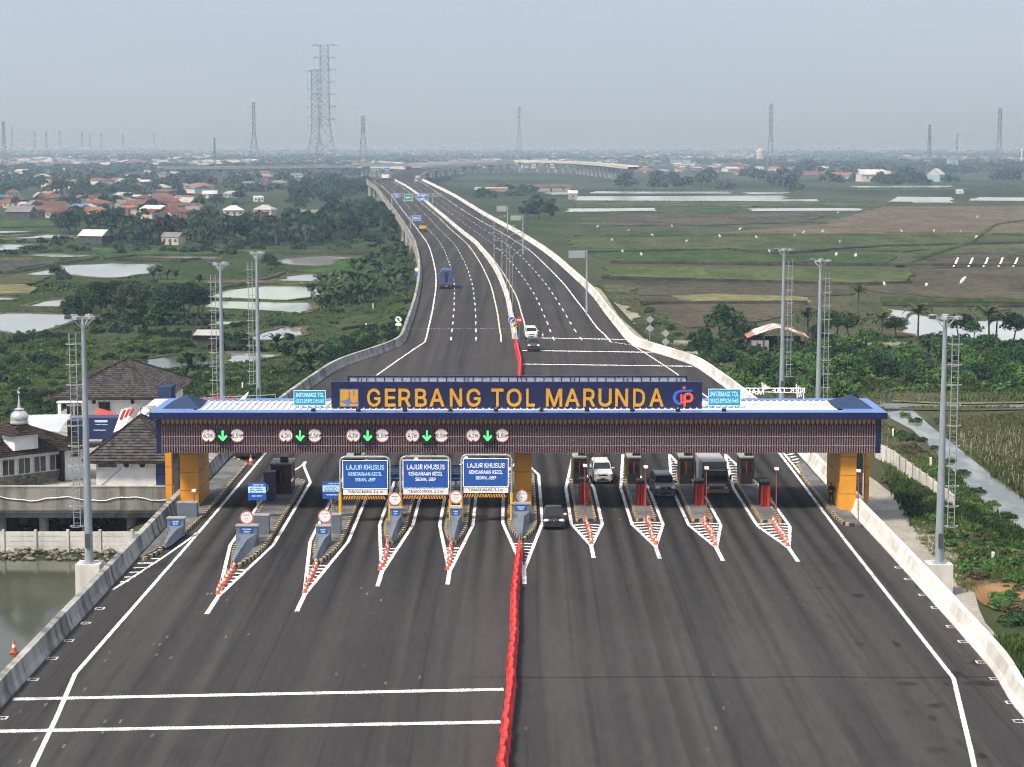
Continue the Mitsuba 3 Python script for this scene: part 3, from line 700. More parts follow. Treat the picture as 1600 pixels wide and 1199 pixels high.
YR = 168.3
bs = thing('rear_name_sign', 'back of the rear roof sign, navy top bar over white panels', 'sign')
a, c = X_(546, YR), X_(1071, YR); zl2, zh2 = at_y(0, 628, YR)[2], at_y(0, 587, YR)[2]
part('top_bar', MB().box(a, c, YR - .25, YR + .25, zh2 - .15, zh2).get(), 'navy', bs)
part('side_bar', MB().box(a - .12, a, YR - .2, YR + .2, zl2, zh2).box(c, c + .12, YR - .2, YR + .2, zl2, zh2).get(), 'navy', bs)
nb = 38
for i in range(nb):
    xa, xb = a + (c - a) * i / nb, a + (c - a) * (i + 1) / nb
    part('panel', MB().box(xa + .05, xb - .05, YR + .02, YR + .08, zl2, zh2 - .16).get(), 'sign_panel', bs)
    part('post', MB().box(xa - .025, xa + .025, YR - .12, YR + .02, zt, zh2 - .22).get(), 'black_board', bs)
    if i % 6 == 1: part('post', MB().box(xa + .3, xa + .36, YR - .10, YR + .015, zt, zh2 - .22).get(), 'black_board', bs)
for u0, u1, v0, v1, l in ((460, 508.5, 611, 633.5, 'left of'), (1107, 1156, 609, 633.5, 'right of')):
    y = 163.4; k = thing('information_sign', f'small cyan information sign {l} the gold lettering on the gate roof', 'sign', 'toll information signs')
    a, c, lo, hi = X_(u0, y), X_(u1, y), at_y(0, v1, y)[2], at_y(0, v0, y)[2]
    part('board', MB().box(a, c, y, y + .08, lo, hi).get(), 'sign_cyan', k)
    part('rim', MB().box(a - .05, c + .05, y - .01, y + .09, hi, hi + .05).box(a - .05, c + .05, y - .01, y + .09, lo - .05, lo).box(a - .05, a, y - .01, y + .09, lo, hi).box(c, c + .05, y - .01, y + .09, lo, hi).get(), 'text_cyan', k)
    m_ = (v0 + v1) / 2
    part('text', fit_text('INFORMASI TOL', u0 + 2, u1 - 2, v0 + 3, m_ - 1.5, y - .001, .02), 'text_cyan', k)
    part('text', fit_text('(021)89526545', u0 + 2, u1 - 2, m_ + 1.5, v1 - 3, y - .001, .02), 'text_cyan', k)
    for x in (a + .35, c - .35): part('post', MB().box(x - .03, x + .03, y + .09, y + .15, zt, hi - .1).get(), 'steel_dark', k)
# backs of the lettering on pipe frames that faces the other carriageway
y = 168.4
k = thing('rear_greeting_sign', 'red lettering seen from behind at the left end of the gate roof', 'sign')
part('frame', MB().path([(X_(314, y), y, zt), (X_(314, y), y, at_y(0, 622, y)[2]), (X_(431, y), y, at_y(0, 617, y)[2]), (X_(431, y), y, zt)], .035).tube((X_(372, y), y, zt), (X_(372, y), y, at_y(0, 619, y)[2]), .03).get(), 'steel_grey', k)
part('lettering', strokes(314, 346, 620.5, 628, y - .04, 8, .05), 'red_paint', k)
part('lettering', strokes(350, 371, 620.5, 628, y - .04, 5, .05, 3), 'red_paint', k)
b = MB()
for j in range(7):
    p = at_y(372 + j * 1.6, 630 - j * .4, y); q_ = at_y(379 + j * 1.6, 620 - j * 1.3, y); b.tube(p, q_, .05, .03, 5)
part('wing_figure', b.get(), 'white_paint', k)
k = thing('rear_farewell_sign', 'white lettering seen from behind at the right end of the gate roof', 'sign')
part('frame', MB().path([at_y(1160, 633, y), at_y(1156, 607, y), at_y(1254, 607, y), at_y(1257, 632, y)], .045).path([at_y(1158, 612, y), at_y(1250, 614, y)], .03).get(), 'white_paint', k)
part('lettering', fit_text('MAH', 1164, 1194, 608, 617, y - .04, .05, True, True), 'white_paint', k)
part('lettering', fit_text('NEK TAF', 1206, 1258, 606, 614.5, y - .04, .05, True, True), 'white_paint', k)
b = MB()
for j in range(7):
    p = at_y(1192 + j * 1.7, 609 - j * .2, y); q_ = at_y(1190 + j * 2, 597 + j * 1.3, y); b.tube(p, q_, .05, .03, 5)
for j in range(3): b.tube(at_y(1246 + 3 * j, 622 - j, y), at_y(1244 + 3 * j, 600 + 3 * j, y), .05, .04, 5)
part('wing_figure', b.get(), 'white_paint', k)

# ---------------------------------------------------------------- lane lights and limit signs on the fascia
scene['green_lamp_bsdf'] = {'type': 'diffuse', 'reflectance': rgb((.02, .2, .05))}
ysn = yf - .06
def notched(kind):
    c_ = D(.5, .5, .5)
    for s in (-1, 1):
        t = sg.Polygon([(.5 - .16, .5 + s * .56), (.5 + .16, .5 + s * .56), (.5, .5 + s * .34)]) if kind == 'h' else sg.Polygon([(.5 + s * .56, .5 - .16), (.5 + s * .56, .5 + .16), (.5 + s * .34, .5)])
        c_ = c_.difference(t)
    return c_
ORD = ['leftmost', 'second', 'third', 'fourth', 'fifth']
for i, uc in enumerate((348, 469, 574.5, 667, 762)):
    w_ = f'{ORD[i]} of five from the left'
    k = thing('lane_light', f'black lane light with glowing green down arrow, {w_}' if i else 'black lane light with glowing green down arrow, leftmost of the five', 'traffic light', 'green arrow lane lights')
    part('housing', shape_at(sg.box(0, 0, 1, 1).buffer(-.2).buffer(.2), uc - 10.5, uc + 10.5, 670, 692, ysn - .12, .14), 'black_board', k)
    arrow = shapely.union_all([sg.box(.42, .30, .58, .92), sg.LineString([(.12, .50), (.5, .12), (.88, .50)]).buffer(.085, cap_style=2)])
    v_, f_ = shape_at(arrow, uc - 8, uc + 8, 672, 690, ysn - .265, .02)
    part('arrow', (v_, f_), 'green_lamp_bsdf', k)
    scene[f'{k}__arrow']['emitter'] = {'type': 'area', 'radiance': rgb((.06, 1.1, .13))}
    for kk, du, txt in (('h', -22.5, '4,2m'), ('w', 22.5, '2,5m')):
        s = thing('height_limit_sign' if kk == 'h' else 'width_limit_sign', f"round white {'height limit 4,2m' if kk == 'h' else 'width limit 2,5m'} sign beside the {ORD[i]} green arrow", 'sign', 'limit signs on the fascia')
        pl = notched(kk)
        part('plate', shape_at(pl, uc + du - 11.2, uc + du + 11.2, 669.5, 691.5, ysn, .06), 'rim_red', s)
        part('face', shape_at(pl.buffer(-.035), uc + du - 11.2 + .035 * 22.4, uc + du + 11.2 - .035 * 22.4, 669.5 + .8, 691.5 - .8, ysn - .058, .012), 'white_paint', s)
        part('text', fit_text(txt, uc + du - 7.5, uc + du + 7.5, 677.5, 685.5, ysn - .069, .012), 'black_board', s)
# ---------------------------------------------------------------- toll islands
mat('kerb_yellow', mikit.proc(lambda p, n, uv: MX((.42, .31, .16), (.24, .19, .12), FB(p.x * 2, p.y * 2, p.z * 3, 3))), .7)
mat('kerb_black', (.022, .021, .020), .7)
mat('block_grey', mikit.proc(lambda p, n, uv: MX((.085, .105, .135), (.14, .165, .20), FB(p.x * 1.1, p.y * 1.1, p.z * 1.5, 3))), .6)
mat('block_cap', (.20, .21, .22), .7)
mat('booth_maroon', (.055, .014, .013), .45)
mat('booth_navy', (.022, .022, .075), .5)
mat('booth_dark', (.022, .020, .016), .5)
mat('olive_post', (.10, .075, .018), .55)
mat('kiosk_red', (.30, .016, .012), .42)
mat('kiosk_orange', (.42, .055, .018), .42)
mat('cone_orange', (.52, .10, .055), .5)
mat('cone_white', (.70, .66, .62), .5)
mat('pole_red', (.32, .07, .07), .5)
mat('pipe_grey', (.34, .36, .38), .4, metallic=.2)
mat('bollard_yellow', (.68, .38, .015), .45)
mat('stripe_amber', (.62, .27, .035), .5)
KH = .24
def outline(xc, hw, y0, y1, typ):
    """plan of an island; y0 is the end towards the camera"""
    if typ == 'L':
        t = np.linspace(0, 1, 9); yy = y0 + 8.2 * t; h = hw * np.sin(t * math.pi / 2) ** .75; h[0] = .12
        r = [(xc + a, y) for a, y in zip(h, yy)]; l = [(xc - a, y) for a, y in zip(h, yy)][::-1]
        back = [(xc + hw, y1 - 1.2), (xc + hw * .5, y1), (xc - hw * .5, y1), (xc - hw, y1 - 1.2)]
        return sg.Polygon(r + back + l)
    return sg.Polygon([(xc - hw + .15, y0), (xc + hw - .15, y0), (xc + hw, y0 + .35), (xc + hw, y1 - 7), (xc + .3, y1), (xc - .1, y1), (xc - hw, y1 - 7), (xc - hw, y0 + .35)])
def kerbs(poly, holder, step=.42, skip=None):
    ring = np.array(poly.exterior.coords)[:, :2]
    L_ = sg.LineString(ring); n = int(L_.length / step / 2) * 2
    ys_, bs_ = MB(), MB()
    for i in range(n):
        p0, p1 = np.array(L_.interpolate(L_.length * i / n).coords[0]), np.array(L_.interpolate(L_.length * (i + 1) / n).coords[0])
        if skip and skip((p0 + p1) / 2): continue
        t = p1 - p0; ln = np.linalg.norm(t); t /= ln + 1e-9; nn = np.array([-t[1], t[0]])
        c = np.array([poly.centroid.x, (p0 + p1)[1] / 2]);
        if np.dot(nn, c - p0) < 0: nn = -nn
        o = nn * .24
        q_ = [p0, p1, p1 + o, p0 + o]
        v = [(a[0], a[1], -.02) for a in q_] + [(a[0] + (nn * .03)[0] * (j < 2), a[1] + (nn * .03)[1] * (j < 2), KH + .03) for j, a in enumerate(q_)]
        (ys_ if i % 2 else bs_).add(v, [[0, 1, 5, 4], [1, 2, 6, 5], [2, 3, 7, 6], [3, 0, 4, 7], [4, 5, 6, 7]])
    part('kerb_blocks', ys_.get(), 'kerb_yellow', holder, kind='stuff', label='faded yellow kerb blocks'); part('kerb_blocks', bs_.get(), 'kerb_black', holder, kind='stuff', label='black kerb blocks')
chev = []
def chevrons(xc, hw, ytip, ymerge, y0, typ, y1, full):
    ho = hw + .38
    body = y1 - 1 if typ == 'L' else y1 - 7
    chev.append(worldline([(xc + (.0), ytip), (xc, ymerge)], .30))
    for s in (-1, 1):
        if typ == 'L': chev.append(worldline([(xc, ymerge), (xc + s * ho, full), (xc + s * ho, body), (xc + s * .1, body + 9), (xc, body + 11.5)], .26))
        else: chev.append(worldline([(xc, ymerge), (xc + s * ho, full), (xc + s * ho, body - 2), (xc + s * .1, y1 + 8.5), (xc, y1 + 10)], .26))
    n = int((y0 - ymerge - 1.0) / 1.12)
    for i in range(n):
        y = ymerge + 1.7 + i * 1.12
        h = ho * (y - ymerge) / (full - ymerge)
        for s in (-1, 1): chev.append(worldline([(xc + s * (h - .05), y), (xc + s * .08, y + (.35 if typ != 'L' else .1))], .40))
    if typ == 'R':
        for i in range(9):
            y = y1 - 6 + i * 1.5; h = ho * max(.05, (y1 + 8.5 - y) / 15)
            for s in (-1, 1): chev.append(worldline([(xc + s * h, y), (xc + s * (h * .35 if y < y1 else .05), y + .3)], .38))
def crash_block(xc, w, yb, ynose, ztop, name_pos):
    k = thing('crash_block', f'grey wedge nosed crash block with blue sign on the {name_pos}', 'crash block', 'crash blocks at the lane entrances')
    b = MB().box(xc - w / 2, xc + w / 2, yb, yb + .75, KH, ztop)
    part('body', b.get(), 'block_grey', k)
    part('cap', MB().box(xc - w / 2 - .06, xc + w / 2 + .06, yb - .06, yb + .8, ztop, ztop + .09).get(), 'block_cap', k)
    zm = KH + (ztop - KH) * .52; yn = yb - .18 * (yb - ynose)
    st = [(yb - .002, w / 2 - .02, w / 2 - .03, zm + .12), (yn, w / 2 - .14, .24, zm - .02), (ynose + 1.0, .34, .12, KH + .48), (ynose + .05, .10, .07, KH + .30)]
    P = np.array([[(xc - a, y, KH - .01), (xc - t, y, z), (xc + t, y, z), (xc + a, y, KH - .01)] for y, a, t, z in st]).reshape(-1, 3)
    idx = np.arange(16).reshape(4, 4); q_ = np.stack([idx[:-1, :-1], idx[:-1, 1:], idx[1:, 1:], idx[1:, :-1]], -1).reshape(-1, 4)
    m = MB().add(P, q_).add(P[12:], [[0, 1, 2, 3]])
    part('wedge', m.get(), 'block_grey', k)
    s = part('plate', MB().box(xc - w * .30, xc + w * .30, yb - .03, yb - .002, ztop - .48, ztop - .08).get(), 'sign_blue', k, label='small blue notice with pale letters')
    for j, zz_ in enumerate((ztop - .24, ztop - .42)):
        b = MB(); n = 6 - 2 * j; h = w * (.2 - .05 * j)
        for i in range(n): b.box(xc - h + 2 * h * (i + .1) / n, xc - h + 2 * h * (i + .8) / n, yb - .043, yb - .031, zz_, zz_ + .11)
        part('text', b.box(xc - h, xc + h, yb - .038, yb - .031, zz_ + .045, zz_ + .065).get(), 'text_pale_blue', s)
    return k
def round_sign(u, v, y, zbase, pos):
    c = at_y(u, v, y); k = thing('round_prohibition_sign', f'round white sign with red rim above the {pos}', 'sign', 'round signs on the crash blocks')
    part('post', MB().tube((c[0], y + .06, zbase), (c[0], y + .06, c[2] + .3), .04).get(), 'steel_grey', k)
    r = 10.6 / F * math.hypot(y, 28)
    part('plate', shape_at(D(.5, .5, .5), u - 10.8, u + 10.8, v - 10.8, v + 10.8, y, .03), 'rim_red', k)
    part('face', shape_at(D(.5, .5, .445), u - 9.9, u + 9.9, v - 9.9, v + 9.9, y - .028, .012), 'white_paint', k)
    car = shapely.union_all([sg.box(.27, .38, .73, .50), sg.box(.30, .50, .70, .56)])
    part('mark', shape_at(car, u - 5, u + 5, v - 1, v + 3, y - .039, .01), 'black_board', k)
    part('text', strokes(u - 5, u + 5, v - 5, v - 2.8, y - .039, 7, .01), 'steel_grey', k)
    part('label_plate', MB().box(*sorted((at_y(u - 9, v, y)[0], at_y(u + 9, v, y)[0])), y - .005, y + .02, at_y(u, v + 18.5, y)[2], at_y(u, v + 12.5, y)[2]).get(), 'white_paint', k)
ISL = [  # centre, half width, tip, merge, near end, full width, far end, type, name
    (-19.75, 1.25, 125.7, 130.6, 139.6, 148, 177, 'L', 'island second from the left'), (-14.0, 1.08, 126.4, 131, 141, 149.5, 178, 'L', 'island third from the left'),
    (-9.25, .95, 133.8, 138.2, 148, 156, 180, 'L', 'island fourth from the left'), (-4.45, .95, 134.4, 138.4, 148, 156, 180, 'L', 'island just left of the centre'),
    (.85, 1.22, 134.5, 139, 149.5, 157, 181, 'L', 'centre island'),
    (6.0, .86, 143.3, 147.6, 157.4, 156.5, 182, 'R', 'island just right of the centre'), (10.85, .86, 143, 147.4, 157.4, 156.3, 182, 'R', 'island fourth from the right'),
    (15.4, .90, 142.3, 147, 157.3, 156, 182, 'R', 'island third from the right'), (20.85, .90, 142, 146.8, 156.8, 155.5, 182, 'R', 'island second from the right')]
for xc, hw, yt, ym, y0, full, y1, typ, nm in ISL:
    k = thing('toll_island', f'raised concrete toll {nm} with black and yellow kerb', 'traffic island', 'toll islands')
    pl = outline(xc, hw, y0, y1, typ)
    part('top', MB().prism(pl.buffer(-.2), -.02, KH).get(), 'island_top', k)
    kerbs(pl, k)
    chevrons(xc, hw, yt, ym, y0, typ, y1, full)
# islands against the side walls
for pl, nm in ((sg.Polygon([(-27.45, 142.3), (-26.9, 142.5), (-26.1, 146.2), (-25.4, 152.5), (-25.05, 160), (-25.0, 186), (-27.25, 190), (-27.4, 160)]), 'edge island along the left wall'),
               (sg.Polygon([(27.95, 155.2), (26.9, 155.3), (26.35, 156.3), (26.2, 159), (26.35, 178), (26.9, 185), (27.95, 192)]), 'edge island along the right wall')):
    k = thing('toll_island', f'raised concrete toll {nm}, black and yellow kerb on one side', 'traffic island', 'toll islands')
    part('top', MB().prism(pl.buffer(-.2), -.02, KH).get(), 'island_top', k); kerbs(pl, k, skip=lambda p: abs(p[0]) > 27.2)
for i in range(6):
    y = 135.2 + i * 1.55; chev.append(worldline([(-27.25 + .02 * i, y), (-27.1 + .2 + (y - 133.5) * .135, y + .15)], .34))
chev.append(worldline([(-27.25, 132.8), (-26.6, 137.0), (-25.6, 144.2), (-24.9, 150), (-24.7, 153)], .22))
for i in range(8): chev.append(worldline([(26.9, 185 + i * 1.6), (27.6, 186 + i * 1.6)], .4))
chev.append(worldline([(26.6, 180), (26.7, 200)], .25))
mark('chevron', chev)

crash_block(-20.0, 1.62, 147.2, 139.9, 1.58, 'island second from the left')
crash_block(-14.25, 1.06, 147.2, 141.3, 1.56, 'island third from the left')
crash_block(-9.2, .94, 154.6, 148.3, 1.58, 'island fourth from the left')
crash_block(-4.45, .94, 154.6, 148.3, 1.58, 'island just left of the centre')
crash_block(.72, 1.5, 156.3, 149.9, 1.62, 'centre island')
crash_block(-25.95, 1.3, 150.6, 146.0, 1.52, 'edge island at the left wall')
for u, v, y, nm in ((385.5, 809, 148.6, 'second crash block from the left'), (507.5, 807, 148.6, 'third crash block from the left'), (617, 780, 156, 'fourth crash block from the left'), (712.5, 777, 156, 'crash block left of centre'), (815, 776, 157.6, 'centre crash block')):
    round_sign(u, v, y, KH, nm)
for u0, u1, v0, v1, y, nm in ((396, 419.5, 807, 836, 151, 'second island from the left'), (518, 532, 806, 832, 151.3, 'third island from the left'), (277, 307, 787, 813, 158.4, 'left edge island under the orange column')):
    a, c = at_y(u0, v1, y), at_y(u1, v0, y)
    k = thing('concrete_block', f'plain slate grey concrete block on the {nm}', 'concrete block')
    part('body', MB().box(a[0], c[0], y, y + .9, KH, c[2]).get(), 'block_grey', k)
    part('cap', MB().box(a[0] - .04, c[0] + .04, y - .04, y + .94, c[2], c[2] + .07).get(), 'block_cap', k)
for u, v, nm in ((617.5, 786, 'fourth island from the left'), (712, 783, 'island left of the centre')):
    y = 158.6; a, c = at_y(u - 10, v, y), at_y(u + 10, v - 6, y)
    k = thing('yellow_guard_post', f'square yellow guard post with dark bars on the {nm}', 'guard post')
    part('body', MB().box(a[0], c[0], y, y + .6, KH, c[2]).get(), 'bollard_yellow', k)
    part('bars', MB().box(a[0] + .2, c[0] - .2, y - .02, y - .002, .9, 1.05).box(a[0] + .2, c[0] - .2, y - .02, y - .002, 1.2, 1.35).get(), 'black_board', k)
# tariff boards
for u, y, v0, v1, nm in ((401.5, 158, 754.5, 782, 'second island from the left'), (518, 158, 752.5, 780, 'third island from the left'), (617, 166, 727, 752, 'fourth island, between the left and middle portal'), (711.5, 166, 727, 752, 'island left of centre, between middle and right portal')):
    k = thing('tariff_board', f'blue and white tariff board on the {nm}', 'sign', 'blue and white tariff boards')
    a, c = at_y(u - 14, v1, y), at_y(u + 14, v0, y); h = c[2] - a[2]
    part('board', MB().box(a[0], c[0], y, y + .06, a[2], c[2]).get(), 'sign_blue', k)
    part('panel', MB().box(a[0] + .02, c[0] - .02, y - .02, y - .002, a[2] + .42 * h, a[2] + .78 * h).get(), 'text_cyan', k)
    for j in range(3): part('text', strokes(u - 11, u + 9, v0 + 8.0 + 3 * j, v0 + 9.6 + 3 * j, y - .021, 11, .01, j), 'sign_blue', k)
    part('text', strokes(u - 7, u + 12, v0 + 2, v0 + 4.6, y - .001, 10, .01), 'text_pale_blue', k)
    part('text', strokes(u - 10, u + 10, v0 + 19.5, v0 + 22, y - .001, 8, .01, 5), 'text_pale_blue', k)
    part('post', MB().tube(((a[0] + c[0]) / 2, y + .1, KH), ((a[0] + c[0]) / 2, y + .1, a[2]), .04).tube((c[0] - .4, y + .9, KH), ((a[0] + c[0]) / 2, y + .1, a[2] + .2), .03).get(), 'steel_grey', k)
# special lane portals
for i, (ul, ur, us0, us1, v0, pos) in enumerate(((531, 609, 536.5, 605, 713, 'left'), (625.5, 703.5, 630.5, 700, 712.5, 'middle'), (721, 799.5, 725, 793.5, 710, 'right'))):
    y = 157.0; k = thing('lane_portal', f'grey pipe portal on yellow feet carrying a blue special lane sign, {pos} one of three', 'portal', 'special lane portals')
    a, c = at_y(ul, 700, y)[0], at_y(ur, 700, y)[0]; zt_ = at_y(0, v0 + 1, y)[2]
    def leg(x): return [(x, y, 2.5), (x, y, zt_ - .35)]
    part('pipe_frame', MB().path([(a, y, 2.4), (a, y, zt_ - .4), (a + .12, y, zt_ - .12), (a + .4, y, zt_), (c - .4, y, zt_), (c - .12, y, zt_ - .12), (c, y, zt_ - .4), (c, y, 2.4)], .085, 10).get(), 'pipe_grey', k, smooth=40)
    for x in (a, c): part('foot', MB().tube((x, y, .0), (x, y, 2.45), .14, n=12).get(), 'bollard_yellow', k, smooth=40)
    zs_, zh_ = at_y(0, v0 + 49.5, y)[2], at_y(0, v0 + 7, y)[2]; xa, xb = at_y(us0, 740, y)[0], at_y(us1, 740, y)[0]
    bd = part('board', MB().box(xa, xb, y - .16, y - .10, zs_, zh_).get(), 'sign_blue', k)
    part('rim', MB().box(xa - .07, xb + .07, y - .18, y - .09, zh_, zh_ + .06).box(xa - .07, xb + .07, y - .18, y - .09, zs_ - .06, zs_).box(xa - .07, xa, y - .18, y - .09, zs_, zh_).box(xb, xb + .07, y - .18, y - .09, zs_, zh_).get(), 'text_white', bd)
    um = (us0 + us1) / 2; yt_ = y - .163
    part('text', fit_text('LAJUR KHUSUS', um - 29.5, um + 29.5, v0 + 13.5, v0 + 21.5, yt_, .02), 'text_cyan' if i == 0 else 'text_white', bd)
    part('text', fit_text('KENDARAAN KECIL', um - 26.5, um + 26.5, v0 + 25, v0 + 31, yt_, .02), 'text_cyan' if i == 0 else 'text_white', bd)
    part('text', fit_text('SEDAN, JEEP', um - 16, um + 16, v0 + 34, v0 + 40.5, yt_, .02), 'text_cyan' if i == 0 else 'text_white', bd)
    z0, z1 = at_y(0, v0 + 60, y)[2], at_y(0, v0 + 51.5, y)[2]
    st = part('height_strip', MB().box(xa - .03, xb + .03, y - .15, y - .11, z0, z1).get(), 'white_paint', k)
    part('text', fit_text('TINGGI MAKS. 2,1 m', um - 27, um + 27, v0 + 53.5, v0 + 58.5, y - .152, .012), 'black_board', st)
    zb0, zb1 = at_y(0, v0 + 67, y)[2], at_y(0, v0 + 61.5, y)[2]
    hb = part('height_bar', MB().box(xa - .1, xb + .1, y - .1, y + .05, zb0, zb1).get(), 'black_board', k)
    b = MB(); nst = 17
    for j in range(nst):
        x = xa - .05 + (xb - xa) * j / nst; w = (xb - xa) / nst; sl = .12 if j < nst / 2 else -.12
        b.add([(x, y - .103, zb0), (x + w * .55, y - .103, zb0), (x + w * .55 + sl, y - .103, zb1), (x + sl, y - .103, zb1)], [[0, 1, 2, 3]])
    part('stripes', b.get(), 'stripe_amber', hb)
# booths
def booth(xc, y, w, nm, base='booth_maroon', h=2.75):
    k = thing('toll_booth', f'dark toll booth with black windows on the {nm}', 'booth', 'toll booths under the canopy')
    hw = w / 2; L_ = 2.9
    part('lower_panel', MB().box(xc - hw, xc + hw, y, y + L_, KH, 1.15).get(), base, k)
    part('upper_panel', MB().box(xc - hw, xc + hw, y, y + L_, 2.25, h).get(), base, k)
    for a, c in ((-hw, -hw + .09), (hw - .09, hw), (-.05, .05)):
        for yy_ in (y, y + L_ - .09): part('post', MB().box(xc + a, xc + c, yy_, yy_ + .09, 1.15, 2.25).get(), 'kiosk_red' if a == -.05 else base, k)
    part('window', MB().box(xc - hw + .09, xc - .05, y + .03, y + .06, 1.15, 2.25).get(), 'dark_glass', k)
    part('window', MB().box(xc + .05, xc + hw - .09, y + .03, y + .06, 1.15, 2.25).get(), 'dark_glass', k)
    for s in (-1, 1): part('window', MB().box(*sorted((xc + s * (hw - .06), xc + s * (hw - .03))), y + .1, y + L_ - .1, 1.15, 2.25).get(), 'dark_glass', k)
    part('roof', MB().box(xc - hw - .1, xc + hw + .1, y - .1, y + L_ + .1, h, h + .14).get(), 'block_cap', k)
    part('air_conditioner', MB().box(xc - .1, xc + .55, y + .5, y + 1.1, h + .14, h + .62).get(), 'black_board', k)
    return k
booth(-19.95, 169.2, 1.75, 'island second from the left')
for xc, nm in ((-14.0, 'island third from the left'), (6.0, 'island just right of the centre'), (10.85, 'island fourth from the right'), (15.45, 'island third from the right'), (20.85, 'island second from the right')):
    booth(xc, 174.2, 1.05 if xc > 0 else 1.4, nm, 'booth_dark' if xc > 0 else 'booth_maroon', 2.55)
k = thing('ticket_cabinet', 'tall navy ticket cabinet in front of the left toll booth', 'cabinet')
part('body', MB().box(-21.0, -20.1, 165.6, 166.6, KH, 2.6).get(), 'booth_navy', k); part('hood', MB().box(-21.05, -20.05, 165.5, 166.7, 2.6, 2.72).get(), 'black_board', k)
part('mark', shape_at(D(.5, .5, .5).difference(D(.42, .5, .3)), 413.5, 419.5, 757, 769, 165.58, .015), 'text_pale_blue', k)
for (u, v), nm in (((912.5, 788), 'island just right of the centre'), ((1002.5, 790), 'island fourth from the right'), ((1093, 790), 'island third from the right'), ((1196, 792), 'island second from the right')):
    p = at(u, v, KH); k = thing('red_gate_cabinet', f'red ribbed barrier gate cabinet on the {nm}', 'cabinet', 'red gate cabinets')
    for j, (dx, m_) in enumerate(((-.27, 'kiosk_red'), (.0, 'kiosk_red'), (.27, 'kiosk_orange'))):
        part('post', MB().tube((p[0] + dx, p[1] + .1 * (j == 1), KH), (p[0] + dx, p[1] + .1 * (j == 1), 2.05), .145, n=12).get(), m_, k, smooth=40)
    part('machine', MB().box(p[0] - .38, p[0] + .38, p[1] + .5, p[1] + 1.5, KH, 2.2).get(), 'black_board', k)
    part('top', MB().box(p[0] - .42, p[0] + .42, p[1] + .45, p[1] + 1.55, 2.2, 2.3).get(), 'steel_dark', k)
    s = thing('lane_sensor_rack', f'olive sensor rack behind the red cabinet on the {nm}', 'rack', 'sensor racks')
    for dx in (-.62, .62): part('post', MB().box(p[0] + dx - .09, p[0] + dx + .09, 176.6, 176.9, KH, 3.0).get(), 'olive_post', s)
    part('panel', MB().box(p[0] - .5, p[0] + .5, 176.7, 176.8, .9, 2.0).get(), 'black_board', s)
    for z in (2.4, 2.75): part('lamp', MB().box(p[0] - .34, p[0] + .34, 176.5, 176.65, z, z + .14).get(), 'text_white', s)
for (u, v0, v1), nm in (((914, 729, 822), 'island just right of the centre'), ((1009, 731, 816), 'island fourth from the right'), ((1104, 733, 818), 'island third from the right'), ((1213, 734, 800), 'island second from the right'), ((1341, 737, 820), 'right edge island'), ((303.5, 768, 790), 'left edge concrete block')):
    g0 = at(u, v1, KH); k = thing('camera_pole', f'thin red pole with white camera on the {nm}', 'pole', 'camera poles')
    if u < 400: g0[1] = 158.9; g0[0] = at_y(u, v1, 158.9)[0]; g0[2] = at_y(u, 786, 158.9)[2]
    tp = at_y(u, v0, g0[1])
    part('shaft', MB().tube(g0, tp, .045, .035).get(), 'pole_red', k); part('camera', MB().box(tp[0] - .16, tp[0] + .16, tp[1] - .35, tp[1] + .1, tp[2], tp[2] + .18).get(), 'white_paint', k)
# traffic cones
cone_v = MB()
def cone_parts(k, x, y, z=0., s=1.0):
    tw = xf(x, y, z, rng.uniform(0, 90), s)
    for nm, d in CONE: part(nm, d, None, k, tw=tw)
CONE = [('base', mikit.ply(MB().box(-.2, .2, -.2, .2, 0, .05).get(), 'cone_orange')), ('body', mikit.ply(MB().tube((0, 0, .05), (0, 0, .75), .16, .035, 12).get(), 'cone_orange', 40)),
        ('band', mikit.ply(MB().tube((0, 0, .30), (0, 0, .50), .122, .086, 12, False).get(), 'cone_white', 40))]
for xc, hw, yt, ym, y0, full, y1, typ, nm in ISL:
    if xc == .85: continue
    n = 9
    for i in range(n):
        t = (i + .4) / n; y = ym + .5 + (y0 - ym + .2) * t
        k = thing('traffic_cone', f"{('nearest','second','third','fourth','fifth','sixth','seventh','eighth','last')[i]} orange white cone in the row before the {nm}", 'traffic cone', f'traffic cones before the {nm}')
        cone_parts(k, xc + rng.uniform(-.10, .10) + (-.10 if typ == 'L' else .05), y, PZ, rng.uniform(.82, .98))
k = thing('traffic_cone', 'orange traffic cone with white band on the left shoulder behind the gate', 'traffic cone'); p = at(392, 728); cone_parts(k, p[0], p[1], .1, 1.3)
k = thing('traffic_cone', 'lone orange traffic cone beside the two cars behind the gate', 'traffic cone'); d_ = dist_of_row(527.5); p = at_y(848, 528, d_); cone_parts(k, p[0], d_, float(zroad(d_)), 1.1)
p = at(22, 1022, ZG); k = thing('traffic_cone', 'red traffic cone standing beyond the left wall at the edge of the pond', 'traffic cone'); cone_parts(k, p[0], p[1], ZG + .1, 1.2)
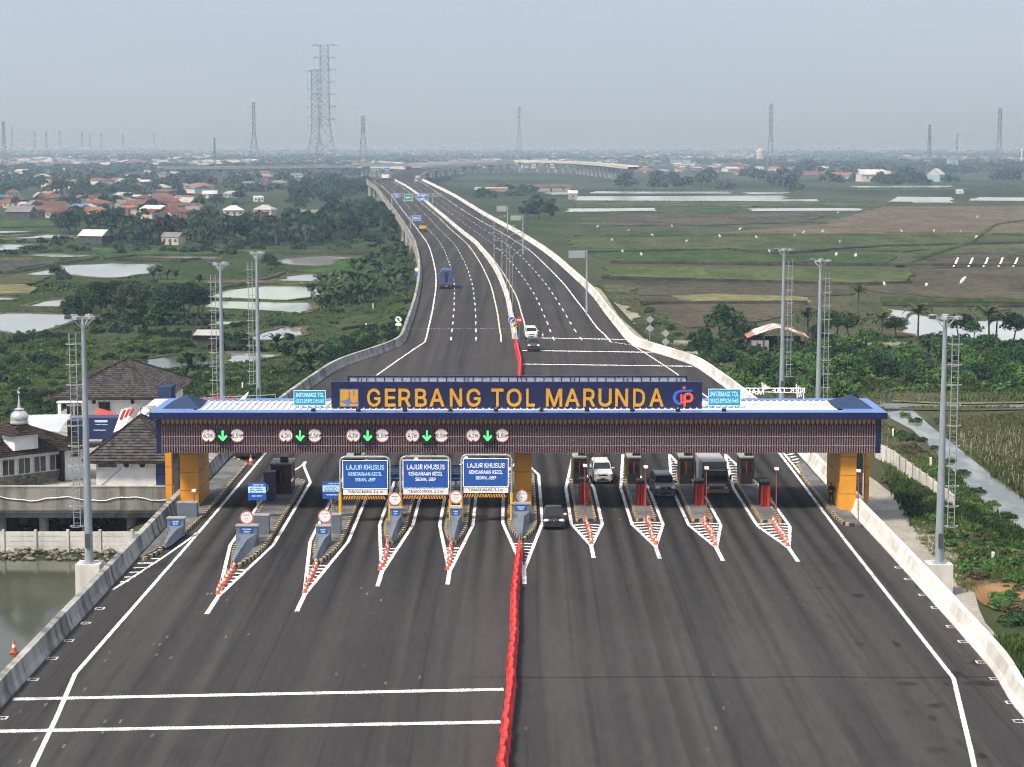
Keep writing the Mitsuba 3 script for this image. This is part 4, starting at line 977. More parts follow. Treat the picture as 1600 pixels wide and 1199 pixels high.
# red water-filled barriers down the middle
mat('barrier_red', mikit.proc(lambda p, n, uv: MX((.46, .022, .024), (.62, .050, .045), FB(p.x * 1.3, p.y * 1.3, p.z * 2, 3)) * (.7 + .45 * FB(p.x * 4, p.y * 3, p.z * 3, 2))), .65)
sec = [(-.27, 0), (-.27, .16), (-.13, .42), (-.09, .88), (.09, .88), (.13, .42), (.27, .16), (.27, 0)]
def wb_mesh(l=1.12):
    b = MB(); ys_ = [-l / 2, -l / 2 + .06, -.18, -.14, .14, .18, l / 2 - .06, l / 2]; ins = [.75, 1, 1, .8, .8, 1, 1, .75]
    P = np.array([[(x * (s_ if .1 < z < .8 else 1), y, z * (1 if s_ > .76 else .985)) for x, z in sec] for y, s_ in zip(ys_, ins)]); k = len(sec); idx = np.arange(len(ys_) * k).reshape(len(ys_), k)
    b.add(P.reshape(-1, 3), np.stack([idx[:-1, :-1], idx[1:, :-1], idx[1:, 1:], idx[:-1, 1:]], -1).reshape(-1, 4))
    for r in (0, -1): b.add(P[r], [[0, j, j + 1] for j in range(1, k - 1)])
    return b.get()
WB = mikit.ply(wb_mesh(), 'barrier_red'); WBL = mikit.ply(MB().box(-.105, .105, -.5, .5, .882, .90).get(), 'barrier_red')
def barrier_row(px, where, zoff=.85):
    P = []
    for u, v in px:
        p = at(u, v, zoff)
        for _ in range(4): p = at(u, v, zoff + float(zroad(p[1])))
        P.append(p[:2])
    L_ = sg.LineString(P); n = int(L_.length / 1.2)
    for i in range(n):
        a, c = np.array(L_.interpolate(L_.length * i / n).coords[0]), np.array(L_.interpolate(L_.length * (i + 1) / n).coords[0])
        k = thing('plastic_barrier', f'red plastic road barrier in the long red row {where}', 'road barrier', f'red plastic barriers {where}')
        m = (a + c) / 2; jig = (.03 if i % 2 else -.03) + rng.uniform(-.03, .03)
        tw = xf(m[0] + jig * .8, m[1], float(zroad(m[1])) + .01, math.degrees(math.atan2(-(c - a)[0], (c - a)[1])) + jig * 60 + rng.uniform(-1.5, 1.5))
        part('body', WB, None, k, tw=tw); part('ridge', WBL, None, k, tw=tw)
barrier_row([(783, 1215), (783, 1199), (785, 1172), (789, 1149), (791, 1119), (794.7, 1089), (798.5, 1056), (799.7, 1016), (804, 973), (803.5, 926), (806.5, 893), (812, 845)], 'in front of the gate')
barrier_row([(814, 640), (811.5, 586), (813.3, 560), (809, 542), (805.5, 530)], 'behind the gate')
# ---------------------------------------------------------------- high light masts beside the plaza
mat('galvanised', mikit.proc(lambda p, n, uv: MX((.25, .30, .345), (.32, .37, .41), FB(p.x * 2, p.y * 2, p.z * .4, 3))), .42, metallic=.25)
def mast(u, vb, y, side, nm, ztop=18.4):
    x = at_y(u, vb, y)[0]; zb_ = 1.05
    k = thing('light_mast', f'tall galvanised light mast with side ladder, {nm}', 'light mast', 'light masts beside the plaza')
    part('pedestal', MB().box(x - .85, x + .85, y - .7, y + .9, ZG - .2, zb_).get(), 'concrete_pale', k)
    part('base_plate', MB().tube((x, y, zb_), (x, y, zb_ + .08), .5, n=16).get(), 'steel_grey', k)
    b = MB()
    for z0, z1, r0, r1 in ((zb_, 7.2, .31, .255), (7.2, 13.0, .245, .20), (13.0, ztop - .4, .19, .14)): b.tube((x, y, z0), (x, y, z1), r0, r1, 14)
    part('shaft', b.get(), 'galvanised', k, smooth=30)
    part('control_box', MB().box(x - .16, x + .16, y - .42, y - .3, 2.2, 3.2).get(), 'steel_dark', k)
    lad = MB()
    xa, xb = x + side * .52, x + side * .98
    for xx in (xa, xb): lad.tube((xx, y - .05, 3.6), (xx, y - .05, ztop - 1.2), .035, n=6)
    part('ladder_rails', lad.get(), 'pipe_grey', k)
    rung = MB()
    for z in np.arange(3.9, ztop - 1.3, .38): rung.tube((xa, y - .05, z), (xb, y - .05, z), .016, n=4)
    part('rungs', rung.get(), 'pipe_grey', k, kind='stuff')
    for z in np.arange(3.7, ztop - 1.0, 1.42):
        t = np.linspace(-.35, math.pi + .35, 9); c = ((xa + xb) / 2, y - .05)
        b = MB().path([(c[0] + .47 * math.cos(a), c[1] - .58 * math.sin(a), z) for a in t], .025, 4).tube((x, y - .05, z), (xb + .28 * side, y - .05, z), .028, n=4)
        part('hoop', b.get(), 'pipe_grey', k)
    hd = MB()
    for a in range(6):
        q_ = (x + .8 * math.cos(a * 1.047 + .3), y + .95 * math.sin(a * 1.047 + .3), ztop - .1); hd.tube((x, y, ztop - .9), q_, .035, n=5)
    part('head_frame', hd.path([(x + .8 * math.cos(a * .5236), y + .95 * math.sin(a * .5236), ztop - .1) for a in range(13)], .04, 5).tube((x, y, ztop - .5), (x, y, ztop - .1), .12, n=8).get(), 'steel_grey', k)
    for a in range(6):
        q_ = np.array((x + 1.0 * math.cos(a * 1.047 + .3), y + 1.0 * math.sin(a * 1.047 + .3), ztop))
        part('lamp', MB().box(q_[0] - .22, q_[0] + .22, q_[1] - .2, q_[1] + .2, q_[2] - .16, q_[2] + .06, rz=60 * a).get(), 'steel_dark' if a % 3 == 0 else 'pipe_grey', k)
mast(139.5, 888, 136.6, -1, 'nearest on the left by the pond')
mast(348, 640, 199.8, -1, 'second on the left behind the gate end')
mast(404.5, 640, 220.6, -1, 'third and farthest on the left')
mast(1467, 888, 136.6, 1, 'nearest on the right beside the gravel path')
mast(1278, 640, 205.5, 1, 'second on the right behind the gate end')
mast(1221, 640, 227.6, 1, 'third and farthest on the right')
# ---------------------------------------------------------------- street lamps in the median
for i, y in enumerate((318, 345, 372, 402, 450)):
    x, z = float(xmd(y)) + .45, float(zroad(y)); nm = ['nearest', 'second', 'third', 'fourth', 'farthest'][i]
    k = thing('street_lamp', f'thin grey double armed street lamp in the median, {nm} beyond the gate', 'street lamp', 'street lamps in the median')
    part('pole', MB().tube((x, y, z + .9), (x, y, z + 10.2), .065, .04, 8).get(), 'pipe_grey', k)
    for s in (-1, 1):
        part('arm', MB().path([(x, y, z + 10.1), (x + s * .5, y, z + 10.9), (x + s * 1.3, y, z + 11.4), (x + s * 2.5, y, z + 11.6)], .04, 5).get(), 'pipe_grey', k)
        part('lamp', MB().box(x + s * 2.5 - .3, x + s * 2.5 + .3, y - .14, y + .14, z + 11.55, z + 11.68).get(), 'pipe_grey', k)
# ---------------------------------------------------------------- traffic signs along the highway
mat('sign_green', (.010, .20, .13), .45); mat('sign_back', (.33, .35, .36), .5, metallic=.2); mat('sign_road_blue', (.02, .12, .42), .45)
def board_sign(name, label, y, u0, u1, v0, v1, m, lines=2, pole_u=None, back=False, group=None, arm=True):
    k = thing(name, label, 'road sign', group); a, c = at_y(u0, v1, y), at_y(u1, v0, y)
    part('board', MB().box(a[0], c[0], y, y + .12, a[2], c[2]).get(), m, k)
    w, h = c[0] - a[0], c[2] - a[2]
    if not back:
        b = MB(); t = h * .05
        b.box(a[0] + t, c[0] - t, y - .02, y - .003, c[2] - 2 * t, c[2] - t).box(a[0] + t, c[0] - t, y - .02, y - .003, a[2] + t, a[2] + 2 * t).box(a[0] + t, a[0] + 2 * t, y - .02, y - .003, a[2] + t, c[2] - t).box(c[0] - 2 * t, c[0] - t, y - .02, y - .003, a[2] + t, c[2] - t)
        part('border', b.get(), 'text_white', k)
        for j in range(lines):
            vm = v1 + (v0 - v1) * (.26 + .46 * j if lines > 1 else .5); um = (u0 + u1) / 2; du = (u1 - u0) * .33; dv = (v1 - v0) * .13
            part('text', strokes(um - du, um + du, vm - dv, vm + dv, y - .004, 7, .02, j), 'text_white', k)
    else:
        for j in range(3): part('rail', MB().box(a[0], c[0], y - .06, y - .002, a[2] + h * (.15 + .33 * j), a[2] + h * (.22 + .33 * j)).get(), 'pipe_grey', k)
    if pole_u is not None:
        px = at_y(pole_u, v1, y)[0]; zg_ = float(terrain_z(px, y)); zr_ = float(zroad(y)) if xl(y) - .7 < px < xr(y) + .7 else zg_
        part('pole', MB().tube((px, y + .25, zr_), (px, y + .25, c[2] + .1), .16, .12, 10).get(), 'pipe_grey', k)
        if arm: part('arm', MB().tube((px, y + .25, a[2] + h * .35), ((a[0] + c[0]) / 2, y + .25, a[2] + h * .35), .08).tube((px, y + .25, a[2] + h * .8), ((a[0] + c[0]) / 2, y + .25, a[2] + h * .8), .08).get(), 'pipe_grey', k)
    return k
yg = 820.0
board_sign('direction_sign', 'green direction sign over the left carriageway beside a blue one', yg, 631, 645.5, 303, 314.5, 'sign_green', 1)
board_sign('direction_sign', 'large blue direction sign over the median beside the green one', yg, 651, 669.5, 303.5, 313.5, 'sign_road_blue', 2)
board_sign('direction_sign', 'small pale blue sign left of the green direction sign', yg, 614.5, 626, 303.5, 309.5, 'sign_road_blue', 1)
k = thing('sign_gantry', 'thin grey steel gantry across the highway carrying the green and blue signs', 'gantry')
g0, g1 = at_y(613, 309, yg), at_y(690, 307.5, yg)
xL_, xR_ = float(xl(yg)) - .3, float(xmd(yg)) + .45
part('beam', MB().tube((xL_, yg + .4, g0[2] + .6), (g1[0], yg + .4, g0[2] + .6), .14).tube((xL_, yg + .4, g0[2] + 1.5), (g1[0], yg + .4, g0[2] + 1.5), .12).get(), 'pipe_grey', k)
for x in (xL_, xR_ ): part('post', MB().tube((x, yg + .4, float(zroad(yg)) - .5), (x, yg + .4, g0[2] + 1.6), .2, .16).get(), 'pipe_grey', k)
board_sign('direction_sign', 'small blue direction sign above the yellow truck on the left carriageway', 640., 643.5, 658, 337, 346, 'sign_road_blue', 1, pole_u=641.2)
board_sign('direction_sign', 'distant green direction sign beyond the crest of the highway', 1750., 586, 596, 262, 268.5, 'sign_green', 1, pole_u=583, arm=False)
board_sign('direction_sign', 'distant blue direction sign beyond the crest of the highway', 1745., 600, 609.5, 262, 268, 'sign_road_blue', 1, pole_u=604, arm=False)
board_sign('direction_sign', 'distant pale sign left of the green one beyond the crest', 1755., 579, 585.5, 264, 268, 'sign_back', 0, pole_u=582, back=True, arm=False)
board_sign('direction_sign', 'grey back of a cantilever sign standing right of the highway, nearest', 330., 888.5, 914.5, 392, 403.5, 'sign_back', 0, pole_u=917, back=True)
board_sign('direction_sign', 'grey back of a cantilever sign right of the highway, second from the gate', 500., 798, 814, 337, 344.5, 'sign_back', 0, pole_u=817, back=True)
board_sign('direction_sign', 'grey back of a cantilever sign right of the highway, farthest', 620., 776, 791, 322, 331, 'sign_back', 0, pole_u=793, back=True)
# small signs
def pole_sign(name, label, y, u, v, r, plates, xoff=None, group=None):
    k = thing(name, label, 'road sign', group); c = at_y(u, v, y); zg_ = float(terrain_z(c[0], y))
    inside = xl(y) - 1 < c[0] < xr(y) + 1
    base = float(zroad(y)) if inside else zg_
    part('post', MB().tube((c[0], y + .08, base), (c[0], y + .08, c[2] + .2), .045).get(), 'pipe_grey', k)
    for shp, m, du, dv, w, h, d in plates:
        part('plate', shape_at(shp, u + du - w, u + du + w, v + dv - h, v + dv + h, y - d, .03), m, k)
    return k
cir = D(.5, .5, .5); rhomb = sg.Polygon([(.5, 0), (1, .5), (.5, 1), (0, .5)])
y_ = float(rows[0, 0]) + 3.5
pole_sign('keep_left_sign', 'round blue keep left sign at the nose of the median', y_, 800, 500, 5, [(cir, 'text_white', 0, 0, 5.6, 5.4, 0), (cir, 'sign_road_blue', 0, 0, 4.9, 4.7, .032), (sg.Polygon([(.15, .15), (.55, .15), (.42, .3), (.85, .72), (.72, .85), (.3, .42), (.15, .55)]), 'text_white', 0, 0, 3.4, 3.3, .064)])
pole_sign('no_entry_sign', 'round red no entry sign at the nose of the median', y_, 811, 500, 5, [(cir, 'red_paint', 0, 0, 5.2, 5.0, 0), (sg.box(0, 0, 1, 1), 'text_white', 0, 0, 3.4, .9, .032)])
k = pole_sign('marker_board', 'small yellow marker board under the two round median signs', y_ - .3, 805, 508, 4, [(sg.box(0, 0, 1, 1), 'bollard_yellow', 0, 0, 3, 3.6, 0), (sg.Polygon([(0, .3), (1, .8), (1, .5), (0, 0)]), 'black_board', 0, 0, 3, 3.6, .032)])
yb_ = 318.
pole_sign('end_restriction_sign', 'round white sign with black bend mark and small plate behind the left wall', 309., 622.5, 499.5, 5, [(cir, 'text_white', 0, 0, 5, 4.8, 0), (sg.LineString([(.25, .75), (.6, .6), (.4, .42), (.75, .25)]).buffer(.09), 'black_board', 0, 0, 4.4, 4.2, .032), (sg.box(0, 0, 1, 1), 'text_white', 0, 7.6, 4.6, 2.1, 0)])
pole_sign('speed_sign', 'round white sign above a blue disc on the left wall of the highway', 423., 651, 421.5, 4, [(cir, 'text_white', 0, 0, 3, 3, 0), (cir, 'sign_road_blue', 0, 8, 4, 3.6, 0)])
for u, v0, v1, y, nm in ((1015.5, 499.5, 513.5, 296, 'left'), (1040, 521, 534.5, 281, 'right')):
    k = pole_sign('diamond_sign', f'two grey diamond sign backs on one post beside the right wall, {nm} post', y, u, v0, 6, [(rhomb, 'sign_back', 0, 0, 6.6, 6.2, 0), (rhomb, 'sign_back', 0, v1 - v0, 6.6, 6.2, 0)])
# ---------------------------------------------------------------- lattice pylons
mat('pylon_steel', (.12, .13, .14), .6)
def pylon_mesh(h, wb, wt, waist, r, levels=14):
    b = MB(); zs_ = list(np.linspace(0, waist, 5)) + list(np.linspace(waist, 1, levels))[1:]
    def w(t): return wb + (wt * 1.25 - wb) * (t / waist) if t < waist else wt * 1.25 + (wt - wt * 1.25) * (t - waist) / (1 - waist)
    for sx in (-1, 1):
        for sy in (-1, 1): b.path([(sx * w(t), sy * w(t), t * h) for t in zs_], r, 4)
    for a, c in zip(zs_[:-1], zs_[1:]):
        for s in (-1, 1):
            b.tube((-w(a), s * w(a), a * h), (w(c), s * w(c), c * h), r * .55, n=3, cap=False).tube((w(a), s * w(a), a * h), (-w(c), s * w(c), c * h), r * .55, n=3, cap=False)
            b.tube((s * w(a), -w(a), a * h), (s * w(c), w(c), c * h), r * .55, n=3, cap=False)
            b.tube((-w(c), s * w(c), c * h), (w(c), s * w(c), c * h), r * .5, n=3, cap=False)
    return b.get()
def arm_mesh(l, wt, r, s):
    b = MB()
    for e in (-1, 1): b.tube((s * wt * .8, e * wt * .6, -.9), (s * l, 0, 0), r * .7, n=3).tube((s * wt * .8, e * wt * .6, .5), (s * l, 0, .1), r * .7, n=3)
    return b.get()
def ins_mesh(x, r): return MB().tube((x, 0, -.3), (x, 0, -5.2), r * .5, n=4).get()
def pylon(u, vtop, y, wbpx, wtpx, arms, label, waist=.36, armpx=None, r=None, group=None, insul=True):
    p = at_y(u, vtop, y); h = p[2] - ZG; sc = y / F; r = r or max(.22, y * 1.1e-4)
    k = thing('power_pylon', label, 'pylon', group); tw = xf(p[0], y, ZG, 0)
    part('tower', pylon_mesh(h, wbpx * sc / 2, wtpx * sc / 2, waist, r), 'pylon_steel', k, tw=tw)
    if arms:
        al = armpx * sc
        for j, v in enumerate(arms):
            z = at_y(u, v, y)[2]
            for s in (-1, 1):
                part('cross_arm', arm_mesh(al * (1.18 if j == 0 else 1), wtpx * sc / 2, r, s), 'pylon_steel', k, tw=xf(p[0], y, z, 0))
                if insul and j: part('insulator', ins_mesh(s * (al - .6), r), 'pylon_steel', k, tw=xf(p[0], y, z, 0))
    return k
pylon(506.5, 71, 1850, 44, 12, (71, 90, 109, 128, 147, 166.5, 186), 'huge grey lattice power pylon with seven cross arms left of the highway', armpx=17.5, waist=.42)
pylon(491.5, 110, 2450, 34, 9.5, (111, 125, 139, 153.5, 168, 182, 196), 'slightly shorter lattice pylon just behind the huge one', armpx=12, waist=.40)
pylon(396, 160, 3000, 17, 3.6, (166, 176, 186), 'slender lattice pylon left of the pair of large pylons', armpx=3.6, waist=.55, insul=False)
pylon(567, 181, 2700, 15, 4.2, (189, 203), 'short tapering lattice pylon right of the pair of large pylons', armpx=4, waist=.7, insul=False)
pylon(811, 167, 2900, 15, 2.8, (172, 182), 'lone tapering lattice pylon above the far viaduct', armpx=2.6, waist=.62, insul=False)
pylon(1205, 162, 3000, 12, 3.6, (168, 178, 188), 'lattice pylon over the town near the tall right masts', armpx=3.4, waist=.5, insul=False)
pylon(1563, 169, 3100, 12, 4, (176, 186, 196), 'lattice pylon over the town at the right edge', armpx=3.6, waist=.5, insul=False)
pylon(1453, 195, 2900, 5, 3.4, (), 'slim dark communications tower over the town at right', waist=.5, r=.34)
pylon(335, 216, 2500, 2.4, 2.0, (), 'thin communications mast among the trees at left', waist=.5, r=.26)
pylon(5, 190, 3600, 9, 3, (195, 203), 'pylon at the very left edge of the skyline', armpx=3, waist=.5, insul=False)
for u, vt, y in ((18, 199, 6200), (54, 205, 6600), (72, 204, 6400), (93, 205, 7000), (128, 206, 6800), (140, 207, 7300), (158, 208, 7200), (192, 209, 7000), (240, 209, 7400), (1361 / 2.284 + 900, 207, 5200)):
    pylon(u, vt, y, 5.5, 1.8, (vt + 4,), 'far lattice pylon fading into the haze on the skyline', armpx=3, waist=.4, group='far pylons in the haze', insul=False, r=.30)
# ---------------------------------------------------------------- viaducts of the far interchange
def viaduct(px, z, w, label, npier, pier_px=None, thick=2.2):
    P = np.array([at(u, v, z) for u, v in px]); t = np.linspace(0, len(P) - 1, 60); pts = np.stack([np.interp(t, range(len(P)), P[:, i]) for i in range(3)], 1)
    k = thing('viaduct', label, 'viaduct'); v0, f0 = ribbon(pts, w); v1 = v0.copy(); v1[:, 2] -= thick; n = len(pts); i = np.arange(n - 1)
    b = MB().add(v0, f0).add(v1, f0[:, ::-1])
    for o in (0, n): b.add(np.vstack([v0[o:o + n] + [0, 0, 1.0], v1[o:o + n]]), np.stack([i, i + 1, i + 1 + n, i + n], 1))
    part('deck', b.get(), 'concrete_pale', k)
    L_ = np.r_[0, np.cumsum(np.linalg.norm(np.diff(pts[:, :2], axis=0), axis=1))]
    for s in np.linspace(.02, .98, npier):
        c = np.array([np.interp(s * L_[-1], L_, pts[:, j]) for j in range(3)])
        part('pier', MB().box(c[0] - 1.6, c[0] + 1.6, c[1] - 1.5, c[1] + 1.5, ZG, z - thick).box(c[0] - w * .4, c[0] + w * .4, c[1] - 1.5, c[1] + 1.5, z - thick - 1.6, z - thick).get(), 'concrete', k)
viaduct([(763, 252.5), (800, 251.5), (850, 252), (900, 253.5), (950, 257), (990, 261)], 11, 11, 'long curved concrete viaduct on many piers right of the far interchange', 24)
viaduct([(250, 262), (360, 261), (480, 260), (560, 259), (640, 262)], 8, 10, 'low concrete viaduct crossing behind the large pylons', 26)
viaduct([(556, 257.5), (640, 257), (720, 252.5), (770, 251.5)], 12, 10, 'upper concrete ramp of the far interchange over the highway', 12)
viaduct([(650, 262), (690, 259), (740, 256), (800, 254.5)], 9, 9, 'short lower concrete ramp beneath the far interchange', 9)
# ---------------------------------------------------------------- the service yard left of the gate, a slab on columns, with its buildings
matte('roof_tile', mikit.proc(lambda p, n, uv: MX((.044, .042, .043), (.090, .084, .084), SM(.2, .8, mikit.cell_rand(dr.floor((p.x + .3 * p.y) * 2.6), dr.floor(p.z * 5.5)) * .6 + .4 * FB(p.x * .6, p.y * .6, p.z, 3)))))
matte('roof_tile_dark', mikit.proc(lambda p, n, uv: MX((.026, .020, .019), (.062, .048, .043), SM(.2, .8, mikit.cell_rand(dr.floor((p.x + p.y) * 2.2), dr.floor(p.z * 5.5)) * .6 + .4 * FB(p.x * .6, p.y * .6, p.z, 3)))))
matte('plaster_white', mikit.proc(lambda p, n, uv: MX((.74, .75, .76), (.55, .56, .56), SM(.45, .8, FB(p.x * .7, p.y * .7, p.z * .5, 3)))))
matte('stone_wall', mikit.proc(lambda p, n, uv: MX((.13, .115, .095), (.27, .245, .205), mikit.voronoi((p.x + p.y) * 2.4, p.z * 3.2)[2]) * SM(.0, .16, mikit.voronoi((p.x + p.y) * 2.4, p.z * 3.2)[1] - mikit.voronoi((p.x + p.y) * 2.4, p.z * 3.2)[0])))
mat('blue_wall', (.020, .045, .17), .5)
mat('dome_silver', (.62, .63, .64), .25, metallic=.7)
mat('awning_sheet', mikit.proc(lambda p, n, uv: MX((.42, .46, .49), (.60, .63, .65), FB(p.x * 1.4, p.y * .4, 0, 3))), .5)
mat('tarp_red', (.48, .05, .025), .6); mat('truck_navy', (.018, .026, .085), .45); mat('cloth_white', (.72, .72, .73), .7); mat('cloth_red', (.46, .035, .035), .7)
yard = struct('yard', MB().prism(sg.Polygon([(-80, 168.3), (-28.2, 168.3), (-28.2, 233), (-51.5, 233), (-51.5, 207), (-80, 194)]), -1.3, 0).get(), 'concrete')
for u in (2, 68, 135, 205): 
    for y in (170.0, 178.0): x = at_y(u, 800, 170)[0]; sub(yard, 'column', MB().tube((x, y, ZG - .3), (x, y, -1.28), .42, n=12).get(), 'concrete', smooth=40)
sub(yard, 'beam', MB().box(-80, -28.0, 168.55, 169.4, -1.75, -1.3).get(), 'concrete_dark')
k = thing('yard_parapet', 'stained grey concrete parapet along the raised yard left of the gate', 'parapet')
xe = np.linspace(-80, -28.15, 20)
for a, c in zip(xe[:-1], xe[1:]): part('panel', MB().box(a + .012, c - .012, 168.0, 168.28, -1.0, 1.02).get(), 'concrete_dark', k)
part('coping', MB().box(-80, -28.15, 167.93, 168.36, 1.02, 1.12).get(), 'concrete', k)
p = [(x, 167.9, .02 + .16 * math.sin(x * 1.1) + .05 * math.sin(x * 3.1)) for x in np.linspace(-60, -28.4, 50)]
single('sagging_cable', MB().path(p, .045, 5).get(), 'cloth_white', 'pale cable sagging along the grey parapet of the raised yard', 'cable')
# panel wall at the pond
k = thing('panel_wall', 'low pale precast panel wall on the far bank of the green pond', 'wall'); wx = np.arange(-62, -28.6, 2.72)
for i, (a, c) in enumerate(zip(wx[:-1], wx[1:])):
    for j in range(4): part('panel', MB().box(a + .1, c - .1, 164.86, 164.95, ZG + .02 + j * .44, ZG + .44 + j * .44).get(), 'concrete_pale', k)
    part('post', MB().box(a - .1, a + .1, 164.75, 165.05, ZG - .2, ZG + 1.92).get(), 'concrete_pale', k)
rb = MB()
for i in range(420):
    x, y = rng.uniform(-60, -28.4), rng.uniform(161.2, 164.7); s = rng.uniform(.08, .3); rb.sphere((x, y, ZG + .12 + (y - 161) * .06), (s, s * rng.uniform(.6, 1.1), s * .6), 1)
single('bank_rubble', rb.get(), 'stone_wall', 'rubble and broken stone along the pond bank below the panel wall', 'rubble', kind='stuff')

def hip(w, d, z0, z1, ridge, n=12, tri=.0):
    """hip roof with lapped courses, centred; ridge along y of the given length"""
    a, c, r = w / 2, d / 2, ridge / 2
    B = [np.array(p, float) for p in ((-a, -c, z0), (a, -c, z0), (a, c, z0), (-a, c, z0))]; R0, R1 = np.array((0, -r, z1)), np.array((0, r, z1))
    b = MB()
    for A, Bq, C, Dq in ((B[0], B[1], R0, R0), (B[1], B[2], R1, R0), (B[2], B[3], R1, R1), (B[3], B[0], R0, R1)):
        nn = np.cross(Bq - A, (C + Dq) / 2 - A); nn /= np.linalg.norm(nn)
        for i in range(n):
            t0, t1 = i / n, (i + 1) / n; l0, r0, l1, r1 = A + (Dq - A) * t0, Bq + (C - Bq) * t0, A + (Dq - A) * t1, Bq + (C - Bq) * t1; o = nn * .075
            b.quad(l0 + o, r0 + o, r1, l1); b.quad(l0 - o * .3, r0 - o * .3, r0 + o, l0 + o)
    return b.get()
def hip_caps(w, d, z0, z1, ridge, r=.11):
    a, c, h = w / 2, d / 2, ridge / 2; b = MB(); U = .07
    for (x, y), yr in (((-a, -c), -h), ((a, -c), -h), ((a, c), h), ((-a, c), h)): b.tube((x, y, z0 + U), (0, yr, z1 + U), r, n=6)
    if ridge > .1: b.tube((0, -h, z1 + U), (0, h, z1 + U), r, n=6)
    return b.get()
def ac_unit(x, y, z, holder):
    u = part('air_conditioner', MB().box(x - .42, x + .42, y - .32, y, z - .3, z + .3).get(), 'plaster_white', holder)
    part('fan_grille', MB().tube((x + .06, y - .33, z), (x + .06, y - .34, z), .24, n=16).get(), 'black_board', u)
# front building
k = thing('service_building', 'white service building with brown tiled hip roof and blue corner right beside the gate', 'building'); W0, W1, Y0_ = -36.5, -29.75, 172.0
part('wall', MB().box(W0, W1 - 1.5, Y0_, 182.4, 0, 2.85).get(), 'plaster_white', k)
wb_ = part('blue_panel_wall', MB().box(W1 - 1.5, W1, Y0_ - .05, 182.4, 0, 2.85).get(), 'blue_wall', k, label='dark blue panelled corner wall')
for z in (.8, 1.45, 2.1): part('joint', MB().box(W1 - 1.5, W1, Y0_ - .062, Y0_ - .052, z, z + .04).get(), 'navy', wb_)
rf = part('roof', hip(8.1, 11.8, 2.75, 6.0, .6, 16), 'roof_tile', k, tw=xf(-33.45, 177.0, 0)); part('hip_cap', hip_caps(8.1, 11.8, 2.75, 6.0, .6), 'roof_tile_dark', rf, tw=xf(-33.45, 177.0, 0))
part('fascia', MB().box(-37.45, -29.45, 171.05, 171.1, 2.55, 2.78).get(), 'roof_tile_dark', k)
for u in (160, 175): x = at_y(u, 730, Y0_)[0]; part('vent_window', MB().box(x - .4, x + .4, Y0_ - .03, Y0_ - .003, 2.1, 2.42).get(), 'steel_dark', k)
for u in (197.5, 222.5): ac_unit(at_y(u, 727, Y0_)[0], Y0_ - .01, 2.35, k)
part('drain_pipe', MB().path([(at_y(192, 730, Y0_)[0], Y0_ - .06, 2.1), (at_y(158, 755, Y0_)[0], Y0_ - .06, .5)], .04, 5).get(), 'steel_grey', k)
# rear office
k = thing('office_building', 'white office with large brown tiled hip roof behind the yard', 'building'); yo = 215.0
part('wall', MB().box(-48.7, -38.3, yo, 229, 0, 3.1).get(), 'plaster_white', k)
rf = part('roof', hip(13.0, 16.6, 2.95, 6.15, 3.2, 18), 'roof_tile', k, tw=xf(-43.7, 222.2, 0)); part('hip_cap', hip_caps(13.0, 16.6, 2.95, 6.15, 3.2), 'roof_tile_dark', rf, tw=xf(-43.7, 222.2, 0))
part('fascia', MB().box(-50.1, -37.3, 213.75, 213.82, 2.72, 2.96).get(), 'roof_tile_dark', k)
for u0, u1 in ((155, 172), (105, 113), (118, 128), (239, 250)):
    a, c = at_y(u0, 640, yo)[0], at_y(u1, 640, yo)[0]
    f_ = part('window', MB().box(a, c, yo - .04, yo - .003, .9, 2.35).get(), 'dark_glass', k); b = MB()
    for x in (a, (a + c) / 2, c): b.box(x - .04, x + .04, yo - .08, yo - .045, .85, 2.4)
    part('frame', b.box(a, c, yo - .079, yo - .046, 1.6, 1.66).get(), 'steel_dark', f_)
part('porch_roof', MB().box(-49.3, -46.0, yo - 2.2, yo - .05, 2.5, 2.62).get(), 'plaster_white', k)
for x in (-49.0, -46.4): part('porch_post', MB().box(x - .16, x + .16, yo - 2.1, yo - 1.8, 0, 2.5).get(), 'plaster_white', k)
for u in (147, 207): ac_unit(at_y(u, 628, yo)[0], yo - .01, 2.4, k)
part('side_canopy', MB().add([(-39.6, 206.5, 2.0), (-37.5, 206.5, 2.0), (-36.2, 211, 3.2), (-38.3, 211, 3.2), (-39.6, 206.5, 1.9), (-37.5, 206.5, 1.9), (-36.2, 211, 3.1), (-38.3, 211, 3.1)], [[0, 1, 2, 3], [7, 6, 5, 4], [0, 4, 5, 1], [1, 5, 6, 2], [2, 6, 7, 3], [3, 7, 4, 0]]).get(), 'plaster_white', k)
part('side_block', MB().box(-38.25, -36.9, 213, 216, 0, 4.2).get(), 'gate_blue_grey', k)
# prayer hall
k = thing('prayer_hall', 'small mosque with dark tiled roof, white turret and silver dome at the left edge', 'mosque'); cx, cy, rz = -45.3, 179.0, 42.0; S = 9.6
tw = xf(cx, cy, 0, rz)
part('wall', MB().box(-S / 2 + .8, S / 2 - .8, -S / 2 + .8, S / 2 - .8, 0, 3.0).get(), 'plaster_white', k, tw=tw)
part('wainscot', MB().box(-S / 2 + .7, S / 2 - 2.6, -S / 2 + .70, -S / 2 + .78, 0, .95).get(), 'stone_wall', k, tw=tw)
for i in range(4):
    x = -S / 2 + 1.3 + i * 1.55; w_ = part('window', MB().box(x, x + 1.25, -S / 2 + .75, -S / 2 + .78, 1.05, 2.4).get(), 'dark_glass', k, tw=tw)
    b = MB()
    for xx in (x, x + .6, x + 1.2): b.box(xx, xx + .06, -S / 2 + .70, -S / 2 + .745, 1.0, 2.45)
    part('frame', b.get(), 'plaster_white', w_, tw=tw)
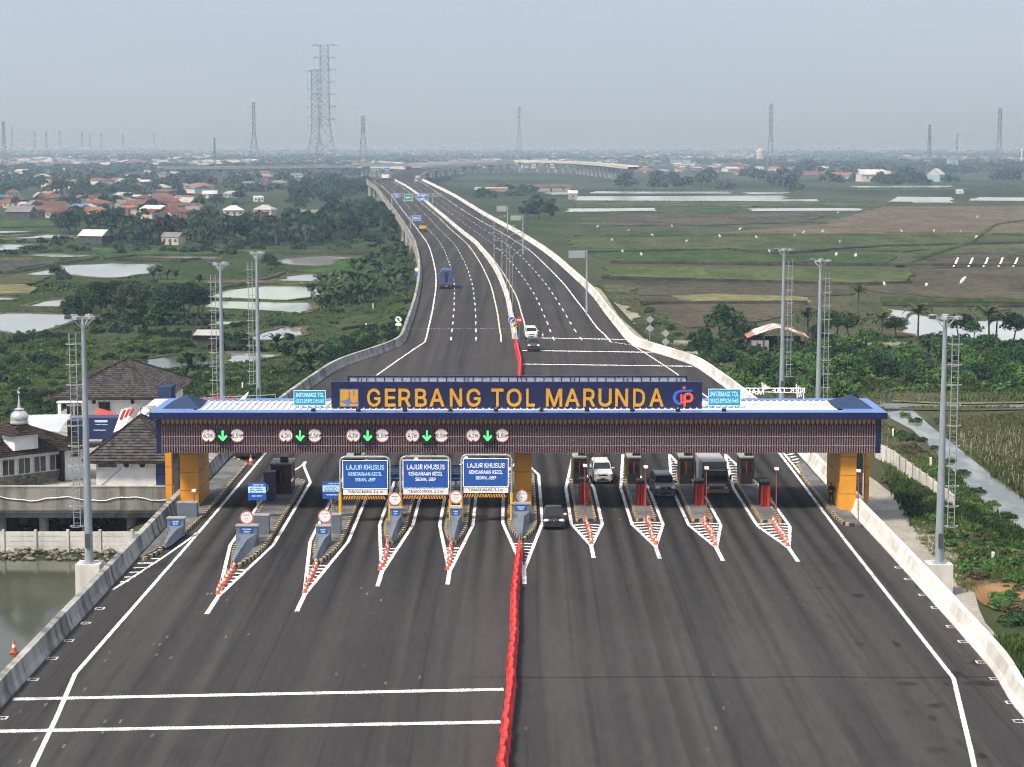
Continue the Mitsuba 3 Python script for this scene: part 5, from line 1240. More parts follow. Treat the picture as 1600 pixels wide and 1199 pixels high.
part('corner_block', MB().box(S / 2 - 2.3, S / 2 - .4, -S / 2 + .3, -S / 2 + 2.6, 0, 2.9).get(), 'plaster_white', k, tw=tw)
part('dark_post', MB().box(S / 2 - 2.75, S / 2 - 2.45, -S / 2 + .2, -S / 2 + .5, 0, 2.9).get(), 'roof_tile_dark', k, tw=tw)
part('vent_window', MB().box(S / 2 - 1.7, S / 2 - .8, -S / 2 + .27, -S / 2 + .297, 2.1, 2.5).get(), 'steel_dark', k, tw=tw)
rf = part('roof', hip(S + 1.0, S + 1.0, 2.9, 5.1, .3, 15), 'roof_tile_dark', k, tw=tw); part('hip_cap', hip_caps(S + 1.0, S + 1.0, 2.9, 5.1, .3, .09), 'roof_tile_dark', rf, tw=tw)
t2 = xf(-43.9, 175.2, 0, 42.0)
tr = part('turret', MB().box(-1.15, 1.15, -1.15, 1.15, 3.3, 4.75).get(), 'plaster_white', k, tw=t2)
part('turret_roof', hip(3.4, 3.4, 4.7, 5.75, .2, 6), 'roof_tile_dark', tr, tw=t2)
b = MB(); prof = [(.82, 5.55), (.84, 5.72), (.72, 5.78), (.78, 5.9), (.80, 6.15), (.72, 6.42), (.5, 6.62), (.28, 6.72), (.42, 6.78), (.42, 6.84), (.16, 6.95), (.10, 7.4), (.05, 7.9), (.0, 8.2)]
part('dome', trimesh.creation.revolve(np.array(prof), sections=28), 'dome_silver', k, smooth=50, tw=xf(-43.9, 175.2, 0))
part('finial', MB().sphere((0, 0, 8.3), .13, 1).tube((-.12, 0, 8.5), (.12, 0, 8.75), .04).get(), 'dome_silver', k, tw=xf(-43.9, 175.2, 0))
# awning, parked trucks and cloths in the yard
k = thing('parking_awning', 'pale corrugated metal awning behind the small mosque', 'awning')
b = MB(); P = np.array([at_y(22, 650, 204), at_y(111, 648, 204), at_y(111, 657, 198), at_y(92, 676, 188), at_y(20, 668, 190)]); n = 26
for i in range(n):
    for t, dz in ((i / n, 0), ((i + .5) / n, .09)):
        a0, a1, c0, c1 = P[0] + (P[1] - P[0]) * t, P[0] + (P[1] - P[0]) * (t + .5 / n), P[4] + (P[3] - P[4]) * t, P[4] + (P[3] - P[4]) * (t + .5 / n)
        b.quad(c0 + [0, 0, dz], c1 + [0, 0, .09 - dz], a1 + [0, 0, .09 - dz], a0 + [0, 0, dz])
part('sheet', b.get(), 'awning_sheet', k)
for p in (P[1], P[3], P[4]): part('post', MB().tube((p[0], p[1], 0), (p[0], p[1], p[2] - .02), .07).get(), 'steel_grey', k)
k = thing('parked_container_truck', 'navy blue box truck with pale lettering parked broadside in the yard', 'truck'); yk = 198.0
a, c = at_y(128, 672, yk)[0], at_y(190, 672, yk)[0]; zt_ = at_y(0, 653, yk)[2]
part('box', MB().box(a, c, yk, yk + 2.4, .75, zt_).get(), 'truck_navy', k)
for u0, u1, v0, v1, t_ in ((148, 168, 656.5, 660, 'a'), (149, 168, 663, 664, '_'), (146, 165, 671.8, 673, '_')):
    if t_ == '_': part('stripe', MB().box(at_y(u0, v0, yk)[0], at_y(u1, v0, yk)[0], yk - .012, yk - .002, at_y(0, v1, yk)[2], at_y(0, v0, yk)[2]).get(), 'text_pale_blue', k)
    else: part('stripe', MB().box(at_y(u0, v0, yk)[0], at_y(u1, v0, yk)[0], yk - .012, yk - .002, at_y(0, v1, yk)[2], at_y(0, v0, yk)[2]).get(), 'text_pale_blue', k)
part('cab', MB().box(a - 1.5, a - .06, yk + .1, yk + 2.3, .55, zt_ - .3).get(), 'truck_navy', k); part('cab_window', MB().box(a - 1.3, a - .5, yk + .07, yk + .098, 1.25, zt_ - .5).get(), 'dark_glass', k)
for x in (a - .8, c - 1.6, c - .7): part('wheel', MB().tube((x, yk + .05, .45), (x, yk + .35, .45), .45, n=14).get(), 'black_board', k)
k = thing('red_tent', 'orange red tent top rising behind the navy truck', 'tent'); p0, p1, p2 = at_y(140, 655, 204), at_y(172, 651, 204), at_y(147, 640, 205)
part('cover', MB().add([p0, p1, p1 + [0, 3, 0], p0 + [0, 3, 0], p2 + [.3, 1, 0]], [[0, 1, 4], [1, 2, 4], [2, 3, 4], [3, 0, 4]]).get(), 'tarp_red', k)
for p in (p0, p1, p0 + [0, 3, 0], p1 + [0, 3, 0]): part('pole', MB().tube((p[0], p[1], 0), p, .04).get(), 'steel_grey', k)
for nm, us, m, lab in (('banner', ((177, 676), (190, 640), (206, 635), (219, 636), (213, 655), (196, 668)), 'cloth_white', 'crumpled white cloth with red streaks hung over frames in the yard'), ('banner', ((222, 652), (224, 636), (243, 633), (248, 640), (236, 648)), 'cloth_white', 'second white cloth hung in the yard close to the roof end')):
    y = 190.0 if us[0][0] < 200 else 196.0; k = thing(nm, lab, 'cloth'); P = [at_y(u, v, y + 1.2 * math.sin(i * 2.1)) for i, (u, v) in enumerate(us)]; c = np.mean(P, 0) + [0, .5, .1]
    part('sheet', MB().add(P + [c], [[i, (i + 1) % len(P), len(P)] for i in range(len(P))]).get(), m, k)
    if us[0][0] < 200:
        for i in range(3):
            q = [at_y(u, v, y - .9) for u, v in ((186 + 7 * i, 656 - 3 * i), (193 + 7 * i, 641 - i), (197 + 7 * i, 641 - i), (191 + 7 * i, 657 - 4 * i))]; part('red_stripe', MB().quad(*q).get(), 'cloth_red', k)
    for p in (P[1], P[3]): part('pole', MB().tube((p[0], p[1] + .1, 0), p + [0, .1, 0], .04).get(), 'steel_grey', k)
# ---------------------------------------------------------------- vehicles
mat('tyre', (.018, .018, .019), .8); mat('chrome', (.55, .56, .58), .2, metallic=.8); mat('lamp_clear', (.80, .82, .84), .15, spec=.8); mat('tail_red', (.45, .02, .02), .25)
mat('plate_black', (.02, .02, .022), .5); mat('trim_black', (.020, .020, .022), .5)
for n_, c_ in (('black', (.014, .014, .016)), ('silver', (.44, .45, .46)), ('grey', (.075, .080, .088)), ('white', (.66, .67, .68)), ('blackbrown', (.030, .026, .025))):
    mat('car_' + n_, c_, .32, spec=.5, clearcoat=.8, clearcoat_gloss=.9)
def car_body(L, W, H_, hood, belt, kind):
    """lofted body, front towards -y: rings along the car"""
    w = W / 2; cl = .2
    st = [(-L / 2, .80, hood - .22), (-L / 2 + .10, .93, hood - .08), (-L / 2 + .45, .985, hood), (-L / 2 + L * .245, 1.0, belt - .03), (-L * .10, 1.0, belt), (L * .25, 1.0, belt + .02), (L / 2 - .18, .97, belt + .02), (L / 2 - .03, .90, belt - .10), (L / 2, .86, belt - .25)]
    R = []
    for y, f, zt in st:
        a = w * f; z0 = cl + (.10 if abs(y) > L * .46 else 0)
        R.append([(-a * .90, y, z0), (-a, y, z0 + .16), (-a, y, zt - .20), (-a * .94, y, zt - .04), (-a * .78, y, zt + .015), (a * .78, y, zt + .015), (a * .94, y, zt - .04), (a, y, zt - .20), (a, y, z0 + .16), (a * .90, y, z0)])
    R = np.array(R); n, k = R.shape[:2]; idx = np.arange(n * k).reshape(n, k)
    b = MB().add(R.reshape(-1, 3), np.vstack([np.stack([idx[:-1], np.roll(idx, -1, 1)[:-1], np.roll(idx, -1, 1)[1:], idx[1:]], -1).reshape(-1, 4)]))
    for r, o in ((0, 1), (n - 1, -1)): b.add(R[r], [[0, j, j + 1][::o] for j in range(1, k - 1)])
    return b.get()
def cabin(L, W, H_, belt, kind):
    w = W / 2; yb0, yb1 = (-L * .25, L * .47); yt0, yt1 = ((-L * .10, L * .42) if kind == 'suv' else (-L * .06, L * .33))
    if kind == 'mpv': yt0, yt1 = -L * .12, L * .43
    bo = [(-w * .93, yb0, belt - .03), (w * .93, yb0, belt - .03), (w * .93, yb1, belt - .03), (-w * .93, yb1, belt - .03)]
    mid = [(-w * .80, yt0 - .10, H_ - .09), (w * .80, yt0 - .10, H_ - .09), (w * .80, yt1 + .05, H_ - .09), (-w * .80, yt1 + .05, H_ - .09)]
    to = [(-w * .70, yt0 + .10, H_), (w * .70, yt0 + .10, H_), (w * .70, yt1 - .12, H_ - .02), (-w * .70, yt1 - .12, H_ - .02)]
    v = np.array(bo + mid + to, float); f = [[0, 1, 5, 4], [1, 2, 6, 5], [2, 3, 7, 6], [3, 0, 4, 7], [4, 5, 9, 8], [5, 6, 10, 9], [6, 7, 11, 10], [7, 4, 8, 11], [8, 9, 10, 11]]
    return v, np.array(f)
def pane(v, ids, s0=.08, s1=.94, t0=.06, t1=.94, off=.012):
    A, B_, C, D_ = (v[i] for i in ids); P = lambda s, t: (A + (B_ - A) * s) * (1 - t) + (D_ + (C - D_) * s) * t
    n = np.cross(B_ - A, D_ - A); n /= np.linalg.norm(n); q = [P(s0, t0), P(s1, t0), P(s1, t1), P(s0, t1)]
    return [p + n * off for p in q]
def car(name, label, cat, paint, x, y, rz, L=4.0, W=1.72, H_=1.5, hood=.92, belt=1.0, kind='hatch', rear=False, z=None, roofrack=False):
    k = thing(name, label, cat); z = float(zroad(y)) + .01 if z is None else z; tw = xf(x, y, z, rz)
    part('body', car_body(L, W, H_, hood, belt, kind), paint, k, smooth=35, tw=tw)
    v, f = cabin(L, W, H_, belt, kind); part('cabin', (v, f), paint, k, smooth=30, tw=tw)
    part('windscreen', MB().quad(*pane(v, (0, 1, 5, 4), .04, .96, .08, .93)).get(), 'dark_glass', k, tw=tw)
    part('rear_window', MB().quad(*pane(v, (2, 3, 7, 6), .08, .92, .22, .9)).get(), 'dark_glass', k, tw=tw)
    for ids in ((1, 2, 6, 5), (3, 0, 4, 7)):
        for s0, s1 in ((.05, .34), (.37, .66), (.69, .95)) if kind != 'hatch' else ((.06, .46), (.50, .92)): part('side_window', MB().quad(*pane(v, ids, s0, s1, .18, .88)).get(), 'dark_glass', k, tw=tw)
    for sx in (-1, 1):
        for wy in (-L / 2 + L * .19, L / 2 - L * .2):
            wl = part('wheel', MB().tube((sx * (W / 2 - .22), wy, .32), (sx * (W / 2 + .005), wy, .32), .32, n=18).get(), 'tyre', k, tw=tw)
            part('rim', MB().tube((sx * (W / 2 + .006), wy, .32), (sx * (W / 2 + .012), wy, .32), .2, n=12).get(), 'chrome', wl, tw=tw)
        c = (sx * W * .36, -L / 2 + .12, hood - .17)
        part('headlight', MB().sphere(c, (.23, .16, .12), 2).get(), 'lamp_clear', k, smooth=True, tw=tw)
        part('tail_light', MB().box(sx * W * .40 - .1, sx * W * .40 + .1, L / 2 - .10, L / 2 + .005, belt - .32, belt - .02).get(), 'tail_red', k, tw=tw)
        part('mirror', MB().sphere((sx * (W / 2 + .10), -L * .19, belt + .06), (.15, .09, .105), 1).get(), 'car_white' if paint == 'car_black' else paint, k, smooth=True, tw=tw)
    part('grille', MB().box(-W * .22, W * .22, -L / 2 - .012, -L / 2 + .1, hood - .34, hood - .20).get(), 'trim_black', k, tw=tw)
    part('badge', MB().box(-.07, .07, -L / 2 - .02, -L / 2 + .1, hood - .22, hood - .15).get(), 'chrome', k, tw=tw)
    part('lower_grille', MB().box(-W * .30, W * .30, -L / 2 - .01, -L / 2 + .12, .30, .45).get(), 'trim_black', k, tw=tw)
    part('number_plate', MB().box(-.22, .22, -L / 2 - .025, -L / 2 - .012, .42, .54).get(), 'plate_black' if not rear else 'cloth_white', k, tw=tw)
    part('bumper_lip', MB().box(-W * .36, W * .36, -L / 2 - .03, -L / 2 + .1, .25, .30).get(), 'chrome' if kind == 'suv' else paint, k, tw=tw)
    if roofrack:
        for sx in (-1, 1): part('roof_rail', MB().box(sx * W * .33 - .02, sx * W * .33 + .02, -L * .05, L * .36, H_ + .01, H_ + .07).get(), 'chrome', k, tw=tw)
    return k
def spot(u, v):
    p = at(u, v)
    for _ in range(5): p = at(u, v, float(zroad(p[1])))
    return p
p = spot(865.5, 829); car('car', 'small black hatchback with white mirrors leaving the gate beside the centre island', 'car', 'car_black', p[0], p[1] + 1.95, 0, 3.75, 1.66, 1.49)
p = spot(941, 757); car('sport_utility_car', 'silver sport utility car under the gate right of the black hatchback', 'car', 'car_silver', p[0], p[1] + 2.3, 2, 4.7, 1.82, 1.80, 1.08, 1.16, 'suv', roofrack=True)
p = spot(1038, 779); car('sport_utility_car', 'dark grey sport utility car stopped in the second lane from the middle', 'car', 'car_grey', p[0], p[1] + 2.3, 3, 4.7, 1.85, 1.80, 1.06, 1.14, 'suv', roofrack=True)
p = spot(833.5, 550); car('minivan', 'black minivan with headlights standing behind the gate near the red barriers', 'car', 'car_blackbrown', p[0], p[1] + 2.2, 1, 4.4, 1.76, 1.70, 1.0, 1.08, 'mpv')
p = spot(830, 531); car('minivan', 'white minivan close behind the black one past the gate', 'car', 'car_white', p[0], p[1] + 2.2, 2, 4.4, 1.76, 1.72, 1.02, 1.08, 'mpv')
p = spot(384, 716); car('minivan', 'black car parked on the left shoulder behind the gate column', 'car', 'car_black', p[0], p[1] + 1.2, 180, 4.4, 1.8, 1.70, 1.0, 1.08, 'mpv')
p = spot(650.5, 284.3); car('minivan', 'small white car far up the right carriageway near the crest, nearer one', 'car', 'car_white', p[0], p[1], 4, 4.6, 1.9, 1.9, 1.02, 1.08, 'mpv')
p = spot(644.8, 281.2); car('minivan', 'small white car far up the right carriageway near the crest, farther one', 'car', 'car_white', p[0], p[1] + 60, 4, 4.6, 2.0, 2.1, 1.02, 1.08, 'mpv')
# van-bodied truck under the gate
mat('truck_olive', (.060, .058, .035), .5); mat('truck_grey', (.26, .27, .28), .5); mat('truck_purple', (.20, .16, .23), .5); mat('truck_pink', (.30, .16, .16), .5)
p = spot(1120, 777); k = thing('box_truck', 'grey roofed box truck with olive visor and mauve bumper under the gate', 'truck'); tw = xf(p[0], p[1], .01, 1.5)
part('cab', MB().add([(-1.02, 0, .45), (1.02, 0, .45), (1.02, 1.75, .45), (-1.02, 1.75, .45), (-1.02, 0, 1.35), (1.02, 0, 1.35), (1.02, 1.75, 1.35), (-1.02, 1.75, 1.35), (-.95, .38, 2.3), (.95, .38, 2.3), (.95, 1.75, 2.35), (-.95, 1.75, 2.35)],
     [[0, 1, 5, 4], [1, 2, 6, 5], [2, 3, 7, 6], [3, 0, 4, 7], [4, 5, 9, 8], [5, 6, 10, 9], [6, 7, 11, 10], [7, 4, 8, 11], [8, 9, 10, 11]]).get(), 'truck_olive', k, tw=tw)
part('windscreen', MB().quad((-.93, .02, 1.42), (.93, .02, 1.42), (.88, .345, 2.2), (-.88, .345, 2.2)).get(), 'dark_glass', k, tw=tw)
part('visor', MB().path([(-1.0, .2, 2.42), (-.8, .08, 2.34), (.8, .08, 2.34), (1.0, .2, 2.42)], .07, 6).get(), 'truck_olive', k, tw=tw)
part('visor_text', MB().box(-.7, .7, .0, .015, 2.32, 2.37).get(), 'cloth_white', k, tw=tw)
part('grille', MB().box(-.80, .80, -.03, -.002, .98, 1.26).get(), 'truck_purple', k, tw=tw)
for z in (1.04, 1.14): part('grille_bar', MB().box(-.74, .74, -.05, -.032, z, z + .05).get(), 'cloth_white', k, tw=tw)
part('bumper', MB().box(-1.03, 1.03, -.16, -.004, .42, .72).get(), 'truck_pink', k, tw=tw)
for s in (-1, 1):
    part('headlight', MB().box(s * .78 - .16, s * .78 + .16, -.05, -.003, .78, .95).get(), 'lamp_clear', k, tw=tw); part('mirror', MB().box(s * 1.2 - .1, s * 1.2 + .1, .2, .28, 1.5, 1.95).get(), 'trim_black', k, tw=tw)
    for y in (.9, 4.9): part('wheel', MB().tube((s * .72, y, .42), (s * 1.02, y, .42), .42, n=16).get(), 'tyre', k, tw=tw)
part('box', MB().box(-1.08, 1.08, 1.85, 7.2, .75, 2.82).get(), 'truck_grey', k, tw=tw)
# tarpaulin truck on the left carriageway
mat('tarp_blue', mikit.proc(lambda p, n, uv: MX((.024, .044, .130), (.060, .090, .22), FB(p.x * 1.4, p.y * 1.4, p.z * 1.6, 3))), .6)
p = spot(697.5, 452); k = thing('tarpaulin_truck', 'big truck with bulging blue tarpaulin seen from behind on the left carriageway', 'truck'); tw = xf(p[0], p[1], float(zroad(p[1])), 1)
th = np.linspace(-.12, math.pi + .12, 19); R = []
for y, s in ((0, .93), (.5, 1.0), (2, 1.02), (4.5, 1.0), (6.4, .97), (6.8, .86)):
    R.append([(1.38 * s * np.sign(math.cos(a)) * abs(math.cos(a)) ** .55, y, 1.15 + 2.75 * s * max(0, math.sin(a)) ** .55 + .06 * math.sin(a * 7 + y * 3)) for a in th])
R = np.array(R); n_, k_ = R.shape[:2]; idx = np.arange(n_ * k_).reshape(n_, k_); b = MB().add(R.reshape(-1, 3), np.stack([idx[:-1, :-1], idx[:-1, 1:], idx[1:, 1:], idx[1:, :-1]], -1).reshape(-1, 4))
for r in (0, -1): b.add(R[r], [[0, j, j + 1] for j in range(1, k_ - 1)])
part('tarpaulin', b.get(), 'tarp_blue', k, smooth=50, tw=tw)
part('opening', MB().add([(-.42, -.03, 2.9), (.42, -.03, 2.75), (.5, -.03, 3.1), (0, -.03, 3.35), (-.5, -.03, 3.05), (-.22, -.03, 1.25), (.22, -.03, 1.25)], [[0, 1, 2], [0, 2, 3], [0, 3, 4], [0, 5, 6], [0, 6, 1]]).get(), 'trim_black', k, tw=tw)
part('tailgate', MB().box(-1.25, 1.25, .02, .12, .85, 1.35).get(), 'tarp_blue', k, tw=tw); part('chassis', MB().box(-1.0, 1.0, .1, 8.6, .6, .85).get(), 'trim_black', k, tw=tw)
part('bumper', MB().box(-1.1, 1.1, -.05, .05, .5, .72).get(), 'trim_black', k, tw=tw); part('number_plate', MB().box(-.3, .3, -.07, -.055, .54, .68).get(), 'stripe_amber', k, tw=tw)
part('cab', MB().box(-1.2, 1.2, 7.0, 8.8, .6, 2.7).get(), 'tarp_blue', k, tw=tw)
for s in (-1, 1):
    part('tail_light', MB().box(s * .9 - .12, s * .9 + .12, -.068, -.052, .54, .70).get(), 'tail_red', k, tw=tw)
    for y in (1.3, 2.6, 7.6): part('wheel', MB().tube((s * .65, y, .5), (s * 1.22, y, .5), .5, n=16).get(), 'tyre', k, tw=tw)
mat('truck_yellow', (.50, .36, .06), .5)
p = spot(660.5, 362.5); k = thing('dump_truck', 'small yellow dump truck seen from behind on the left carriageway', 'truck'); tw = xf(p[0], p[1], float(zroad(p[1])), 2)
part('bed', MB().box(-1.1, 1.1, 0, 3.8, .95, 2.0).get(), 'truck_yellow', k, tw=tw); part('load', MB().box(-.95, .95, .2, 3.6, 2.0, 2.25).get(), 'trim_black', k, tw=tw); part('cab', MB().box(-1.0, 1.0, 4.0, 5.6, .6, 2.45).get(), 'trim_black', k, tw=tw)
part('chassis', MB().box(-.8, .8, .1, 5.5, .55, .93).get(), 'trim_black', k, tw=tw); part('tailgate_rib', MB().box(-1.1, 1.1, -.03, -.002, 1.4, 1.5).get(), 'stripe_amber', k, tw=tw)
for s in (-1, 1):
    for y in (1.0, 4.7): part('wheel', MB().tube((s * .6, y, .42), (s * 1.05, y, .42), .42, n=14).get(), 'tyre', k, tw=tw)
p = spot(597, 281.8); k = thing('container_truck', 'distant white container truck at the crest of the left carriageway', 'truck'); tw = xf(p[0], p[1] + 20, float(zroad(p[1] + 20)), 70)
part('box', MB().box(-1.2, 1.2, -3.4, 1.2, 1.0, 3.3).get(), 'car_white', k, tw=tw); part('cab', MB().box(-1.1, 1.1, -5.4, -3.6, .7, 2.6).get(), 'truck_pink', k, tw=tw)
for s in (-1, 1):
    for y in (-4.6, -1, .4): part('wheel', MB().tube((s * .8, y, .5), (s * 1.15, y, .5), .5, n=12).get(), 'tyre', k, tw=tw)
# a guard at the right column
import manifold3d as m3
def body_mesh(bones, edge=.035, iters=6):
    parts_ = []
    for (a, ra), (c, rc) in bones:
        pts = []
        for q, r in ((a, ra), (c, rc)):
            s = m3.Manifold.sphere(r, 14).translate([float(t) for t in q]); pts.append(s)
        parts_.append(m3.Manifold.batch_hull(pts))
    m = m3.Manifold.batch_boolean(parts_, m3.OpType.Add).refine_to_length(edge).to_mesh()
    t = trimesh.Trimesh(m.vert_properties[:, :3], m.tri_verts, process=True); trimesh.smoothing.filter_taubin(t, iterations=iters); return t
J = dict(pel=(0, 0, .92), chest=(0, .01, 1.30), neck=(0, .0, 1.47), head=(0, -.02, 1.61), sl=(-.19, 0, 1.41), sr=(.19, 0, 1.41), el=(-.27, -.02, 1.13), er=(.28, -.06, 1.14), wl=(-.27, -.12, .90), wr=(.16, -.22, 1.06), hl=(-.10, 0, .90), hr=(.10, 0, .90), kl=(-.12, -.03, .49), kr=(.13, .02, .49), al=(-.12, .01, .09), ar=(.15, .05, .09), tl=(-.13, -.15, .05), tr=(.17, -.10, .05))
B_ = lambda a, ra, c, rc: ((J[a], ra), (J[c], rc))
bones = [B_('pel', .145, 'chest', .16), B_('chest', .15, 'neck', .07), B_('neck', .058, 'head', .06), B_('sl', .075, 'sr', .075), B_('sl', .068, 'el', .05), B_('el', .048, 'wl', .034), B_('sr', .068, 'er', .05), B_('er', .048, 'wr', .034), B_('hl', .10, 'kl', .066), B_('kl', .064, 'al', .045), B_('hr', .10, 'kr', .066), B_('kr', .064, 'ar', .045), B_('al', .05, 'tl', .04), B_('ar', .05, 'tr', .04), (((0, -.02, 1.60), .098), ((0, -.03, 1.67), .10)), (((0, -.11, 1.60), .02), ((0, -.125, 1.585), .018))]
for w_, sx in (('wl', -1), ('wr', 1)):
    w0 = np.array(J[w_]); d_ = np.array((0, -.04, -.09)) if w_ == 'wl' else np.array((-.06, -.07, .02)); bones.append(((w0, .034), (w0 + d_, .036)))
    for j in range(4): q = w0 + d_ + np.array((.022 * (j - 1.5), 0, 0)); bones.append(((q, .012), (q + d_ * (.75 - .1 * abs(j - 1.4)) + np.array((0, -.012, .0)), .010)))
    bones.append(((w0 + d_ * .3, .015), (w0 + d_ * .9 + np.array((-.045 * sx, -.02, .0)), .011)))
mat('uniform_dark', (.016, .017, .020), .8); mat('skin', (.27, .155, .10), .6); mat('vest_orange', (.40, .14, .03), .6)
k = thing('person', 'person in dark clothing standing beside the right orange column under the gate', 'person'); pp = at(1298.5, 787, KH); tw = xf(pp[0], pp[1], KH, -25)
part('body', body_mesh(bones), 'uniform_dark', k, smooth=True, tw=tw)
part('face', MB().sphere((0, -.05, 1.625), (.082, .082, .105), 2).get(), 'skin', k, smooth=True, tw=tw); part('cap', MB().sphere((0, -.02, 1.70), (.112, .118, .075), 2).box(-.075, .075, -.2, -.1, 1.685, 1.70).get(), 'uniform_dark', k, smooth=True, tw=tw)
part('vest_band', MB().tube((0, .0, 1.12), (0, .0, 1.17), .178, n=18).get(), 'vest_orange', k, tw=tw); part('white_badge', MB().box(-.02, .09, -.175, -.165, 1.0, 1.1).get(), 'cloth_white', k, tw=tw)
# ---------------------------------------------------------------- plants
scene['leaf'] = {'type': 'twosided', 'bsdf': {'type': 'diffuse', 'reflectance': {'type': 'mesh_attribute', 'name': 'vertex_color'}}}
matte('bark', mikit.proc(lambda p, n, uv: MX((.07, .055, .042), (.15, .125, .10), FB(p.x * 3, p.y * 3, p.z * 1.2, 3))))
def leaves(c, nrm, size, col, r, aspect=.62):
    """one folded leaf clump (a quad) per row; turned at random about its normal"""
    n = len(c); a = r.normal(size=(n, 3)); nrm = nrm / (np.linalg.norm(nrm, axis=1, keepdims=True) + 1e-9)
    t = np.cross(nrm, a); t /= np.linalg.norm(t, axis=1, keepdims=True) + 1e-9; s = np.cross(nrm, t)
    L_ = (size * r.uniform(.6, 1.4, n))[:, None]; w = L_ * aspect
    v = np.stack([c - t * L_, c + s * w - nrm * L_ * .15, c + t * L_, c - s * w - nrm * L_ * .15], 1)
    i = np.arange(n)[:, None] * 4
    f = np.vstack([i + [0, 1, 2], i + [0, 2, 3]])
    return v.reshape(-1, 3), f, np.repeat(col, 4, 0)
def crown_mesh(seed, rx, rz, nclump, nleaf, leaf, base, var=.35, zc=0.0, hollow=.55):
    r = np.random.default_rng(seed); cs, ns, cols = [], [], []
    d = r.normal(size=(nclump, 3)); d /= np.linalg.norm(d, axis=1, keepdims=True); d[:, 2] = np.abs(d[:, 2]) * 1.15 - .42
    rad = r.uniform(.35, .82, nclump)[:, None]; cc = d * rad * [rx, rx, rz]; cr = r.uniform(.26, .44, nclump) * min(rx, rz * 1.2)
    per = (nleaf * cr ** 2 / (cr ** 2).sum()).astype(int) + 1
    for c, q, k, in zip(cc, cr, per):
        u = r.normal(size=(k, 3)); u /= np.linalg.norm(u, axis=1, keepdims=True); u[:, 2] = np.where(u[:, 2] < -.35, -u[:, 2], u[:, 2])
        p = c + u * (q * r.uniform(.7, 1.08, k))[:, None]; n = u + r.normal(size=(k, 3)) * .45 + [0, 0, .35]
        t = r.uniform(.75, 1.3) ; j = r.uniform(1 - var, 1 + var, (k, 1)); hue = r.normal(0, .10)
        cs.append(p); ns.append(n); cols.append(np.clip(np.array(base) * t * j * [1 + hue, 1, 1 - hue * .5], .006, .5))
    v, f, col = leaves(np.vstack(cs), np.vstack(ns), leaf, np.vstack(cols), r); v[:, 2] += zc
    return v, f, col
def leafply(m): return mikit.ply((m[0], m[1]), 'leaf', False, color=m[2])
def trunk_mesh(h, r0, seed, limbs=4, rx=2.0):
    q = random.Random(seed); b = MB(); top = np.array((q.uniform(-.2, .2), q.uniform(-.2, .2), h)); b.tube((0, 0, -.3), top * .5, r0, r0 * .75, 7).tube(top * .5, top, r0 * .75, r0 * .45, 7)
    for i in range(limbs):
        a = q.uniform(0, 6.28); s = top * q.uniform(.6, 1.0); b.tube(s, s + np.array((math.cos(a) * rx * .6, math.sin(a) * rx * .6, rx * q.uniform(.3, .7))), r0 * .4, r0 * .12, 5)
    return b.get()
G_DARK, G_MID, G_FRESH, G_OLIVE, G_DRY, G_GREY = (.016, .034, .017), (.030, .062, .022), (.055, .112, .030), (.043, .056, .025), (.085, .077, .046), (.044, .050, .040)
BUSH = {n: [leafply(crown_mesh(100 + i * 7 + j, 1.0, .72, 18, 900, .088, c, .35, .28)) for j in range(3)] for i, (n, c) in enumerate((('dark', G_DARK), ('mid', G_MID), ('fresh', G_FRESH), ('olive', G_OLIVE), ('dry', G_DRY)))}
TREE = {n: [leafply(crown_mesh(300 + i * 7 + j, 1.0, .95, 24, 1300, .085, c, .38, 0)) for j in range(3)] for i, (n, c) in enumerate((('dark', G_DARK), ('mid', G_MID), ('olive', G_OLIVE), ('grey', G_GREY)))}
FARTREE = {n: [leafply(crown_mesh(500 + i * 7 + j, 1.0, .9, 13, 220, .20, c, .30, 0)) for j in range(3)] for i, (n, c) in enumerate((('dark', G_DARK), ('mid', G_MID), ('olive', G_OLIVE), ('grey', G_GREY)))}
TRUNK = [mikit.ply(trunk_mesh(1.0, .032, i, 5, .5), 'bark', 40) for i in range(3)]
FTRUNK = mikit.ply(trunk_mesh(1.0, .035, 9, 0), 'bark')
def ground_at(x, y): return float(terrain_z(x, y))
PP = [shapely.prepared.prep(p) for p in pond_polys]
def wet(x, y): q = sg.Point(x, y); return any(p.contains(q) for p in PP)
def on_deck(x, y, m=.8): return y < 2300 and float(xl(y)) - m < x < float(xr(y)) + m
def spots(px, n, seed, avoid=True, z=ZG, mind=0.0, pond_m=0.0):
    """n places inside an outline read off the photograph, none in water or on the road, nearest last"""
    q = random.Random(seed); P = sg.Polygon(px); x0, y0, x1, y1 = P.bounds; out = []; tries = 0
    while len(out) < n and tries < n * 40:
        tries += 1; u, v = q.uniform(x0, x1), q.uniform(y0, y1)
        if not P.contains(sg.Point(u, v)): continue
        p = at(u, v, z); g_ = ground_at(p[0], p[1])
        for _ in range(3): p = at(u, v, g_); g_ = ground_at(p[0], p[1])
        if on_deck(p[0], p[1]) or (avoid and wet(p[0], p[1])): continue
        if mind and any((p[0] - o[0]) ** 2 + (p[1] - o[1]) ** 2 < mind ** 2 for o in out): continue
        out.append((p[0], p[1], g_))
    return sorted(out, key=lambda o: -o[1])
def bush(x, y, z, r, kind, label, group=None, h=1.0):
    k = thing('shrub', label, 'shrub', group); q = rng.randrange(3)
    part('foliage', BUSH[kind][q], None, k, tw=T().translate([float(x), float(y), float(z) - .05]).rotate([0, 0, 1], rng.uniform(0, 360)).scale([r, r, r * h]))
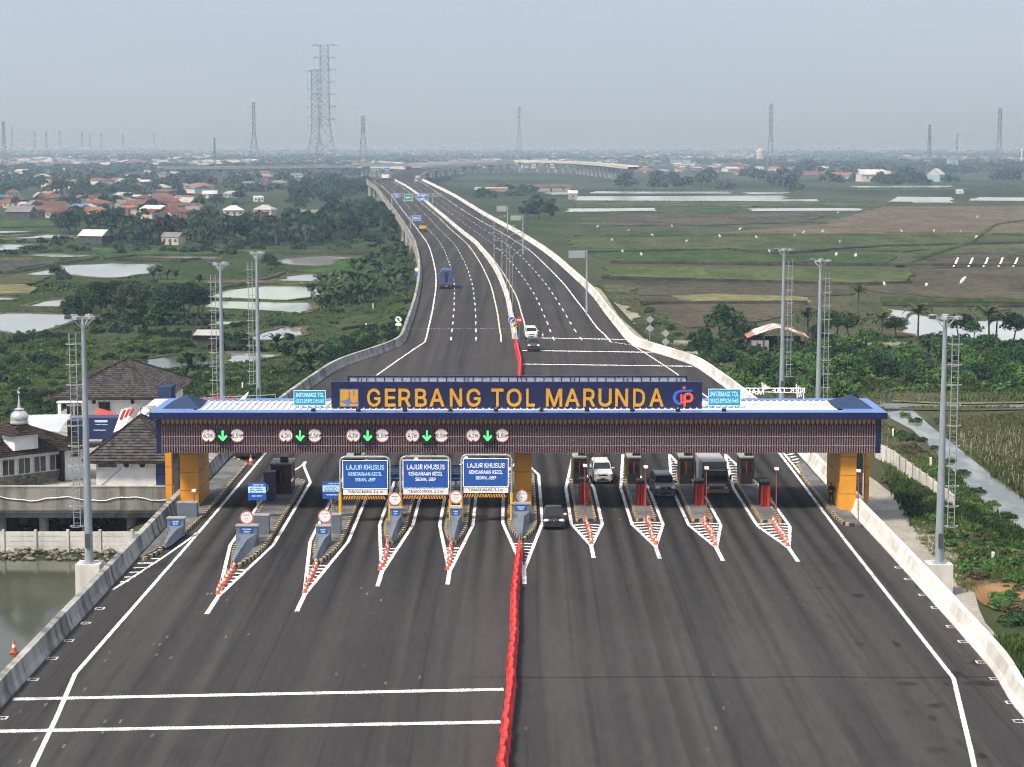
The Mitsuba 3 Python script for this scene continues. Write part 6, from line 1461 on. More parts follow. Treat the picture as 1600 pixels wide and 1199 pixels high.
def tree(x, y, z, r, h, kind, label, group=None, far=False):
    k = thing('tree', label, 'tree', group); zc = h - r * .86
    part('crown', (FARTREE if far else TREE)[kind][rng.randrange(3)], None, k, tw=T().translate([float(x), float(y), float(z + zc)]).rotate([0, 0, 1], rng.uniform(0, 360)).scale([r, r, r * rng.uniform(.85, 1.05)]))
    part('trunk', FTRUNK if far else TRUNK[rng.randrange(3)], None, k, tw=T().translate([float(x), float(y), float(z)]).scale([h * .9, h * .9, max(.5, zc)]))
# banana: stem and long arched leaves, each leaf a part
def banana_leaf(seed):
    r = random.Random(seed); n = 7; t = np.linspace(0, 1, n); L_ = 2.5; x = L_ * (t - .25 * t ** 3); z = 1.25 * t * 1.5 - 1.75 * t ** 2.2; w = .36 * np.sin(np.clip(t * 1.02 + .03, 0, 1) * math.pi) ** .55
    c = np.stack([x, 0 * x, z], 1); l, rr = c + np.stack([0 * x, w, -.12 * w], 1), c + np.stack([0 * x, -w, -.12 * w], 1)
    v = np.vstack([l, c, rr]); i = np.arange(n - 1); f = np.vstack([np.stack([i, i + n, i + n + 1, i + 1], 1), np.stack([i + n, i + 2 * n, i + 2 * n + 1, i + n + 1], 1)])
    col = np.array([(.023, .046, .019), (.030, .058, .022), (.019, .039, .017), (.044, .054, .026)][seed % 4]) * np.where(np.arange(3 * n) // n == 1, 1.5, 1)[:, None]
    return mikit.ply((v, np.vstack([f[:, [0, 1, 2]], f[:, [0, 2, 3]]])), 'leaf', False, color=col)
BLEAF = [banana_leaf(i) for i in range(4)]
BSTEM = mikit.ply(MB().tube((0, 0, -.2), (0, 0, 1), .16, .09, 8).get(), mat('banana_stem', (.10, .12, .05), .7))
def banana(x, y, z, s, label, group, nl=8):
    k = thing('banana_plant', label, 'banana plant', group); h = 1.15 * s
    part('stem', BSTEM, None, k, tw=T().translate([float(x), float(y), float(z)]).scale([s, s, h]))
    a0 = rng.uniform(0, 360)
    for i in range(nl):
        part('leaf', BLEAF[rng.randrange(4) if i else 0], None, k, tw=T().translate([float(x), float(y), float(z + h - .05)]).rotate([0, 0, 1], a0 + i * 137.5 + rng.uniform(-15, 15)).rotate([0, 1, 0], -rng.uniform(-5, 42)).scale(s * rng.uniform(.8, 1.15)))
def frond(seed):
    n = 9; t = np.linspace(0, 1, n); x = 3.1 * (t - .22 * t ** 3); z = 1.5 * t - 2.5 * t ** 2.3; b = MB(); cols = []
    r = np.random.default_rng(seed); V, Fc, C = [], [], []
    for i in range(1, 44):
        s = i / 43; p = np.array([np.interp(s, t, x), 0, np.interp(s, t, z)]); l = .85 * math.sin(min(1, s * .95 + .12) * math.pi) ** .6
        for sd in (-1, 1):
            tip = p + np.array([.35 * l, sd * l * .8, -.45 * l + r.uniform(-.06, .06)]); w = np.array([.055, 0, 0]); k = len(V); V += [p - w, p + w, tip]; Fc.append([k, k + 1, k + 2]); C += [np.array((.060, .085, .035)) * r.uniform(.7, 1.4)] * 3
    for i in range(n - 1):
        k = len(V); V += [[x[i], -.03, z[i]], [x[i], .03, z[i]], [x[i + 1], 0, z[i + 1]]]; Fc.append([k, k + 1, k + 2]); C += [(.12, .12, .06)] * 3
    return mikit.ply((np.array(V), np.array(Fc)), 'leaf', False, color=np.array(C))
FROND = [frond(i) for i in range(3)]
def palm(x, y, z, h, s, label, nf=15, lean=0.0):
    k = thing('palm_tree', label, 'palm tree'); b = MB(); P = [np.array((lean * t * t * h, 0, t * h - .2)) for t in np.linspace(0, 1, 6)]
    for i, (a, c) in enumerate(zip(P[:-1], P[1:])): b.tube(a, c, .22 - .02 * i, .20 - .02 * i, 8)
    part('trunk', b.get(), 'bark', k, tw=xf(x, y, z, 0))
    for i in range(nf):
        part('frond', FROND[i % 3], None, k, tw=T().translate([float(x + P[-1][0]), float(y), float(z + h)]).rotate([0, 0, 1], i * 137.5 + rng.uniform(-10, 10)).rotate([0, 1, 0], -(55 - 75 * (i / nf)) ).scale(s))

# ---- right of the highway
q = 0
for x, y, z in spots([(1085, 520), (1170, 528), (1260, 540), (1420, 535), (1620, 545), (1620, 612), (1500, 606), (1330, 606), (1240, 610), (1150, 606), (1100, 565)], 112, 21, mind=1.3):
    bush(x, y, z, rng.uniform(1.6, 3.0), rng.choice(('mid', 'mid', 'fresh', 'dark', 'fresh')), 'leafy green shrub in the dense belt behind the right side of the toll gate', 'shrubs in the belt behind the right wall', rng.uniform(.9, 1.35))
for x, y, z in spots([(980, 470), (1010, 470), (1060, 520), (1110, 575), (1170, 628), (1140, 628), (1060, 560), (1000, 500)], 20, 22, mind=.9):
    bush(x, y, z, rng.uniform(.7, 1.5), rng.choice(('mid', 'fresh', 'olive')), 'low green shrub on the verge just outside the right highway wall', 'shrubs on the right verge')
p = at(1318, 622, ZG); bush(p[0], p[1], ZG, 2.5, 'fresh', 'big bright green rounded bush beyond the right end of the gate roof', None, 1.2)
for x, y, z in spots([(1392, 650), (1430, 700), (1500, 770), (1600, 850), (1640, 900), (1640, 1040), (1560, 960), (1500, 890), (1450, 810), (1385, 700)], 62, 23, mind=.9):
    bush(x, y, z, rng.uniform(.7, 1.5), rng.choice(('olive', 'fresh', 'fresh', 'mid', 'dry')), 'scrubby bush on the slope between the gravel path and the canal', 'scrub on the canal slope', .8)
for x, y, z in spots([(1380, 745), (1420, 740), (1460, 800), (1470, 880), (1440, 850), (1400, 790)], 16, 24, mind=.7):
    bush(x, y, z, rng.uniform(.4, .9), rng.choice(('dry', 'olive', 'dry')), 'dry brownish scrub along the gravel path by the right wall', 'dry scrub by the path', .8)
for u, v, r, h, kd, lb in ((1130, 540, 3.6, 7.6, 'mid', 'round dark green tree left of the rusty roofed shed'), (1160, 545, 2.2, 4.6, 'dark', 'smaller tree beside the round tree left of the shed'), (1305, 535, 3.0, 6.0, 'mid', 'spreading tree behind the second mast on the right'), (1328, 530, 2.6, 5.2, 'olive', 'pale green tree right of the second right mast'),
                           (1402, 528, 2.4, 4.4, 'mid', 'low tree by the bright pond left of the tall palm'), (1500, 533, 2.8, 5.6, 'dark', 'dark tree right of the nearest right mast top'), (1520, 536, 2.0, 4.2, 'mid', 'small tree behind the nearest right mast'), (1582, 538, 3.0, 5.8, 'dark', 'dark tree at the right edge by the bright pond'), (1280, 545, 2.2, 4.6, 'dark', 'dark tree just right of the rusty shed'),
                           (842, 341, 8.0, 13, 'mid', 'large tree clump standing alone in the fields right of the highway'), (825, 342, 6.0, 9, 'dark', 'dark tree left in the clump in the fields right of the highway'), (860, 341, 5.5, 8, 'mid', 'smaller tree right in the clump right of the highway'),
                           (1245, 303, 7.0, 10, 'mid', 'round tree alone on the far flooded fields at right'), (972, 299, 8.0, 13, 'dark', 'tall round tree near the far sheds right of the highway'), (1070, 296, 8, 12, 'dark', 'round tree in the far hedge right of centre'), (1048, 297, 7, 11, 'mid', 'second round tree in the far hedge right of centre'), (1185, 283, 9, 14, 'dark', 'dark broad tree before the far town'), (1218, 283, 10, 14, 'dark', 'broad dark tree right beside another before the far town'), (1260, 272, 14, 18, 'dark', 'widest dark tree mass before the far town at right')):
    p = at(u, v, ZG); tree(p[0], p[1], ZG, r, h, kd, lb, far=p[1] > 900)
for u, v, h, s, lb, ln in ((1340, 500, 5.6, .85, 'date palm standing above the field edge behind the shrubs', .02), (1262, 532, 4.4, 1.15, 'shaggy palm behind the second right mast and shed', -.01), (1378, 530, 3.6, .95, 'drooping palm at the left end of the bright pond', .01), (1434, 532, 4.9, 1.2, 'tall coconut palm in front of the bright pond', .01), (1545, 540, 5.2, 1.15, 'coconut palm right of the nearest right mast', -.03), (1556, 538, 4.2, .9, 'second coconut palm at the right by the bright pond', .03)):
    p = at(u, v, ZG); palm(p[0], p[1], ZG, h, s, lb, lean=ln)
for x, y, z in spots([(1360, 545), (1470, 540), (1600, 548), (1600, 560), (1370, 560)], 9, 25, mind=2):
    banana(x, y, z, rng.uniform(.6, .85), 'small banana plant in the garden plot before the bright pond', 'banana plants by the bright pond', 6)
# ---- left of the highway
for i, (x, y, z) in enumerate(spots(z5((360, 1095), (440, 1060), (1010, 1060), (1020, 1100), (900, 1125), (480, 1110)), 24, 31, mind=4.5)):
    tree(x, y, z, rng.uniform(2.4, 4.2), rng.uniform(5.2, 8.8), rng.choice(('dark', 'dark', 'mid', 'olive')), 'dark leafy tree in the grove between the ponds left of the gate', 'trees of the left pond grove')
for x, y, z in spots(z5((380, 1110), (1010, 1110), (1040, 1140), (400, 1150)), 16, 32, mind=2):
    banana(x, y, z, rng.uniform(.7, 1.1), 'banana plant along the foot of the dark grove left of the gate', 'banana plants below the grove', 7)
for x, y, z in spots([(468, 478), (480, 462), (560, 425), (640, 385), (652, 400), (650, 440), (620, 462), (560, 476), (510, 490)], 92, 33, mind=1.5):
    banana(x, y, z, rng.uniform(1.25, 1.9), 'banana plant in the dark plantation along the left wall of the highway', 'banana plants along the highway', 8)
for x, y, z in spots(z6((380, 1000), (600, 980), (640, 1060), (480, 1130), (390, 1060)), 7, 34, mind=1.5):
    banana(x, y, z, rng.uniform(.9, 1.2), 'banana plant on the bank behind the office roof', 'banana plants behind the office', 8)
for x, y, z in spots(z6((1240, 880), (1420, 830), (1600, 870), (1600, 1130), (1380, 1130), (1220, 1000)), 13, 35, mind=1.5):
    banana(x, y, z, rng.uniform(.9, 1.3), 'banana plant by the small ponds below the left highway wall', 'banana plants below the left wall', 8)
for u, v, s in ((250, 437, 1.6), (262, 440, 1.5), (240, 441, 1.4), (275, 441, 1.3), (300, 455, 1.2), (312, 450, 1.3), (150, 515, 1.0)):
    p = at(u, v, ZG); banana(p[0], p[1], ZG, s, 'tall banana plant beside the big left pond', 'banana plants at the big pond', 9)
for x, y, z in spots([(455, 600), (500, 540), (560, 528), (620, 505), (632, 520), (560, 562), (520, 585), (470, 612)], 46, 36, mind=1.1):
    bush(x, y, z, rng.uniform(1.1, 2.2), rng.choice(('mid', 'dark', 'dark', 'fresh')), 'dense dark shrub on the bank below the left highway wall', 'shrubs below the left wall', 1.2)
for x, y, z in spots([(-10, 520), (90, 515), (110, 545), (60, 600), (90, 640), (-10, 640)], 20, 37, mind=1.2):
    bush(x, y, z, rng.uniform(1.0, 2.0), rng.choice(('dark', 'mid', 'olive')), 'dark shrub on the terraces at the left edge behind the mosque', 'shrubs at the left edge', 1.0)
for x, y, z in spots([(100, 520), (330, 505), (460, 545), (460, 630), (280, 620), (180, 575), (60, 600)], 44, 38, mind=1.2):
    bush(x, y, z, rng.uniform(.5, 1.3), rng.choice(('mid', 'fresh', 'olive', 'mid')), 'low green bush on the grassy banks behind the office roof', 'bushes on the left banks', .8)
for x, y, z in spots([(40, 800), (225, 800), (225, 840), (40, 840)], 14, 39, avoid=False, mind=.7):
    bush(x, min(y, 185), ZG, rng.uniform(.5, 1.1), 'dark', 'shaded shrub growing under the raised yard', 'shrubs under the yard', .9)
for x, y, z in spots([(0, 872), (200, 868), (215, 880), (0, 884)], 10, 40, avoid=False, mind=.5):
    if y > 161.4: bush(x, y, ZG, rng.uniform(.25, .5), rng.choice(('olive', 'dry')), 'small weed clump on the rubble bank of the green pond', 'weeds on the rubble bank', .7)
for u, v, r in ((88, 443, 2.6), (100, 448, 2.2), (420, 421, 2.4), (428, 424, 2.0)):
    p = at(u, v, ZG); tree(p[0], p[1], ZG, r, r * 1.9, 'grey' if u < 200 else 'dark', 'lone small tree on a bund beside the left ponds', 'lone trees on the left bunds')
# belt of trees in front of the left village and under the viaduct
for nm, zone, n, kinds, rr, hh, sd, lb, gp, md in (
    ('a', z5((260, 665), (480, 690), (640, 715), (900, 700), (1160, 725), (1400, 720), (1620, 715), (1640, 640), (1500, 640), (1280, 660), (1050, 640), (800, 670), (600, 640), (340, 640)), 85, ('dark', 'dark', 'mid', 'grey', 'olive'), (3.2, 7.0), (5.5, 11.5), 51, 'dark broadleaf tree in the thick belt before the left village', 'trees of the belt before the left village', 6),
    ('b', [(500, 375), (560, 372), (640, 372), (640, 340), (612, 318), (570, 330), (520, 345)], 36, ('dark', 'mid'), (4.5, 7), (8, 11.5), 52, 'dark tall tree crowding the left side of the viaduct', 'trees beside the viaduct', 6),
    ('c', z5((0, 470), (500, 470), (1100, 460), (1600, 520), (1600, 600), (1250, 560), (900, 620), (300, 600), (0, 590)), 30, ('mid', 'dark', 'dark', 'grey'), (3, 5.5), (5.5, 9), 53, 'leafy tree standing between the houses of the left village', 'trees among the left village houses', 8),
    ('d', z5((0, 380), (500, 370), (1000, 390), (1650, 380), (1750, 450), (1200, 455), (500, 470), (0, 460)), 95, ('dark', 'mid', 'mid', 'grey', 'olive'), (6, 11), (8, 13), 54, 'dark tree behind the left village roofs', 'trees behind the left village', 12),
    ('e', [(470, 325), (520, 315), (580, 312), (576, 290), (500, 288), (440, 300)], 40, ('dark', 'dark', 'mid'), (6, 10), (9, 13), 55, 'dark tree below the large pylons left of the viaduct', 'trees below the pylons', 10),
    ('f', [(720, 308), (780, 300), (830, 300), (900, 303), (760, 312)], 7, ('mid', 'olive'), (5, 8), (6, 10), 56, 'green tree near the sheds right of the highway', 'trees near the right sheds', 8),
    ('g', [(930, 296), (1100, 296), (1290, 295), (1600, 285), (1600, 265), (1300, 268), (1000, 282)], 50, ('dark', 'mid', 'grey'), (7, 12), (9, 15), 57, 'tree in the hedge before the far town on the right', 'trees before the far right town', 12)):
    for x, y, z in spots(zone, n, sd, mind=md): tree(x, y, z, rng.uniform(*rr), rng.uniform(*hh), rng.choice(kinds), lb, gp, far=True)
# far tree masses, past what one could count
r = np.random.default_rng(77); V, Fc, C, nv = [], [], [], 0
protos = [crown_mesh(900 + i, 1.0, .8, 8, 70, .34, c, .25, .45) for i, c in enumerate((G_DARK, G_DARK, G_MID, G_GREY))]
us = r.uniform(-60, 1660, 5200); vs = 233.0 + 42 * r.beta(1.0, 1.9, 5200)
for u, v in zip(us, vs):
    p = at(u, v, ZG)
    if on_deck(p[0], p[1], 12) or (p[1] < 1500 and u > 560) or wet(p[0], p[1]): continue
    if meshkit.noise(np.array([p[0] * .0035, p[1] * .0011, 2.0])) < (.42 if u < 600 else .47): continue
    s = min(8 + p[1] * .0014, 22) * r.uniform(.7, 1.3); m = protos[r.integers(4)]
    V.append(m[0] * [s * 1.5, s * 1.5, s * .62] + [p[0], p[1], ZG]); Fc.append(m[1] + nv); C.append(m[2]); nv += len(m[0])
single('far_woodland', (np.vstack(V), np.vstack(Fc)), 'leaf', 'hazy dark woodland scattered over the far plain to the horizon', 'woodland', kind='stuff', color=np.vstack(C))
# low tangle of plants that nobody could count
def tangle(name, zones, seed, label):
    r = np.random.default_rng(seed); V, Fc, C, nv = [], [], [], 0
    for px, n, (s0, s1), cols in zones:
        pr = [crown_mesh(1300 + i, 1.0, .7, 7, 150, .17, c, .35, .22) for i, c in enumerate(cols)]
        for x, y, z in spots(px, n, int(r.integers(1e6))):
            q = float(meshkit.fbm(np.array([x * .05, y * .03, 1.0]), 3)); m = pr[int(np.clip((q - .25) * 2 * len(pr) + r.normal() * .6, 0, len(pr) - 1))]; s = r.uniform(s0, s1) * (1.5 - q); a = r.uniform(0, 6.28); c_, s_ = math.cos(a) * s, math.sin(a) * s
            v = m[0]; V.append(np.c_[v[:, 0] * c_ - v[:, 1] * s_ + x, v[:, 0] * s_ + v[:, 1] * c_ + y, v[:, 2] * s * .8 + z - .05]); Fc.append(m[1] + nv); C.append(m[2] * r.uniform(.8, 1.25)); nv += len(v)
    single(name, (np.vstack(V), np.vstack(Fc)), 'leaf', label, 'undergrowth', kind='stuff', color=np.vstack(C))
tangle('undergrowth', [([(-20, 515), (100, 510), (330, 520), (460, 545), (520, 540), (632, 500), (632, 530), (560, 575), (470, 630), (300, 640), (-20, 660)], 420, (.7, 1.7), (G_DARK, G_DARK, G_MID, G_FRESH, G_OLIVE)),
                       ([(100, 440), (330, 445), (470, 480), (640, 445), (640, 500), (480, 520), (330, 512), (100, 520)], 200, (.7, 1.5), (G_DARK, G_MID, G_FRESH)), ([(0, 375), (640, 372), (640, 395), (0, 400)], 130, (1.5, 3.2), (G_DARK, G_DARK, G_MID))], 41, 'tangled dark undergrowth on the banks left of the highway')
tangle('undergrowth', [([(1075, 520), (1170, 540), (1620, 550), (1620, 615), (1330, 612), (1240, 616), (1150, 612), (1095, 560)], 420, (.9, 2.0), (G_DARK, G_MID, G_FRESH, G_FRESH, G_OLIVE)), ([(1385, 655), (1440, 705), (1520, 780), (1640, 880), (1640, 960), (1550, 920), (1480, 880), (1440, 800), (1390, 705)], 170, (.5, 1.1), (G_MID, G_FRESH, G_FRESH, G_OLIVE, G_DRY))], 43, 'tangled green undergrowth in the belt right of the toll plaza')
# grass and weeds
def tufts(name, zones, seed, label, cat):
    r = np.random.default_rng(seed); V, C = [], []
    for px, n, hgt, cols in zones:
        P = shapely.prepared.prep(sg.Polygon(px)); x0, y0, x1, y1 = sg.Polygon(px).bounds; u = r.uniform(x0, x1, n * 2); v = r.uniform(y0, y1, n * 2); k = 0
        for a, c in zip(u, v):
            if k >= n: break
            if not P.contains(sg.Point(a, c)): continue
            k += 1; p = at(a, c, ZG); g_ = ground_at(p[0], p[1])
            if g_ > ZG + .05: p = at(a, c, g_); g_ = ground_at(p[0], p[1])
            if on_deck(p[0], p[1], .9) or wet(p[0], p[1]): continue
            w_ = float(meshkit.fbm(np.array([p[0] * .06, p[1] * .035, 4.0]), 3)); s = hgt * r.uniform(.5, 1.4) * (1.9 - 1.8 * w_); ci = int(np.clip((w_ - .25) * 2 * len(cols) + r.normal() * .8, 0, len(cols) - 1)); col = np.array(cols[ci]) * r.uniform(.7, 1.35) * (.55 + .9 * w_)
            for j in range(3):
                th = r.uniform(0, 6.28); d = np.array((math.cos(th), math.sin(th), 0)) * s * r.uniform(.25, .6); b0 = np.array((p[0], p[1], g_ - .03)) + r.normal(size=3) * [s * .3, s * .3, 0]
                V += [b0 - d * .5, b0 + d * .5, b0 + np.array((r.normal() * s * .3, r.normal() * s * .3, s))]; C += [col * .8, col * .8, col * 1.1]
    V = np.array(V); single(name, (V, np.arange(len(V)).reshape(-1, 3)), 'leaf', label, cat, kind='stuff', color=np.array(C))
gl = ((.024, .044, .017), (.038, .070, .023), (.064, .108, .032), (.090, .098, .042))
tufts('grass', [([(-20, 520), (330, 530), (470, 470), (640, 470), (640, 500), (500, 600), (450, 640), (-20, 660)], 16000, .40, gl), ([(-20, 400), (300, 440), (640, 380), (640, 480), (330, 510), (-20, 520)], 6000, .38, gl), ([(0, 372), (640, 372), (640, 400), (0, 420)], 1500, .5, gl)], 5, 'rough green grass on the banks and bunds left of the highway', 'grass')
gr_ = ((.040, .070, .023), (.064, .108, .029), (.082, .120, .037), (.105, .118, .050), (.150, .135, .080))
tufts('weeds', [([(1370, 650), (1440, 700), (1540, 780), (1640, 870), (1640, 930), (1535, 925), (1510, 930), (1440, 850), (1390, 760), (1360, 700)], 17000, .40, gr_), ([(1545, 1000), (1640, 1000), (1640, 1110), (1590, 1050)], 1500, .4, gr_), ([(930, 460), (1000, 460), (1110, 545), (1380, 600), (1640, 600), (1640, 640), (1380, 640), (1190, 625), (1060, 560)], 9000, .42, gr_), ([(870, 400), (940, 450), (1640, 480), (1640, 560), (1100, 530), (960, 465)], 4000, .36, gr_)], 6, 'rough weeds and dry grass on the slopes right of the toll plaza', 'weeds')
mg = ((.076, .092, .036), (.098, .112, .045), (.070, .078, .033), (.13, .125, .066))
tufts('reeds', [([(1455, 655), (1640, 645), (1640, 810), (1560, 745), (1490, 688)], 11000, .42, mg)], 8, 'marsh plants standing in shallow water right of the canal', 'reeds')
for i, (u, v, s) in enumerate(((1442, 690, 1.0), (1462, 702, .8), (1484, 722, .9), (1505, 742, 1.0), (1528, 770, 1.0), (1550, 790, .9), (1575, 810, 1.1), (1490, 685, .8), (1515, 708, .9), (1560, 745, .9), (1430, 660, 1.1), (1412, 650, .9))):
    p = at(u, v, ZG); bush(p[0], p[1], ZG, s, ('olive', 'mid', 'fresh')[i % 3], 'weedy clump overhanging the edge of the canal', 'weeds at the canal edge', .7)
b = MB(); r = random.Random(4)
for i in range(500):
    u, v = r.uniform(1480, 1640), r.uniform(680, 810)
    if v > 672 + (u - 1470) * .83: continue
    p = at(u, v, ZG); 
    if not wet(p[0], p[1]): b.tube((p[0], p[1], ZG - .1), (p[0] + r.uniform(-.1, .1), p[1], ZG + r.uniform(.5, 1.0)), .035, .025, 4)
single('reed_stalks', b.get(), mat('stalk', (.34, .31, .24), .8), 'pale bare stalks standing among the marsh plants beside the canal', 'stalks', kind='stuff')
# ---------------------------------------------------------------- houses of the villages, sheds and field things
for n_, c_ in (('red', (.20, .085, .068)), ('maroon', (.125, .062, .058)), ('brown', (.13, .085, .065)), ('orange', (.27, .145, .095)), ('rust', (.155, .100, .078)), ('grey', (.17, .17, .17)), ('pale', (.34, .34, .34)), ('white', (.50, .50, .50)), ('blue', (.10, .20, .31)), ('brightred', (.52, .07, .045))):
    matte('roof_' + n_, (lambda c: mikit.proc(lambda p, n, uv: MX(tuple(x * .72 for x in c), tuple(min(.8, x * 1.25) for x in c), FB(p.x * .5, p.y * .5, p.z * 1.2, 3))))(c_))
for n_, c_ in (('white', (.58, .58, .56)), ('cream', (.48, .43, .34)), ('blue', (.28, .42, .50)), ('brick', (.26, .12, .085)), ('green', (.25, .38, .32)), ('grey', (.30, .30, .29)), ('dark', (.08, .075, .07))): matte('house_' + n_, c_)
UWALL = {m: mikit.ply(MB().box(-.5, .5, -.5, .5, 0, 1).get(), 'house_' + m) for m in ('white', 'cream', 'blue', 'brick', 'green', 'grey', 'dark')}
def gable():
    b = MB(); h = .03
    b.add([(-.56, -.56, 0), (.56, -.56, 0), (.56, 0, 1), (-.56, 0, 1), (.56, .56, 0), (-.56, .56, 0), (-.56, -.56, -h), (.56, -.56, -h), (.56, .56, -h), (-.56, .56, -h)], [[0, 1, 2, 3], [4, 5, 3, 2], [6, 7, 1, 0], [8, 9, 5, 4]])
    b.add([(-.5, -.5, 0), (-.5, .5, 0), (-.5, 0, .93), (.5, -.5, 0), (.5, .5, 0), (.5, 0, .93)], [[0, 2, 1], [3, 4, 5]]); return b.get()
def hipu(): return MB().add([(-.57, -.57, 0), (.57, -.57, 0), (.57, .57, 0), (-.57, .57, 0), (-.16, 0, 1), (.16, 0, 1)], [[0, 1, 5, 4], [2, 3, 4, 5]]).add([(-.57, -.57, 0), (.57, -.57, 0), (.57, .57, 0), (-.57, .57, 0), (-.16, 0, 1), (.16, 0, 1)], [[1, 2, 5], [3, 0, 4]]).get()
def flatu(): return MB().add([(-.55, -.55, 0), (.55, -.55, 0), (.55, .55, .6), (-.55, .55, .6), (-.55, -.55, -.12), (.55, -.55, -.12), (.55, .55, .48), (-.55, .55, .48)], [[0, 1, 2, 3], [7, 6, 5, 4], [0, 4, 5, 1], [1, 5, 6, 2], [2, 6, 7, 3], [3, 7, 4, 0]]).get()
RK = ('red', 'maroon', 'brown', 'orange', 'rust', 'grey', 'pale', 'white', 'blue', 'brightred')
UROOF = {(s, m): mikit.ply(fn_(), 'roof_' + m) for s, fn_ in (('gable', gable), ('hip', hipu), ('flat', flatu)) for m in RK}
UWIN = mikit.ply(MB().box(-.5, .5, -.02, .0, 0, 1).get(), 'steel_dark')
def house(x, y, rz, w, d, h, rh, roof, rm, wm, label, group=None, windows=2, name='house', cat='house', z=ZG):
    k = thing(name, label, cat, group)
    t = lambda a, b_, c, sx, sy, sz: T().translate([float(x), float(y), float(z)]).rotate([0, 0, 1], float(rz)).translate([a, b_, c]).scale([sx, sy, sz])
    part('wall', UWALL[wm], None, k, tw=t(0., 0., -.3, w, d, h + .3)); part('roof', UROOF[roof, rm], None, k, tw=t(0., 0., h, w, d, rh))
    for i in range(windows): part('window', UWIN, None, k, tw=t(w * ((i + .5) / windows - .5), -d / 2 - .01, h * .35, min(1.5, w * .16), 1., h * .38))
    if windows > 1: part('door', UWIN, None, k, tw=t(w * .02, -d / 2 - .012, 0., 1.0, 1., h * .68))
    return k
EXPL = [  # zoomed columns X, base row Y, width X, roof kind, roof colour, wall colour, look
    (400, 556, 92, 'gable', 'blue', 'blue', 'house with pale blue gable roof and walls in the left village'), (340, 552, 30, 'flat', 'blue', 'blue', 'narrow pale blue block beside the blue gabled house'), (22, 502, 56, 'gable', 'blue', 'white', 'house with bright blue roof at the left edge of the village'),
    (60, 530, 90, 'gable', 'rust', 'cream', 'low rust roofed house at the left edge of the village'), (125, 545, 66, 'flat', 'rust', 'brick', 'tall reddish brick block in the left village'), (200, 562, 82, 'gable', 'white', 'dark', 'house with white sheet roof left of the blue house'), (275, 578, 96, 'gable', 'brown', 'cream', 'broad brown roofed house just left of the blue house'),
    (262, 506, 86, 'gable', 'brown', 'brick', 'brown gabled house behind the brick block'), (95, 582, 130, 'gable', 'grey', 'dark', 'long dark shed with grey roof at the village edge'), (612, 514, 84, 'gable', 'maroon', 'cream', 'maroon roofed house right of the blue house'), (690, 545, 96, 'hip', 'maroon', 'cream', 'large maroon hip roofed house in the village centre'), (622, 556, 64, 'gable', 'brightred', 'white', 'house with vivid red roof in the village centre'),
    (742, 536, 56, 'gable', 'orange', 'cream', 'orange roofed house right of the maroon hip roof'), (870, 532, 84, 'hip', 'maroon', 'white', 'pinkish maroon roofed house right of centre in the village'), (786, 566, 76, 'gable', 'white', 'white', 'white roofed house before the maroon ones'), (862, 574, 116, 'hip', 'brown', 'grey', 'wide grey brown roofed house half hidden by trees'), (965, 566, 84, 'gable', 'grey', 'grey', 'grey roofed house near the trees right of the village centre'),
    (1002, 592, 48, 'gable', 'rust', 'brick', 'small rusty roofed hut by the tall dark tree'), (1162, 568, 104, 'hip', 'white', 'white', 'white pyramid roofed building right of the tall dark tree'), (1322, 566, 108, 'hip', 'pale', 'cream', 'pale grey hip roofed house right of the white pyramid roof'), (1470, 664, 88, 'hip', 'orange', 'cream', 'orange hip roofed house among the dark trees near the viaduct'), (1545, 588, 90, 'gable', 'grey', 'grey', 'grey roofed house left of the viaduct trees'),
    (470, 708, 140, 'gable', 'white', 'dark', 'open shed with white roof by the left ponds'), (862, 714, 104, 'gable', 'grey', 'cream', 'old grey gabled house in front of the tree belt'), (1035, 660, 52, 'gable', 'white', 'white', 'white house end showing between the dark trees'), (1560, 690, 60, 'gable', 'white', 'white', 'small white house below the viaduct trees'),
    (302, 462, 80, 'gable', 'white', 'white', 'white roofed house behind the blue house'), (632, 424, 110, 'flat', 'pale', 'white', 'wide pale roofed hall behind the village'), (368, 418, 66, 'hip', 'orange', 'white', 'white house with orange roof behind the village'), (280, 396, 66, 'gable', 'orange', 'cream', 'orange roofed house far back at left'), (572, 406, 56, 'gable', 'orange', 'white', 'orange and white house beside the pale hall'),
    (22, 372, 60, 'gable', 'pale', 'white', 'pale house far back at the left edge'), (102, 358, 60, 'flat', 'white', 'white', 'white flat roofed house far back at left'), (285, 358, 70, 'flat', 'pale', 'blue', 'pale blue block far back in the left village'), (328, 322, 64, 'hip', 'maroon', 'white', 'red and white tower house far back at left'), (1046, 480, 76, 'gable', 'white', 'white', 'white roofed house before the far trees'), (1160, 478, 84, 'flat', 'pale', 'grey', 'long pale roofed shed before the far trees'), (1290, 498, 52, 'flat', 'white', 'white', 'white block house near the pylons'),
    (920, 276, 54, 'gable', 'white', 'white', 'bright white hall on the hazy left horizon'), (1046, 282, 44, 'gable', 'white', 'white', 'second bright white hall on the hazy left horizon'), (1376, 300, 66, 'flat', 'white', 'white', 'white factory block left of the large pylons'), (1440, 314, 60, 'flat', 'pale', 'white', 'pale low hall left of the large pylons')]
for X_e, Y_e, W_e, rk, rm, wm, lb in EXPL:
    u, v = X_e / 3.2, 160 + Y_e / 3.2; p = at(u, v, ZG); w = W_e / 3.2 / F * p[1]; w = min(w, 46)
    house(p[0], p[1] + w * .35, rng.uniform(-22, 22), w * .9, w * rng.uniform(.6, .8), min(5.5, max(2.8, w * .26)), min(4.2, max(1.4, w * .22)), rk, rm, wm, lb, windows=3 if p[1] < 1500 else 1)
